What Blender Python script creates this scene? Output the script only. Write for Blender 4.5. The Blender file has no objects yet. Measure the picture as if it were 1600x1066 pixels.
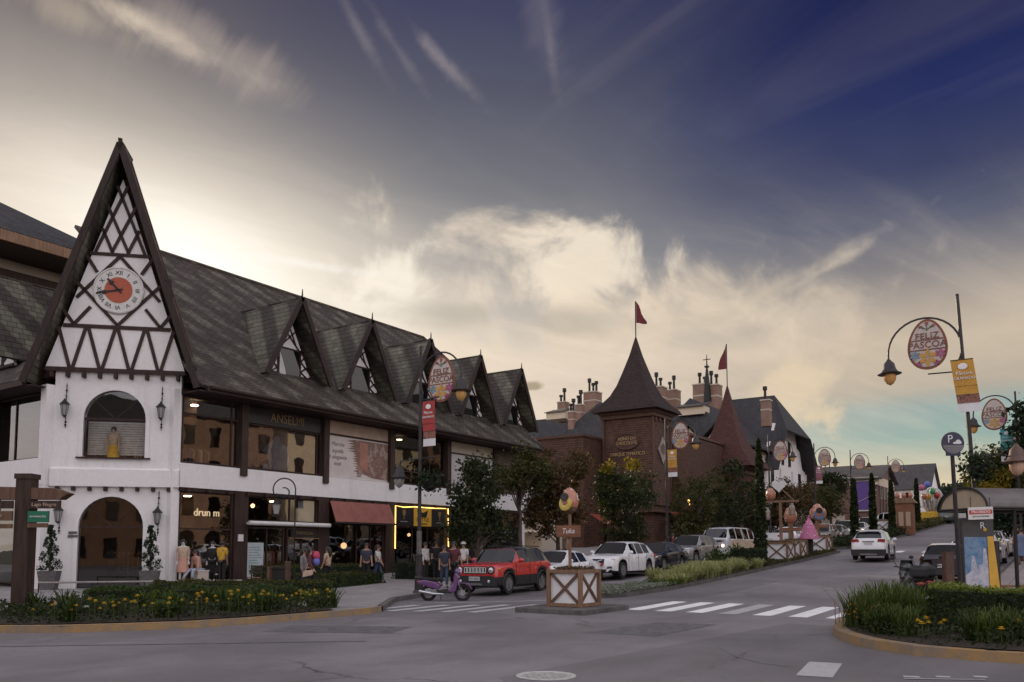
import bpy, math, random
import numpy as np
from mathutils import Vector, Matrix
rad = math.radians
SC = bpy.context.scene
COL = SC.collection
random.seed(7)
# ------------------------------------------------------------------ camera
# world axes: X = across the street (right positive), Y = along the street (uphill), Z = up
CAM = np.array([13.4, -25.5, 1.65])
YAW, PITCH, FPX = rad(34.1), rad(4.5), 1300.0
cd = bpy.data.cameras.new('camera'); cam = bpy.data.objects.new('camera', cd); COL.objects.link(cam)
cd.sensor_width = 36.0; cd.lens = 36.0 * FPX / 1600.0
cd.shift_y = (758.0 - 533.0) / 1600.0
cd.clip_start = 0.1; cd.clip_end = 4000
cam.location = CAM; cam.rotation_euler = (math.pi / 2 + PITCH, 0, YAW)
SC.camera = cam
FH = np.array([-math.sin(YAW), math.cos(YAW), 0.0]); RT = np.array([math.cos(YAW), math.sin(YAW), 0.0])
FW = FH * math.cos(PITCH) + np.array([0, 0, 1.0]) * math.sin(PITCH); UPV = np.cross(RT, FW)
def ray(x, y): return FW + RT * ((x - 800.0) / FPX) + UPV * ((758.0 - y) / FPX)
def onR(x, y, r): v = ray(x, y); return CAM + v * ((r - CAM[0]) / v[0])      # point of the plane X = r
def onS(x, y, s): v = ray(x, y); return CAM + v * ((s - CAM[1]) / v[1])      # point of the plane Y = s
def onD(x, y, d): return CAM + ray(x, y) * d                                  # point at view depth d
_PS = [(-200, 0), (-4, 0), (4, .16), (10, .42), (22, 1.0), (34, 1.65), (60, 3.1), (90, 5.0), (125, 6.6), (170, 7.6), (400, 8.5), (2000, 10)]
def g(s): return float(np.interp(s, [p[0] for p in _PS], [p[1] for p in _PS]))
def onG(x, y, dz=0.0):
    v = ray(x, y)
    for t in np.arange(3, 300, .05):
        p = CAM + v * t
        if p[2] <= g(p[1]) + dz: return p
def lin(r, g_, b):
    f = lambda c: (c / 255 / 12.92) if c / 255 <= .04045 else ((c / 255 + .055) / 1.055) ** 2.4
    return (f(r), f(g_), f(b), 1.0)
# ------------------------------------------------------------------ world / sky
SUN_AZ, SUN_EL = rad(-21.0), rad(15.5)           # azimuth relative to the view axis (negative = left)
W = bpy.data.worlds.new('World'); SC.world = W; W.use_nodes = True
nt = W.node_tree; nt.nodes.clear(); L = nt.links
def N(t, **k):
    n = nt.nodes.new(t)
    for a, b in k.items(): setattr(n, a, b)
    return n
def _in(sock, v):
    if hasattr(v, 'is_output'): L.new(v, sock)
    else: sock.default_value = v
def M(op, a, b=None, c=None, clamp=False):
    n = N('ShaderNodeMath', operation=op, use_clamp=clamp); _in(n.inputs[0], a)
    if b is not None: _in(n.inputs[1], b)
    if c is not None: _in(n.inputs[2], c)
    return n.outputs[0]
def dotv(v, w):
    n = N('ShaderNodeVectorMath', operation='DOT_PRODUCT'); L.new(v, n.inputs[0]); n.inputs[1].default_value = tuple(w); return n.outputs['Value']
def smooth(v, a, b):
    n = N('ShaderNodeMapRange', interpolation_type='SMOOTHSTEP'); L.new(v, n.inputs[0]); n.inputs[1].default_value = a; n.inputs[2].default_value = b; return n.outputs[0]
def ramp(v, pts):
    n = N('ShaderNodeValToRGB'); cr = n.color_ramp; L.new(v, n.inputs[0])
    while len(cr.elements) < len(pts): cr.elements.new(.5)
    for e, (p, c) in zip(cr.elements, pts): e.position = p; e.color = c
    return n.outputs[0]
def mixc(f, a, b, mode='MIX'):
    n = N('ShaderNodeMix', data_type='RGBA', blend_type=mode); _in(n.inputs[0], f); _in(n.inputs[6], a); _in(n.inputs[7], b); return n.outputs[2]
def comb(x, y, z):
    n = N('ShaderNodeCombineXYZ'); _in(n.inputs[0], x); _in(n.inputs[1], y); _in(n.inputs[2], z); return n.outputs[0]
def noise(v, scale, detail=6, rough=.6, dist=0.0):
    n = N('ShaderNodeTexNoise'); L.new(v, n.inputs['Vector']); n.inputs['Scale'].default_value = scale; n.inputs['Detail'].default_value = detail
    n.inputs['Roughness'].default_value = rough; n.inputs['Distortion'].default_value = dist; return n.outputs['Fac']
gen = N('ShaderNodeTexCoord').outputs['Generated']
dx, dy, dz = dotv(gen, RT), dotv(gen, FH), dotv(gen, (0, 0, 1))
az = M('MULTIPLY', M('ARCTAN2', dx, dy), 57.29578); el = M('MULTIPLY', M('ARCSINE', dz), 57.29578)
e1 = M('DIVIDE', el, 45.0, clamp=True)
def R_(l): return [(e / 45.0, lin(*c)) for e, c in l]
SKY_L = R_([(0, (236, 212, 178)), (8, (230, 206, 172)), (15, (216, 196, 172)), (19.5, (216, 202, 188)), (22.5, (176, 163, 156)), (26, (124, 116, 118)), (31, (98, 92, 97)), (40, (62, 62, 78))])
SKY_C = R_([(0, (228, 206, 170)), (9, (232, 214, 194)), (13, (226, 210, 192)), (16, (186, 178, 170)), (20, (150, 148, 148)), (24, (116, 117, 124)), (29.5, (88, 90, 106)), (34.5, (66, 68, 96)), (43, (44, 48, 82))])
SKY_R = R_([(0, (230, 206, 168)), (3.4, (226, 204, 168)), (5.0, (204, 196, 170)), (7.0, (150, 174, 166)), (8.8, (150, 168, 164)), (10.2, (184, 172, 156)), (13, (200, 184, 164)), (15, (176, 164, 152)), (17.5, (130, 127, 130)), (20, (92, 96, 115)), (23, (62, 68, 100)), (27, (40, 49, 94)), (31, (30, 38, 82)), (40, (22, 28, 64))])
SKY_B = R_([(0, (225, 214, 205)), (8, (232, 222, 218)), (20, (236, 230, 232)), (45, (214, 212, 220))])
cL, cC, cR, cB = ramp(e1, SKY_L), ramp(e1, SKY_C), ramp(e1, SKY_R), ramp(e1, SKY_B)
warp = noise(gen, 2.2, 4, .55)
azw = M('ADD', az, M('MULTIPLY', M('SUBTRACT', warp, .5), 16.0))
sky = mixc(smooth(azw, -3, 29), mixc(smooth(azw, -30, -2), cL, cC), cR)
# cirrus: noise on a high cloud sheet, stretched along two wind directions
inv = M('DIVIDE', 1.0, M('MAXIMUM', M('ADD', dz, .10), .04))
px_, py_ = M('MULTIPLY', dx, inv), M('MULTIPLY', dy, inv)
def rot2(a): return M('ADD', M('MULTIPLY', px_, math.cos(a)), M('MULTIPLY', py_, math.sin(a))), M('SUBTRACT', M('MULTIPLY', py_, math.cos(a)), M('MULTIPLY', px_, math.sin(a)))
a1, b1 = rot2(rad(38)); a2, b2 = rot2(rad(-52))
n1 = noise(comb(M('MULTIPLY', a1, .5), M('MULTIPLY', b1, 2.2), 0.0), 1.5, 10, .60, 1.3)
n2 = noise(comb(M('MULTIPLY', a2, .5), M('MULTIPLY', b2, 2.0), 4.0), 1.5, 7, .52, 1.4)
n3 = noise(comb(px_, py_, 2.0), 1.3, 7, .58, .4)
cream = lin(230, 214, 194)
f1 = M('MULTIPLY', smooth(n1, .42, .80), M('MULTIPLY', smooth(el, 26, 12), M('MULTIPLY_ADD', smooth(az, 22, 2), .40, .24)))
sky = mixc(f1, sky, cream)
f1d = M('MULTIPLY', smooth(n3, .50, .70), M('MULTIPLY', smooth(el, 21, 11), .14))
sky = mixc(f1d, sky, lin(168, 156, 142))
f2 = M('MULTIPLY', smooth(n2, .50, .78), M('MULTIPLY', smooth(el, 12, 26), .06))
sky = mixc(f2, sky, lin(190, 178, 172))
def ell(ca, ce, ra, re, tilt=0.0, soft=.0):           # elliptical mask round a sky direction, 1 inside, 0 outside
    u, v = M('SUBTRACT', az, ca), M('SUBTRACT', el, ce); c, s = math.cos(rad(tilt)), math.sin(rad(tilt))
    u2, v2 = M('ADD', M('MULTIPLY', u, c), M('MULTIPLY', v, s)), M('SUBTRACT', M('MULTIPLY', v, c), M('MULTIPLY', u, s))
    return M('SQRT', M('ADD', M('POWER', M('DIVIDE', u2, ra), 2.0), M('POWER', M('DIVIDE', v2, re), 2.0)))
def pt(x, y):
    v = ray(x, y); v = v / np.linalg.norm(v)
    return math.degrees(math.atan2(v @ RT, v @ FH)), math.degrees(math.asin(v[2]))
puff = noise(gen, 9.0, 9, .58, .5); puff2 = noise(gen, 22.0, 6, .6, .3); fine = noise(comb(M('MULTIPLY', a2, .35), M('MULTIPLY', b2, 5.5), 1.0), 2.4, 7, .6, .5)
def cloud(x, y, ra, re, col, amt, tilt=0, rough=1.1, edge=.5, tex=None):
    global sky
    c = pt(x, y)
    d = M('ADD', ell(c[0], c[1], ra, re, tilt), M('MULTIPLY', M('SUBTRACT', tex or puff, .5), rough * 2))
    sky = mixc(M('MULTIPLY', smooth(d, 1.0 + edge * .3, 1.0 - edge), amt), sky, col)
# bright cloud bank right of the sun, its grey hearts, the long right-hand streak
cloud(760, 455, 11.5, 3.4, lin(234, 217, 196), .80, -4, 2.6, 1.1)
cloud(610, 450, 4.2, 3.0, lin(255, 246, 230), .75, 10, 1.6, .7)
cloud(900, 425, 5.2, 1.8, lin(243, 229, 208), .75, 6, 2.8, .8)
cloud(980, 520, 12, 3.2, lin(232, 213, 188), .60, 4, 2.2, 1.1)
cloud(700, 487, 5.6, 1.1, lin(150, 148, 138), .60, -3, 2.4, .8)
cloud(870, 505, 5.2, 1.0, lin(160, 155, 142), .45, -4, 2.4, .8)
cloud(1200, 455, 8.0, .62, lin(202, 188, 170), .62, 22, 1.5, 1.3, puff2)
cloud(1290, 420, 3.4, .3, lin(206, 192, 174), .5, 24, 1.4, 1.3, puff2)
cloud(1430, 560, 12, 2.2, lin(196, 182, 162), .45, 12, .9, .9, fine)
# wisps in the upper sky
cloud(235, 42, 6.2, .62, lin(232, 214, 190), .72, -13, 1.5, 1.4, puff2)
cloud(330, 75, 6.5, 1.6, lin(168, 154, 146), .55, -16, 1.2, .9, fine)
cloud(110, 18, 4.0, 1.2, lin(184, 168, 150), .5, -8, 1.2, .9, fine)
for x, y, t in ((675, 80, -42), (560, 45, -52), (705, 110, -38), (860, 70, -80), (620, 75, -48)):
    cloud(x, y, 3.4, .42, lin(160, 150, 152), .34, t, 1.5, 1.6, puff2)
cloud(850, 40, 4.0, 1.4, lin(112, 108, 122), .4, -70, 1.0, .9, fine)
# low right cumulus, small dark cloud, glow round the sun
cloud(1268, 648, 2.0, 1.1, lin(232, 208, 172), .75, 0, 2.4, .9, puff2)
cloud(1225, 610, 3.0, 1.6, lin(226, 206, 176), .8, 20, 1.2, .6)
cloud(834, 604, .95, .36, lin(150, 134, 108), .85, 0, 1.3, .6, puff2)
cloud(808, 640, 1.0, .7, lin(240, 218, 186), .5, 0, 1.3, .8, puff2)
sc_ = pt(305, 405)
gl = ell(sc_[0], sc_[1], 16, 7.2, -16); gl2 = ell(sc_[0], sc_[1], 7.5, 3.0, -16)
sky = mixc(M('MULTIPLY', M('EXPONENT', M('MULTIPLY', M('POWER', gl, 2.0), -1.0)), .75), sky, lin(252, 240, 220))
sky = mixc(M('EXPONENT', M('MULTIPLY', M('POWER', gl2, 2.0), -1.0)), sky, (1.15, 1.08, .97, 1))
cloud(470, 412, 6, .38, lin(255, 250, 240), .5, -4, .7, .9, fine)
# behind the camera: unseen evening sky, brightened to light the street (physical sky model plus added pale cloud)
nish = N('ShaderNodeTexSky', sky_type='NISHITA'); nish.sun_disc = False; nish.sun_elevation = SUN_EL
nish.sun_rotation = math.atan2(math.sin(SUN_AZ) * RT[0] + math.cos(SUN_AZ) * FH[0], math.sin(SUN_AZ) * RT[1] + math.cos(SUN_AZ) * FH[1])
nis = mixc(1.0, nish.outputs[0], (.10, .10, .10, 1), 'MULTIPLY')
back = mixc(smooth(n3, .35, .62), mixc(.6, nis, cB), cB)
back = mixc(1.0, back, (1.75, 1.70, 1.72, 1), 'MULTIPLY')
sky = mixc(smooth(el, 40, 58), sky, lin(150, 146, 152))
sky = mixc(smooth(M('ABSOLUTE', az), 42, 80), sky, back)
sky = mixc(M('MULTIPLY', smooth(noise(comb(M('MULTIPLY', a1, .9), M('MULTIPLY', b1, 2.6), 7.0), 3.2, 8, .62, .8), .35, .7), .16), sky, mixc(1.0, sky, (1.35, 1.33, 1.30, 1), 'MULTIPLY'))
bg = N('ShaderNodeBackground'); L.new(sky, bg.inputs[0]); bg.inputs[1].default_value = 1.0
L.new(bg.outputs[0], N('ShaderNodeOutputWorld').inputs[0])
# ------------------------------------------------------------------ sun, exposure
sl = bpy.data.lights.new('sun', 'SUN'); sl.energy = 3.2; sl.angle = rad(.6); sl.color = (1.0, .80, .56)
so = bpy.data.objects.new('sun', sl); COL.objects.link(so)
sd = (RT * math.sin(SUN_AZ) + FH * math.cos(SUN_AZ)) * math.cos(SUN_EL) + np.array([0, 0, math.sin(SUN_EL)])
so.rotation_euler = Vector(sd).to_track_quat('Z', 'Y').to_euler()
W.cycles.sampling_method = 'NONE'
SC.cycles.max_bounces = 7; SC.cycles.diffuse_bounces = 2; SC.cycles.glossy_bounces = 3; SC.cycles.transmission_bounces = 4; SC.cycles.transparent_max_bounces = 10; SC.cycles.caustics_reflective = False; SC.cycles.caustics_refractive = False
VS = SC.view_settings; VS.view_transform = 'Standard'; VS.look = 'None'; VS.exposure = 0.0; VS.gamma = 1.0
# ------------------------------------------------------------------ helpers
OFF = {}
def empty(name, loc=(0, 0, 0), rz=0.0):
    o = bpy.data.objects.new(name, None); COL.objects.link(o); o.empty_display_size = .3
    o.location = loc; o.rotation_euler = (0, 0, rz); OFF[o] = Vector(loc); return o
def tag(o, label, cat, group=None):
    o['label'] = label; o['category'] = cat
    if group: o['group'] = group
    return o
def thing(name, label, cat, loc=(0, 0, 0), rz=0.0, group=None): return tag(empty(name, loc, rz), label, cat, group)
def struct(o): o['kind'] = 'structure'; return o
def stuff(o): o['kind'] = 'stuff'; return o
def dup(root, loc=None, rz=None, label=None, group=None, scale=None):
    r = root.copy(); COL.objects.link(r)
    if loc is not None: r.location = loc
    if rz is not None: r.rotation_euler = (0, 0, rz)
    if scale: r.scale = (scale,) * 3
    if label: r['label'] = label
    if group: r['group'] = group
    for ch in root.children:
        c = ch.copy(); COL.objects.link(c); c.parent = r
        for g2 in ch.children:
            d = g2.copy(); COL.objects.link(d); d.parent = c
    OFF[r] = Vector(r.location); return r
class MB:
    def __init__(s): s.v = []; s.f = []; s.m = []
    def add(s, vs, fs, m=0):
        b = len(s.v); s.v += [tuple(map(float, p)) for p in vs]; s.f += [tuple(i + b for i in f) for f in fs]; s.m += [m] * len(fs); return s
    def box(s, x0, x1, y0, y1, z0, z1, m=0):
        v = [(x, y, z) for z in (z0, z1) for x, y in ((x0, y0), (x1, y0), (x1, y1), (x0, y1))]
        return s.add(v, [(3, 2, 1, 0), (4, 5, 6, 7), (0, 1, 5, 4), (1, 2, 6, 5), (2, 3, 7, 6), (3, 0, 4, 7)], m)
    def obox(s, c, ax, ay, az_, m=0):       # centre and three half-axis vectors
        c, ax, ay, az_ = map(np.array, (c, ax, ay, az_))
        v = [c + i * ax + j * ay + k * az_ for k in (-1, 1) for i, j in ((-1, -1), (1, -1), (1, 1), (-1, 1))]
        return s.add(v, [(3, 2, 1, 0), (4, 5, 6, 7), (0, 1, 5, 4), (1, 2, 6, 5), (2, 3, 7, 6), (3, 0, 4, 7)], m)
    def beam(s, p0, p1, w, h, up=(0, 0, 1), m=0):
        p0, p1 = np.array(p0, float), np.array(p1, float); d = p1 - p0; l = np.linalg.norm(d); d = d / l
        a = np.cross(d, up); a = a / (np.linalg.norm(a) + 1e-9); b = np.cross(a, d)
        return s.obox((p0 + p1) / 2, d * l / 2, a * w / 2, b * h / 2, m)
    def tube(s, pts, r, n=8, m=0, cap=True):
        pts = [np.array(p, float) for p in pts]; k = len(pts); rs = [r] * k if np.isscalar(r) else list(r); V = []; F = []
        prev = None
        for i in range(k):
            d = pts[min(i + 1, k - 1)] - pts[max(i - 1, 0)]; d = d / (np.linalg.norm(d) + 1e-9)
            if prev is None: a = np.cross(d, (0, 0, 1) if abs(d[2]) < .9 else (1, 0, 0))
            else: a = prev - d * (prev @ d)
            a = a / (np.linalg.norm(a) + 1e-9); prev = a; b = np.cross(d, a)
            V += [pts[i] + rs[i] * (math.cos(2 * math.pi * j / n) * a + math.sin(2 * math.pi * j / n) * b) for j in range(n)]
        for i in range(k - 1):
            for j in range(n): F.append((i * n + j, i * n + (j + 1) % n, (i + 1) * n + (j + 1) % n, (i + 1) * n + j))
        if cap: F.append(tuple(range(n))[::-1]); F.append(tuple((k - 1) * n + j for j in range(n)))
        return s.add(V, F, m)
    def lathe(s, prof, c=(0, 0, 0), n=16, m=0, sx=1, sy=1, ax=None):  # prof = (radius, height) pairs
        V = []; F = []; k = len(prof); c = np.array(c, float)
        for r, h in prof:
            for j in range(n):
                t = 2 * math.pi * j / n; p = np.array([r * math.cos(t) * sx, r * math.sin(t) * sy, h])
                if ax is not None: p = ax[0] * p[0] + ax[1] * p[1] + ax[2] * p[2]
                V.append(c + p)
        for i in range(k - 1):
            for j in range(n): F.append((i * n + j, i * n + (j + 1) % n, (i + 1) * n + (j + 1) % n, (i + 1) * n + j))
        F.append(tuple(range(n))[::-1]); F.append(tuple((k - 1) * n + j for j in range(n)))
        return s.add(V, F, m)
    def prism(s, poly, o, u, v, w, m=0):     # 2-D outline placed at o on axes u, v and extruded along w
        o, u, v, w = (np.array(q, float) for q in (o, u, v, w)); n = len(poly)
        a = [o + u * p[0] + v * p[1] for p in poly]; F = [tuple(range(n))[::-1], tuple(range(n, 2 * n))]
        F += [(i, (i + 1) % n, n + (i + 1) % n, n + i) for i in range(n)]
        return s.add(a + [p + w for p in a], F, m)
    def poly(s, pts, m=0): return s.add(pts, [tuple(range(len(pts)))], m)
    def slab(s, pts, t, m=0):                # polygon given thickness t below it
        pts = [np.array(p, float) for p in pts]; nrm = np.cross(pts[1] - pts[0], pts[2] - pts[0]); nrm = nrm / np.linalg.norm(nrm)
        if nrm[2] < 0: pts = pts[::-1]; nrm = -nrm
        n = len(pts); q = [p - nrm * t for p in pts]
        return s.add(pts + q, [tuple(range(n)), tuple(range(n, 2 * n))[::-1]] + [(n + i, n + (i + 1) % n, (i + 1) % n, i) for i in range(n)], m)
    def ball(s, c, r, n=12, k=8, m=0):
        rx, ry, rz = (r, r, r) if np.isscalar(r) else r
        V = []; F = []
        for i in range(k + 1):
            t = math.pi * i / k
            for j in range(n):
                p = 2 * math.pi * j / n; V.append((c[0] + rx * math.sin(t) * math.cos(p), c[1] + ry * math.sin(t) * math.sin(p), c[2] - rz * math.cos(t)))
        for i in range(k):
            for j in range(n): F.append((i * n + j, i * n + (j + 1) % n, (i + 1) * n + (j + 1) % n, (i + 1) * n + j))
        return s.add(V, F, m)
    def build(s, name, mats, parent=None, world=True, smooth=None, bevel=0, label=None, xf=None):
        me = bpy.data.meshes.new(name); v = np.array(s.v, float)
        if xf is not None: v = v @ np.array(xf)[:3, :3].T + np.array(xf)[:3, 3]
        off = OFF.get(parent, Vector((0, 0, 0))) if (parent is not None and world) else Vector((0, 0, 0))
        me.from_pydata([tuple(p) for p in (v - np.array(off))], [], s.f)
        for mt in (mats if isinstance(mats, (list, tuple)) else [mats]): me.materials.append(mt)
        if any(s.m): me.polygons.foreach_set('material_index', s.m)
        uv = me.uv_layers.new(name='UVMap'); cs = v
        data = np.zeros((len(me.loops), 2)); li = 0
        for f in s.f:                          # planar metres: u level, v up the slope
            p = cs[list(f)]; nr = np.cross(p[1] - p[0], p[2] - p[0])
            if len(f) > 3: nr = nr + np.cross(p[2] - p[0], p[3] - p[0])
            nr = nr / (np.linalg.norm(nr) + 1e-12)
            if abs(nr[2]) > .98: u, w = np.array([1., 0, 0]), np.array([0, 1., 0])
            else:
                u = np.array([-nr[1], nr[0], 0]); u = u / np.linalg.norm(u); w = np.cross(nr, u)
            data[li:li + len(f), 0] = p @ u; data[li:li + len(f), 1] = p @ w; li += len(f)
        uv.data.foreach_set('uv', data.ravel())
        if smooth:
            me.polygons.foreach_set('use_smooth', [True] * len(me.polygons)); me.set_sharp_from_angle(angle=rad(smooth))
        me.update(); me.validate()
        o = bpy.data.objects.new(name, me); COL.objects.link(o)
        if parent is not None: o.parent = parent
        OFF[o] = off
        if label: o['label'] = label
        if bevel:
            b = o.modifiers.new('bevel', 'BEVEL'); b.width = bevel; b.segments = 2; b.limit_method = 'ANGLE'
        return o
def npmesh(name, V, F, mats, mi=None, parent=None, smooth=False):    # big meshes from arrays; F is (n,4) or (n,3)
    me = bpy.data.meshes.new(name); V = np.asarray(V, np.float32); F = np.asarray(F, np.int32); k = F.shape[1]
    off = OFF.get(parent, Vector((0, 0, 0))) if parent is not None else Vector((0, 0, 0))
    V = V - np.array(off, np.float32)
    me.vertices.add(len(V)); me.vertices.foreach_set('co', V.ravel()); me.loops.add(F.size); me.loops.foreach_set('vertex_index', F.ravel())
    me.polygons.add(len(F)); me.polygons.foreach_set('loop_start', np.arange(0, F.size, k, dtype=np.int32))
    for mt in (mats if isinstance(mats, (list, tuple)) else [mats]): me.materials.append(mt)
    if mi is not None: me.polygons.foreach_set('material_index', np.asarray(mi, np.int32))
    if smooth: me.polygons.foreach_set('use_smooth', [True] * len(F))
    me.update(calc_edges=True); me.validate()
    o = bpy.data.objects.new(name, me); COL.objects.link(o)
    if parent is not None: o.parent = parent
    OFF[o] = off; return o
def text(s, size, mat, parent, o, u, v, name='lettering', depth=.012, align='CENTER', world=True, sx=1.0, label=None, shear=0.0):
    cu = bpy.data.curves.new(name, 'FONT'); cu.body = s; cu.size = size; cu.align_x = align; cu.align_y = 'CENTER'; cu.extrude = depth; cu.shear = shear; cu.resolution_u = 3
    t = bpy.data.objects.new('tmp', cu); COL.objects.link(t); bpy.context.view_layer.update()
    me = bpy.data.meshes.new_from_object(t); bpy.data.objects.remove(t); me.name = name
    u, v, o = (np.array(q, float) for q in (u, v, o)); u = u / np.linalg.norm(u); v = v / np.linalg.norm(v); w = np.cross(u, v)
    off = np.array(OFF.get(parent, Vector((0, 0, 0)))) if world else np.zeros(3)
    for p in me.vertices: p.co = Vector(tuple(o - off + u * p.co.x * sx + v * p.co.y + w * p.co.z))
    me.materials.clear(); me.materials.append(mat)
    ob = bpy.data.objects.new(name, me); COL.objects.link(ob); ob.parent = parent; OFF[ob] = Vector(tuple(off))
    if label: ob['label'] = label
    return ob
# ------------------------------------------------------------------ materials (all procedural)
class NT:
    def __init__(s, name):
        s.mt = bpy.data.materials.new(name); s.mt.use_nodes = True; s.t = s.mt.node_tree; s.t.nodes.clear()
        s.out = s.n('ShaderNodeOutputMaterial'); s.b = s.n('ShaderNodeBsdfPrincipled'); s.l(s.b.outputs[0], s.out.inputs[0]); s._tc = None
    def n(s, t, **k):
        x = s.t.nodes.new(t)
        for a, b in k.items(): setattr(x, a, b)
        return x
    def l(s, a, b): s.t.links.new(a, b)
    def set(s, sock, v):
        if hasattr(v, 'is_output'): s.l(v, sock)
        else: sock.default_value = v
    def tc(s, k='Object'):
        if s._tc is None: s._tc = s.n('ShaderNodeTexCoord')
        return s._tc.outputs[k]
    def noise(s, scale, detail=5, rough=.6, k='Object', sc=None, out='Fac'):
        x = s.n('ShaderNodeTexNoise'); x.inputs['Scale'].default_value = scale; x.inputs['Detail'].default_value = detail; x.inputs['Roughness'].default_value = rough
        v = s.tc(k)
        if sc: mp = s.n('ShaderNodeMapping'); mp.inputs['Scale'].default_value = sc; s.l(v, mp.inputs[0]); v = mp.outputs[0]
        s.l(v, x.inputs['Vector']); return x.outputs[out]
    def mix(s, f, a, b, mode='MIX'):
        x = s.n('ShaderNodeMix', data_type='RGBA', blend_type=mode); s.set(x.inputs[0], f); s.set(x.inputs[6], a); s.set(x.inputs[7], b); return x.outputs[2]
    def rng(s, v, a, b, c=0.0, d=1.0):
        x = s.n('ShaderNodeMapRange', interpolation_type='SMOOTHSTEP'); s.l(v, x.inputs[0])
        for i, q in enumerate((a, b, c, d)): x.inputs[i + 1].default_value = q
        return x.outputs[0]
    def math(s, op, a, b=0.0):
        x = s.n('ShaderNodeMath', operation=op); s.set(x.inputs[0], a); s.set(x.inputs[1], b); return x.outputs[0]
    def bump(s, h, strength=.3, dist=.02):
        x = s.n('ShaderNodeBump'); x.inputs['Strength'].default_value = strength; x.inputs['Distance'].default_value = dist; s.l(h, x.inputs['Height']); s.l(x.outputs[0], s.b.inputs['Normal'])
    def brick(s, w, h, mortar=.01, off=.5, c1=(1, 1, 1, 1), c2=(0, 0, 0, 1), cm=(0, 0, 0, 1), sm=.1, k='UV', bias=0.0):
        x = s.n('ShaderNodeTexBrick'); x.offset = off; s.l(s.tc(k), x.inputs['Vector'])
        x.inputs['Scale'].default_value = 1.0; x.inputs['Brick Width'].default_value = w; x.inputs['Row Height'].default_value = h
        x.inputs['Mortar Size'].default_value = mortar; x.inputs['Mortar Smooth'].default_value = sm; x.inputs['Bias'].default_value = bias
        for q, c in (('Color1', c1), ('Color2', c2), ('Mortar', cm)): x.inputs[q].default_value = c
        return x
def c4(c): return (c[0], c[1], c[2], 1.0)
def mat(name, col, rough=.6, metal=0.0, var=.18, scale=3.0, bump=0.0, spec=.5, coat=0.0, sc=None):
    m = NT(name); b = m.b
    if var:
        f = m.noise(scale, 6, .65, sc=sc); lo = tuple(x * (1 - var) for x in col[:3]); hi = tuple(min(1, x * (1 + var)) for x in col[:3])
        m.l(m.mix(m.rng(f, .3, .7), c4(lo), c4(hi)), b.inputs['Base Color'])
        m.l(m.rng(m.noise(scale * 2.3, 4), .2, .8, max(0, rough - .08), min(1, rough + .08)), b.inputs['Roughness'])
    else: b.inputs['Base Color'].default_value = c4(col); b.inputs['Roughness'].default_value = rough
    b.inputs['Metallic'].default_value = metal; b.inputs['Specular IOR Level'].default_value = spec; b.inputs['Coat Weight'].default_value = coat
    if coat: b.inputs['Coat Roughness'].default_value = .04
    if bump: m.bump(m.noise(scale * 4, 6), bump, .02)
    return m.mt
def emis(name, col, strength):
    m = NT(name); m.b.inputs['Base Color'].default_value = c4(col); m.b.inputs['Emission Color'].default_value = c4(col); m.b.inputs['Emission Strength'].default_value = strength; return m.mt
def m_glass(name, tint=(.5, .5, .5), refl=1.0):
    m = NT(name); t = m.n('ShaderNodeBsdfTransparent'); t.inputs[0].default_value = c4(tint)
    gl = m.n('ShaderNodeBsdfGlossy'); gl.inputs['Color'].default_value = (.95, .95, .95, 1); gl.inputs['Roughness'].default_value = .015
    bp = m.n('ShaderNodeBump'); bp.inputs['Strength'].default_value = .06; bp.inputs['Distance'].default_value = .05; m.l(m.noise(.7, 2), bp.inputs['Height']); m.l(bp.outputs[0], gl.inputs['Normal'])
    lw = m.n('ShaderNodeLayerWeight'); lw.inputs[0].default_value = .5
    f = m.math('MINIMUM', m.math('ADD', m.math('MULTIPLY', m.math('POWER', lw.outputs['Facing'], 5.0), 1.3), .13 * refl), 1.0)
    mx = m.n('ShaderNodeMixShader'); m.l(f, mx.inputs[0]); m.l(t.outputs[0], mx.inputs[1]); m.l(gl.outputs[0], mx.inputs[2]); m.l(mx.outputs[0], m.out.inputs[0]); return m.mt
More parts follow.
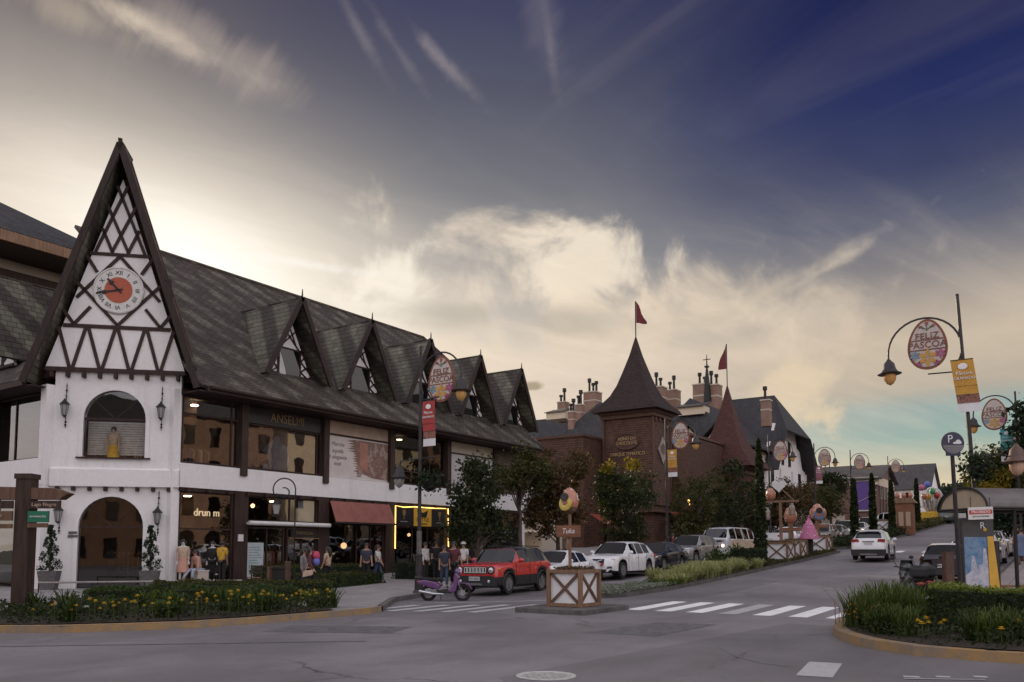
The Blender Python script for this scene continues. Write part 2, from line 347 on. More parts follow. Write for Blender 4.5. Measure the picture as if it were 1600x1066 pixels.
def m_shingle(name, base, light, w=.34, h=.22, patch=.55, reg=False):
    m = NT(name); bk = m.brick(w, h, .012, .5, (.75, .75, .75, 1), (1.15, 1.15, 1.15, 1), (.25, .25, .25, 1))
    # lighter tiles laid in staggered patches: per-tile random from a coarse tiling
    pb = m.brick(w * 2, h * 2, 0.0, .5, (0, 0, 0, 1), (1, 1, 1, 1), (0, 0, 0, 1), 0.0)
    sep = m.n('ShaderNodeSeparateXYZ'); m.l(m.tc('UV'), sep.inputs[0])
    d = m.math('ADD', m.math('MULTIPLY', sep.outputs[0], 1.0 / (w * 5.0)), m.math('MULTIPLY', sep.outputs[1], .42 / (h * 4)))
    stripe = m.math('FRACT', d); st = m.rng(stripe, .30, .46); st2 = m.rng(stripe, .98, .80)
    nz = m.rng(m.noise(.7, 4, k='UV'), .38, .52)
    pf = m.math('MULTIPLY', m.math('MULTIPLY', st, st2), m.math('MULTIPLY', nz, patch))
    pfb = m.math('MULTIPLY', m.math('MULTIPLY', st, st2), m.rng(pb.outputs['Color'], .2, .9, .55, 1.0)) if reg else m.math('MULTIPLY', pf, m.rng(pb.outputs['Color'], .2, .9, .35, 1.0))
    col = m.mix(pfb, c4(base), c4(light))
    col = m.mix(.28, col, m.mix(m.rng(m.noise(1.4, 6, .7, k='UV', sc=(1, .35, 1)), .3, .7), c4(tuple(x * .55 for x in base)), c4(tuple(x * 1.35 for x in base))))
    col = m.mix(1.0, col, bk.outputs['Color'], 'MULTIPLY'); m.l(col, m.b.inputs['Base Color'])
    m.b.inputs['Roughness'].default_value = .72; m.b.inputs['Specular IOR Level'].default_value = .3
    saw = m.math('FRACT', m.math('MULTIPLY', sep.outputs[1], 1.0 / h)); hgt = m.math('ADD', m.math('SUBTRACT', 1.0, saw), m.math('MULTIPLY', bk.outputs['Fac'], -.6))
    m.bump(hgt, .9, .04); return m.mt
def m_brick(name, c1, c2, mort, w=.24, h=.075, bump=.5, stain=.35):
    m = NT(name); bk = m.brick(w, h, .010, .5, c4(c1), c4(c2), c4(mort))
    f = m.rng(m.noise(.8, 7, .7), .35, .75, 0, stain); m.l(m.mix(f, bk.outputs['Color'], c4(tuple(x * .35 for x in c1))), m.b.inputs['Base Color'])
    m.b.inputs['Roughness'].default_value = .85; m.b.inputs['Specular IOR Level'].default_value = .2
    m.bump(m.math('MULTIPLY', bk.outputs['Fac'], -1.0), bump, .012); return m.mt
def m_plaster(name, col, grime=.25):
    m = NT(name); f = m.rng(m.noise(1.6, 8, .75, sc=(1, 1, .10)), .48, .80, 0, grime * 1.5); f2 = m.rng(m.noise(7, 6, .7), .3, .7)
    c = m.mix(f2, c4(tuple(x * .92 for x in col)), c4(col)); m.l(m.mix(f, c, c4(tuple(x * y for x, y in zip(col, (.55, .52, .48))))), m.b.inputs['Base Color'])
    m.b.inputs['Roughness'].default_value = .8; m.b.inputs['Specular IOR Level'].default_value = .25; m.bump(m.noise(30, 6), .25, .01); return m.mt
def m_leaf(name, cols, trans=.35):
    m = NT(name); gi = m.n('ShaderNodeNewGeometry'); cr = m.n('ShaderNodeValToRGB'); m.l(gi.outputs['Random Per Island'], cr.inputs[0])
    while len(cr.color_ramp.elements) < len(cols): cr.color_ramp.elements.new(.5)
    for i, (e, c) in enumerate(zip(cr.color_ramp.elements, cols)): e.position = i / max(1, len(cols) - 1); e.color = c4(c)
    m.l(cr.outputs[0], m.b.inputs['Base Color']); m.b.inputs['Roughness'].default_value = .55; m.b.inputs['Specular IOR Level'].default_value = .3
    tr = m.n('ShaderNodeBsdfTranslucent'); m.l(m.mix(1.0, cr.outputs[0], (1.2, 1.25, .7, 1), 'MULTIPLY'), tr.inputs[0])
    mx = m.n('ShaderNodeMixShader'); mx.inputs[0].default_value = trans; m.l(m.b.outputs[0], mx.inputs[1]); m.l(tr.outputs[0], mx.inputs[2]); m.l(mx.outputs[0], m.out.inputs[0]); return m.mt
def m_asphalt():
    m = NT('asphalt'); big = m.noise(.16, 5, .6); mid = m.noise(1.1, 6, .7, sc=(1, .25, 1)); fin = m.noise(70, 4, .8); spk = m.noise(160, 2, .9)
    c = m.mix(m.rng(big, .35, .65), (.170, .156, .162, 1), (.31, .288, .296, 1))
    c = m.mix(m.rng(mid, .4, .75, 0, .45), c, (.11, .10, .105, 1)); c = m.mix(m.rng(m.noise(.5, 4, .6, sc=(.2, 1.6, 1)), .55, .72, 0, .38), c, (.22, .20, .21, 1))
    c = m.mix(m.rng(fin, .35, .7, 0, .5), c, (.15, .14, .145, 1)); c = m.mix(m.rng(m.noise(16, 6, .85), .38, .70, 0, .42), c, (.10, .092, .096, 1)); c = m.mix(m.rng(spk, .66, .78, 0, .5), c, (.24, .23, .22, 1))
    vo = m.n('ShaderNodeTexVoronoi', feature='DISTANCE_TO_EDGE'); vo.inputs['Scale'].default_value = .16
    mx = m.n('ShaderNodeVectorMath', operation='ADD'); m.l(m.tc(), mx.inputs[0]); nc = m.noise(.9, 6, .7, out='Color'); m.l(nc, mx.inputs[1]); m.l(mx.outputs[0], vo.inputs['Vector'])
    c = m.mix(m.math('MULTIPLY', m.rng(vo.outputs['Distance'], .008, .0), m.rng(m.noise(.3, 3), .46, .62, 0, .75)), c, (.025, .023, .023, 1))
    pt_ = m.n('ShaderNodeTexVoronoi', feature='F1'); pt_.inputs['Scale'].default_value = .075; pt_.inputs['Randomness'].default_value = 1.0; m.l(m.tc(), pt_.inputs['Vector'])
    ps = m.n('ShaderNodeSeparateXYZ'); m.l(pt_.outputs['Color'], ps.inputs[0]); c = m.mix(m.rng(ps.outputs[0], .68, .70, 0, .28), c, (.045, .041, .043, 1)); c = m.mix(m.rng(m.noise(.45, 7, .8), .62, .74, 0, .45), c, (.05, .045, .046, 1)); c = m.mix(m.rng(m.noise(3.2, 5, .7), .68, .76, 0, .5), c, (.04, .037, .037, 1))
    m.l(c, m.b.inputs['Base Color']); m.l(m.rng(mid, .3, .8, .62, .40), m.b.inputs['Roughness']); m.b.inputs['Specular IOR Level'].default_value = .5
    m.bump(m.math('ADD', fin, m.math('MULTIPLY', spk, .5)), .35, .01); return m.mt
def m_pave(name, c1, c2, w=.4, h=.4, mort=(.07, .065, .06)):
    m = NT(name); bk = m.brick(w, h, .012, .0, c4(c1), c4(c2), c4(mort)); f = m.rng(m.noise(.7, 6, .7), .35, .7, 0, .5)
    c = m.mix(f, bk.outputs['Color'], c4(tuple(x * .6 for x in c1))); c = m.mix(m.rng(m.noise(40, 4), .4, .8, 0, .25), c, (.3, .28, .27, 1))
    m.l(c, m.b.inputs['Base Color']); m.b.inputs['Roughness'].default_value = .82; m.b.inputs['Specular IOR Level'].default_value = .3; m.bump(m.math('MULTIPLY', bk.outputs['Fac'], -1.0), .4, .01); return m.mt
def m_paint_road(name, col, wear=.5):
    m = NT(name); f = m.rng(m.noise(9, 8, .75), .56, .70, 0, wear); f2 = m.rng(m.noise(1.3, 5, .7), .4, .75, 0, .35)
    c = m.mix(f2, c4(col), c4(tuple(x * .6 for x in col))); m.l(m.mix(f, c, (.075, .07, .072, 1)), m.b.inputs['Base Color']); m.b.inputs['Roughness'].default_value = .7; return m.mt
def m_kerb(name, col, base=(.20, .18, .165)):
    m = NT(name); f = m.rng(m.noise(2.2, 8, .75), .40, .62); c = m.mix(f, c4(col), c4(base)); c = m.mix(m.rng(m.noise(5.5, 6, .8), .60, .72, 0, .8), c, (.03, .028, .026, 1))
    m.l(c, m.b.inputs['Base Color']); m.b.inputs['Roughness'].default_value = .85; m.bump(m.noise(14, 6), .4, .02); return m.mt
def m_wood(name, c1, c2, sc=(1, 1, .12), scale=9):
    m = NT(name); f = m.noise(scale, 6, .65, sc=sc); m.l(m.mix(m.rng(f, .3, .7), c4(c1), c4(c2)), m.b.inputs['Base Color']); m.b.inputs['Roughness'].default_value = .7; m.b.inputs['Specular IOR Level'].default_value = .3; m.bump(f, .25, .01); return m.mt
def m_collage(name, cols, scale=2.0, detail=3, rough=.4, sc=None):    # printed picture: patches of several inks
    m = NT(name); f = m.noise(scale, detail, .6, sc=sc); cr = m.n('ShaderNodeValToRGB'); m.l(f, cr.inputs[0])
    while len(cr.color_ramp.elements) < len(cols): cr.color_ramp.elements.new(.5)
    for i, (e, c) in enumerate(zip(cr.color_ramp.elements, cols)): e.position = .3 + .4 * i / max(1, len(cols) - 1); e.color = c4(c)
    m.l(cr.outputs[0], m.b.inputs['Base Color']); m.b.inputs['Roughness'].default_value = rough; return m.mt
K = {}
K['white'] = m_plaster('white_plaster', (.80, .775, .765)); K['cream'] = m_plaster('cream_plaster', (.62, .53, .40)); K['greywall'] = m_plaster('grey_plaster', (.42, .41, .40)); K['beige'] = m_plaster('beige_plaster', (.50, .43, .36))
K['timber'] = m_wood('dark_timber', (.026, .015, .012), (.052, .030, .024)); K['timber2'] = m_wood('brown_timber', (.034, .022, .018), (.060, .038, .029)); K['oldwood'] = m_wood('weathered_wood', (.15, .085, .05), (.27, .165, .10))
K['postwood'] = m_wood('post_wood', (.030, .018, .014), (.065, .04, .03)); K['xwood'] = m_wood('planter_brace_wood', (.10, .055, .035), (.17, .10, .065))
K['roof'] = m_shingle('roof_shingle', (.062, .049, .041), (.185, .170, .130), .36, .20, .9); K['roof2'] = m_shingle('dormer_shingle', (.060, .049, .040), (.20, .19, .14), .40, .28, 1.0, True)
K['castleroof'] = m_shingle('castle_roof_shingle', (.040, .024, .021), (.055, .034, .030), .22, .16, .4); K['castlewall'] = m_shingle('castle_wall_shingle', (.100, .050, .035), (.130, .066, .046), .26, .20, .5)
K['castletrim'] = m_wood('castle_trim', (.075, .040, .030), (.12, .065, .048)); K['redroof'] = m_shingle('red_tower_shingle', (.085, .032, .026), (.11, .045, .035), .22, .16, .4); K['redwall'] = m_brick('red_stone', (.11, .047, .036), (.14, .064, .047), (.08, .045, .035), .5, .22, .4)
K['hotelroof'] = m_shingle('hotel_slate', (.050, .049, .052), (.075, .073, .075), .3, .2, .5); K['slate'] = m_shingle('plain_slate', (.085, .080, .080), (.105, .10, .098), .3, .2, .4)
K['brick'] = m_brick('brick', (.22, .115, .075), (.28, .155, .105), (.34, .29, .25)); K['brickdk'] = m_brick('brick_dark', (.17, .09, .075), (.23, .125, .10), (.22, .19, .17)); K['stone'] = m_brick('rough_stone', (.34, .25, .19), (.42, .32, .25), (.24, .19, .15), .5, .28, .8)
K['asphalt'] = m_asphalt(); K['pave'] = m_pave('pavement_tiles', (.27, .25, .25), (.33, .31, .305)); K['pave2'] = m_pave('light_pavement_tiles', (.30, .265, .255), (.35, .31, .30), .6, .6)
K['roadwhite'] = m_paint_road('road_white_paint', (.86, .85, .84), .6); K['roadworn'] = m_paint_road('worn_road_paint', (.44, .43, .42), .9); K['roadyel'] = m_paint_road('road_yellow_paint', (.55, .36, .10), .8)
K['kerby'] = m_kerb('yellow_kerb', (.31, .195, .085), (.21, .165, .12)); K['kerbg'] = m_kerb('grey_kerb', (.12, .11, .105), (.07, .063, .06)); K['soil'] = mat('soil', (.035, .024, .017), .95, var=.4, scale=6, bump=.6)
K['iron'] = mat('black_iron', (.016, .015, .016), .45, .4, .2, 8); K['pole'] = mat('pole_paint', (.034, .030, .032), .5, .3, .3, 6); K['polegrey'] = mat('sleeve_metal', (.15, .135, .13), .5, .5, .3, 7)
K['dark'] = mat('dark_interior', (.020, .016, .014), .8, var=.3); K['darkwarm'] = mat('warm_interior', (.060, .038, .026), .8, var=.4, scale=1.2); K['black'] = mat('black_panel', (.012, .011, .012), .4, var=.2); K['floorin'] = mat('shop_floor', (.10, .075, .06), .3, var=.2)
K['glass'] = m_glass('shop_glass', (.66, .64, .62), 1.7); K['glassdk'] = m_glass('smoked_glass', (.24, .23, .22), 1.0); K['glassclear'] = m_glass('clear_glass', (.86, .85, .83), .8); K['pane'] = m_glass('house_pane', (.10, .10, .11), .45)
K['lampglass'] = mat('lamp_glass', (.62, .34, .10), .25, var=.15, spec=.6); K['lampclear'] = mat('lantern_glass', (.30, .29, .28), .15, var=.1, spec=.7)
K['terra'] = mat('terracotta_awning', (.26, .095, .075), .8, var=.15, scale=2); K['tin'] = mat('light_metal_roof', (.42, .42, .42), .5, .1, .2, 2); K['offwhite'] = mat('off_white_paint', (.66, .64, .62), .5, var=.08)
K['neon'] = emis('warm_neon', (1.0, .58, .14), 3.0); K['warmlamp'] = emis('warm_lamp', (1.0, .62, .30), 5.0); K['signlight'] = emis('lit_letters', (1.0, .80, .52), .9)
K['yellow'] = mat('yellow_sign', (.60, .34, .035), .5, var=.1); K['gold'] = mat('gold_letters', (.22, .155, .075), .45, .3, .15); K['bluish'] = mat('pale_blue_poster', (.42, .48, .49), .5, var=.12, scale=2)
K['plastic_white'] = mat('white_sheet', (.70, .70, .71), .45, var=.06, scale=2); K['potgrey'] = mat('grey_pot', (.115, .105, .105), .8, var=.25, scale=9)
K['egg'] = mat('salmon_egg', (.42, .17, .10), .30, var=.08, coat=.4); K['eggy'] = mat('yellow_paint', (.55, .42, .08), .4, var=.1); K['white_dot'] = mat('white_paint', (.78, .76, .74), .4, var=0); K['pink'] = mat('pink_cloth', (.46, .14, .26), .7, var=.15); K['plankwood'] = m_wood('sign_plank', (.17, .075, .04), (.26, .12, .07), (.12, 1, 1))
K['red'] = mat('red_paint', (.45, .04, .03), .4, var=.1); K['pole_brown'] = mat('brown_post_paint', (.09, .045, .03), .6, var=.25, scale=8)
K['gapbrown'] = mat('brown_gap_wall', (.085, .065, .05), .8, var=.3); K['wine'] = mat('flag_cloth', (.13, .02, .025), .8, var=.2)
K['tyre'] = mat('tyre_rubber', (.014, .013, .013), .85, var=.2, scale=12); K['alloy'] = mat('alloy', (.36, .36, .37), .3, .8, .1); K['darkalloy'] = mat('dark_alloy', (.26, .26, .27), .35, .6, .1)
K['carglass'] = m_glass('car_glass', (.10, .105, .105), .55); K['trim'] = mat('black_trim', (.016, .016, .017), .6, var=.15); K['chrome'] = mat('chrome', (.62, .62, .63), .12, 1.0, 0); K['lens'] = mat('lamp_lens', (.62, .62, .64), .12, .3, 0, spec=.8)
K['tail'] = mat('tail_lens', (.30, .015, .012), .18, var=.05, spec=.7); K['amber'] = mat('amber_lens', (.55, .20, .02), .2, var=0); K['plate'] = mat('number_plate', (.50, .50, .50), .5, var=.1, scale=20); K['headlit'] = emis('lit_headlight', (1.0, .80, .52), 2.2); K['braklit'] = emis('lit_brake_lamp', (1.0, .20, .06), 1.6)
def paint(n, c, rough=.28, metal=0.0): K[n] = mat(n + '_car_paint', c, rough, metal, .03, 2, coat=.8)
paint('red_p', (.50, .028, .028)); paint('white_p', (.74, .74, .75)); paint('black_p', (.012, .013, .016)); paint('silver_p', (.36, .35, .34), .3, .5); paint('grey_p', (.20, .20, .205), .3, .4); paint('cream_p', (.62, .50, .34)); paint('purple_p', (.15, .06, .18)); paint('green_p', (.02, .05, .035)); paint('navy_p', (.03, .03, .042)); paint('kombi_p', (.58, .59, .62))
K['bark'] = m_wood('bark', (.045, .033, .026), (.10, .075, .06), (1, 1, .25), 12); K['bark2'] = m_wood('pale_bark', (.13, .11, .095), (.22, .19, .165), (1, 1, .3), 10)
K['l_dark'] = m_leaf('dark_leaves', [(.016, .024, .009), (.028, .040, .014), (.045, .055, .017)]); K['l_olive'] = m_leaf('olive_leaves', [(.03, .035, .010), (.05, .052, .014), (.085, .075, .018)]); K['l_rust'] = m_leaf('rust_leaves', [(.075, .042, .018), (.10, .060, .026), (.075, .06, .024)]); K['l_gold'] = m_leaf('sunlit_tint_leaves', [(.10, .10, .015), (.22, .17, .02), (.34, .24, .03)], .5)  # the gold set puts sunlight on leaves into their colour
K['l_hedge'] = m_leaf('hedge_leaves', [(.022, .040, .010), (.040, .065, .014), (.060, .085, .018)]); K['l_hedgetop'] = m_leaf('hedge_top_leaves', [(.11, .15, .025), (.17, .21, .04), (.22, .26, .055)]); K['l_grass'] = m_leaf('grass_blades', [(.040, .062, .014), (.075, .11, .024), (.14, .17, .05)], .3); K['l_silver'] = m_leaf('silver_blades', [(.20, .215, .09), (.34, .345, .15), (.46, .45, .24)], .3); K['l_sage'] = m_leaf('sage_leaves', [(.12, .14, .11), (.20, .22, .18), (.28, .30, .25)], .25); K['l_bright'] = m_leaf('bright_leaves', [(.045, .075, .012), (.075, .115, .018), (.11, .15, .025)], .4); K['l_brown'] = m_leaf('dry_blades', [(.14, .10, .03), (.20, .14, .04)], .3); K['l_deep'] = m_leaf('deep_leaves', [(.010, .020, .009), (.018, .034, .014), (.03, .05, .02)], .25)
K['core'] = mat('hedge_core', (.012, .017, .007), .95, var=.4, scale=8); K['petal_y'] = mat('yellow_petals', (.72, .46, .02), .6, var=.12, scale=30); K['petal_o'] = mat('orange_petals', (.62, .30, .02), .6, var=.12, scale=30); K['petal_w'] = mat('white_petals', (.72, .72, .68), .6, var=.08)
K['skin'] = mat('skin', (.34, .19, .13), .55, var=.1); K['skin2'] = mat('darker_skin', (.22, .12, .08), .55, var=.1); K['hair'] = mat('dark_hair', (.018, .012, .010), .5, var=.3, scale=20); K['hairw'] = mat('grey_hair', (.4, .38, .36), .6, var=.2)
def cloth(n, c): K[n] = mat(n + '_cloth', c, .85, var=.15, scale=7, bump=.2)
cloth('c_yellow', (.55, .33, .03)); cloth('c_red', (.16, .03, .035)); cloth('c_maroon', (.10, .025, .03)); cloth('c_navy', (.03, .035, .055)); cloth('c_black', (.013, .012, .013)); cloth('c_white', (.58, .56, .54)); cloth('c_denim', (.30, .36, .44)); cloth('c_jean', (.045, .065, .11)); cloth('c_pink', (.50, .27, .20)); cloth('c_grey', (.22, .21, .21)); cloth('c_blue', (.12, .16, .26)); K['edge'] = m_wood('gable_edge_timber', (.024, .016, .014), (.042, .028, .022)); cloth('c_tan', (.45, .33, .24)); cloth('c_bluebag', (.14, .16, .48)); cloth('c_pinkbag', (.48, .06, .12))
# ------------------------------------------------------------------ ground, roads, pavements, markings
SB = sorted(set([-80, -60, -45, -32, -26] + [p[0] for p in _PS if -4 <= p[0] <= 170] + list(np.arange(-20, 170, 2.0))))
def sheet(name, x0, x1, ss, z, mt, nx=1):
    m = MB(); xs = np.linspace(x0, x1, nx + 1)
    for i in range(len(ss) - 1):
        for j in range(nx):
            a, b = ss[i], ss[i + 1]; m.poly([(xs[j], a, g(a) + z), (xs[j + 1], a, g(a) + z), (xs[j + 1], b, g(b) + z), (xs[j], b, g(b) + z)])
    return struct(m.build(name, mt))
sheet('ground', -2000, 2000, [-2000, -200, -4, 4, 10, 22, 34, 60, 90, 125, 170, 400, 2000], -.06, mat('earth', (.05, .055, .03), .95, var=.4, scale=.2), 1)
sheet('road', -90, 90, SB, 0.0, K['asphalt'])
def rk_left(s): return float(np.interp(s, [-19.5, -18.7, -17.4, -16.6, -15.6, -14.6, -13.1, -11.2, -9.4, -8.6, -5.2, -3.6, -1.0, 2, 170], [-60, -10, -4.7, -3.6, -2.9, -2.3, -2.0, -1.95, -2.0, -2.3, -4.9, -5.5, -6.2, -6.7, -6.7]))
def rk_right(s): return float(np.interp(s, [-11.35, -11.15, -10.95, -10.2, -9.2, -8.2, -6, -2, 5, 7.5, 170], [40, 12.3, 11.2, 10.3, 9.7, 9.35, 8.9, 8.75, 8.9, 10.7, 10.7]))
def walk(name, fn, s0, s1, far, mt, z=.14):
    ss = sorted(set(list(np.arange(s0, 20, .4)) + [s for s in SB if s > 20 and s < s1] + [s1])); m = MB()
    for a, b in zip(ss[:-1], ss[1:]): m.poly([(fn(a), a, g(a) + z), (far, a, g(a) + z), (far, b, g(b) + z), (fn(b), b, g(b) + z)][:: (1 if far > 0 else -1)])
    return struct(m.build(name, mt))
walk('pavement', rk_left, -19.4, 168, -75, K['pave']); walk('pavement', rk_right, -11.3, 168, 60, K['pave2'])
def kerb(name, pts, mt, w=.16, h=.15, side=1):
    m = MB(); P = [np.array(p, float) for p in pts]
    for i in range(len(P)):
        d = P[min(i + 1, len(P) - 1)] - P[max(i - 1, 0)]; d = d / np.linalg.norm(d); n = np.array([-d[1], d[0]]) * side
        z = g(P[i][1]); a, b = P[i], P[i] + n * w
        m.v += [(a[0] - n[0] * .015, a[1] - n[1] * .015, z - .05), (a[0], a[1], z + h - .02), (a[0] + n[0] * .02, a[1] + n[1] * .02, z + h), (b[0], b[1], z + h), (b[0], b[1], z - .05)]
    for i in range(len(P) - 1):
        for k in range(4): m.f.append((i * 5 + k, i * 5 + k + 1, i * 5 + 6 + k, i * 5 + 5 + k)); m.m.append(0)
    return struct(m.build(name, mt))
kl = [(rk_left(s), s) for s in np.arange(-19.4, -8.4, .25)]
kerb('kerb', kl, K['kerby'], side=1)
kerb('kerb', [(rk_left(s), s) for s in list(np.arange(-8.5, 3, .5)) + SB[SB.index(4):]], K['kerbg'], side=1)
kerb('kerb', [(rk_right(s), s) for s in np.arange(-11.34, -5.9, .08)], K['kerby'], w=.2, h=.17, side=-1)
kerb('kerb', [(rk_right(s), s) for s in list(np.arange(-6.0, 9, .5)) + [s for s in SB if s > 9]], K['kerbg'], side=-1)
def stripes(name, segs, mt, z=.006):       # each seg: (x0,y0,x1,y1,width)
    m = MB()
    for x0, y0, x1, y1, w in segs:
        a, b = np.array([x0, y0]), np.array([x1, y1]); L_ = np.linalg.norm(b - a); d = (b - a) / L_; n = np.array([-d[1], d[0]]) * w / 2
        cut = sorted(set([0, 1] + [min(1, max(0, (s - y0) / (y1 - y0))) for s in SB if abs(y1 - y0) > .01])); 
        for u, v in zip(cut[:-1], cut[1:]):
            if v - u < 1e-4: continue
            p, q = a + (b - a) * u, a + (b - a) * v
            m.poly([(*(p - n), g((p - n)[1]) + z), (*(q - n), g((q - n)[1]) + z), (*(q + n), g((q + n)[1]) + z), (*(p + n), g((p + n)[1]) + z)][::-1])
    return struct(m.build(name, mt))
stripes('crosswalk_stripes', [(3.08 + .90 * k, -4.3, 3.10 + .90 * k, -.95, .47) for k in range(3)] + [(3.08 + .90 * k, -4.3, 3.10 + .90 * k, -.95, .47) for k in (4, 5, 6)], K['roadwhite'])
stripes('crosswalk_stripes', [(3.08 + 2.7, -4.3, 3.10 + 2.7, -.95, .47)], K['roadworn'])
stripes('crosswalk_stripes', [(-.05 - .72 * k, -7.6 - .28 * k, -.30 - .72 * k, -3.9 - .55 * k, .34) for k in range(5)], K['roadworn'])
stripes('road_markings', [(-3.5, -4.9, -.8, -2.35, .16), (-.6, -1.9, .2, -1.35, .14)], K['roadworn'])
a_, b_ = onG(1272, 1058), onG(1290, 1036)
stripes('road_markings', [(a_[0], a_[1], b_[0], b_[1], .46)], K['roadworn'])
for x0, x1 in ((1411, 1437), (1462, 1485), (1521, 1543)):
    a_, b_ = onG(x0, 1058), onG(x1, 1059); stripes('road_markings', [(a_[0], a_[1], b_[0], b_[1], .15)], K['roadworn'])
a_, b_ = onG(1412, 1062), onG(1540, 1064); stripes('road_markings', [(a_[0], a_[1], b_[0], b_[1], .05)], K['roadworn'], .011)
stripes('road_markings', [(p[0], p[1], q[0], q[1], .035) for p, q in [(onG(1122, 1010), onG(1150, 1026)), (onG(1150, 1026), onG(1190, 1037)), (onG(1190, 1037), onG(1238, 1043))]], mat('faint_line', (.20, .185, .19), .7, var=.3, scale=9))
stripes('road_markings', [(-14, -20.6, -2.2, -18.6, .10), (-2.2, -18.6, 2.6, -14.3, .08)], mat('faded_line', (.13, .122, .125), .7, var=.4, scale=4))
stripes('road_markings', [(2.3, 31.6, 2.3, 33.6, .5), (4.0, 31.6, 4.0, 33.6, .5), (5.6, 31.6, 5.6, 33.6, .5)], K['roadwhite'])
stripes('road_markings', [(-4.6 - .02 * k, 30.5 + 2.0 * k, -2.2, 30.5 + 2.0 * k, .14) for k in range(2)], K['roadworn'])
# manhole cover
o_ = onG(853, 1057); mh = thing('manhole_cover', 'round pale metal manhole cover set in the grey asphalt', 'manhole cover', (o_[0], o_[1], 0))
m = MB(); m.lathe([(.40, .004), (.40, .012), (.34, .014), (.335, .009), (.0, .009)], n=32)
m.build('rim', mat('worn_steel', (.52, .51, .49), .5, .1, .2, 20), mh, world=False)
m = MB(); m.lathe([(.33, .007), (.33, .0095), (0, .0095)], n=28)
for r_ in (.09, .17, .25):
    for k in range(0, 24 if r_ > .1 else 12):
        t = 2 * math.pi * k / (24 if r_ > .1 else 12); m.box(r_ * math.cos(t) - .022, r_ * math.cos(t) + .022, r_ * math.sin(t) - .02, r_ * math.sin(t) + .02, .008, .015)
m.build('cover', mat('cast_pattern', (.42, .41, .39), .5, .1, .3, 20), mh, world=False)
# islands
def island(name, fn0, fn1, s0, s1, h, mt, top, cap=True):
    ss = sorted(set(list(np.linspace(s0, s1, 12)) + [s for s in SB if s0 < s < s1])); m = MB()
    for a, b in zip(ss[:-1], ss[1:]):
        m.poly([(fn0(a), a, g(a) + h), (fn1(a), a, g(a) + h), (fn1(b), b, g(b) + h), (fn0(b), b, g(b) + h)], 1)
        for f in (fn0, fn1):
            q = [(f(a), a, g(a) - .05), (f(b), b, g(b) - .05), (f(b), b, g(b) + h), (f(a), a, g(a) + h)]; m.poly(q if f is fn1 else q[::-1])
    for s in (s0, s1): m.poly([(fn0(s), s, g(s) - .05), (fn1(s), s, g(s) - .05), (fn1(s), s, g(s) + h), (fn0(s), s, g(s) + h)])
    return struct(m.build(name, [mt, top]))
nose = lambda s0, x, d: (lambda s: x + d * float(np.interp(s, [s0, s0 + .15, s0 + .5, s0 + 1.2], [0.15, .6, .85, 1.0])))
island('median_island', nose(-1.1, -.15, -1.0), nose(-1.1, -.15, .85), -1.1, 31.2, .15, K['kerbg'], K['soil'])
island('median_island', nose(35, -.3, -.9), nose(35, -.3, .8), 35, 120, .15, K['kerbg'], K['soil'])
m = MB(); m.box(.85, 2.95, -6.85, -4.2, -.05, .14); struct(m.build('traffic_island', K['kerbg'], bevel=.03))
K['patch'] = mat('asphalt_repair', (.125, .116, .120), .62, var=.4, scale=4, bump=.3)
for nm_, pts in (('road_patch', [(-.4, -14.2), (2.0, -13.0), (1.4, -11.6), (-1.0, -12.9)]), ('road_patch', [(5.2, -10.6), (6.6, -10.5), (6.7, -7.4), (5.3, -7.6)])):
    m = MB(); m.poly([(x, y, .004) for x, y in pts]); struct(m.build(nm_, K['patch']))
# ------------------------------------------------------------------ half-timbered corner shop building
EX_, EY_ = (1, 0, 0), (0, 1, 0)
bld = thing('corner_shop_building', 'white half timbered corner building with pointed clock gable and dormered shingle roof', 'shop building', (-20, 0, 0))
PS = [-1.9, 2.95, 7.7, 12.6, 17.4]
ZB0, ZB1, ZG = 4.25, 5.25, 8.15
m = MB()      # belt, end walls, back walls
m.box(-17.35, -16.90, -5.0, 20.9, ZB0, ZB1); m.box(-31, -17.0, 20.6, 20.9, -.2, 8.4); 
m.box(-60, -20.4, -8.75, -8.30, ZB0, 5.35)
m.box(-31.2, -31, -6, 20.9, -.2, 8.4)
m.build('wall', K['white'], bld)
m = MB(); m.box(-17.3, -16.98, 17.55, 20.6, ZB1, 8.1); m.build('end_bay_wall', K['gapbrown'], bld)
FP = [(-17.4, -4.7), (-17.4, 20.5), (-60, 20.5), (-60, -8.0), (-20.8, -8.0)]
m = MB(); m.prism(FP, (0, 0, 4.35), EX_, EY_, (0, 0, .3)); m.prism(FP, (0, 0, 8.22), EX_, EY_, (0, 0, .18)); m.build('floor_slab', K['dark'], bld)
m = MB(); m.prism(FP, (0, 0, -.1), EX_, EY_, (0, 0, .28)); m.build('shop_floor', K['floorin'], bld)
m = MB(); m.box(-22.3, -22.1, -4, 20.5, .18, 8.25); m.box(-60, -22, -3.6, -3.4, .18, 8.25)
for s in (2.95, 7.7, 12.6): m.box(-22.1, -17.3, s - .06, s + .06, .18, 8.25)
m.build('interior_wall', K['darkwarm'], bld)
for s in PS:                                               # upper posts hanging over the belt, ground-floor posts
    m = MB(); m.box(-17.12, -16.80, s - .17, s + .17, 4.92, 8.2); m.build('post', K['timber2'], bld)
    m = MB(); m.box(-17.15, -16.92, s - .36, s + .36, .1, ZB0); m.build('pillar', K['timber'], bld)
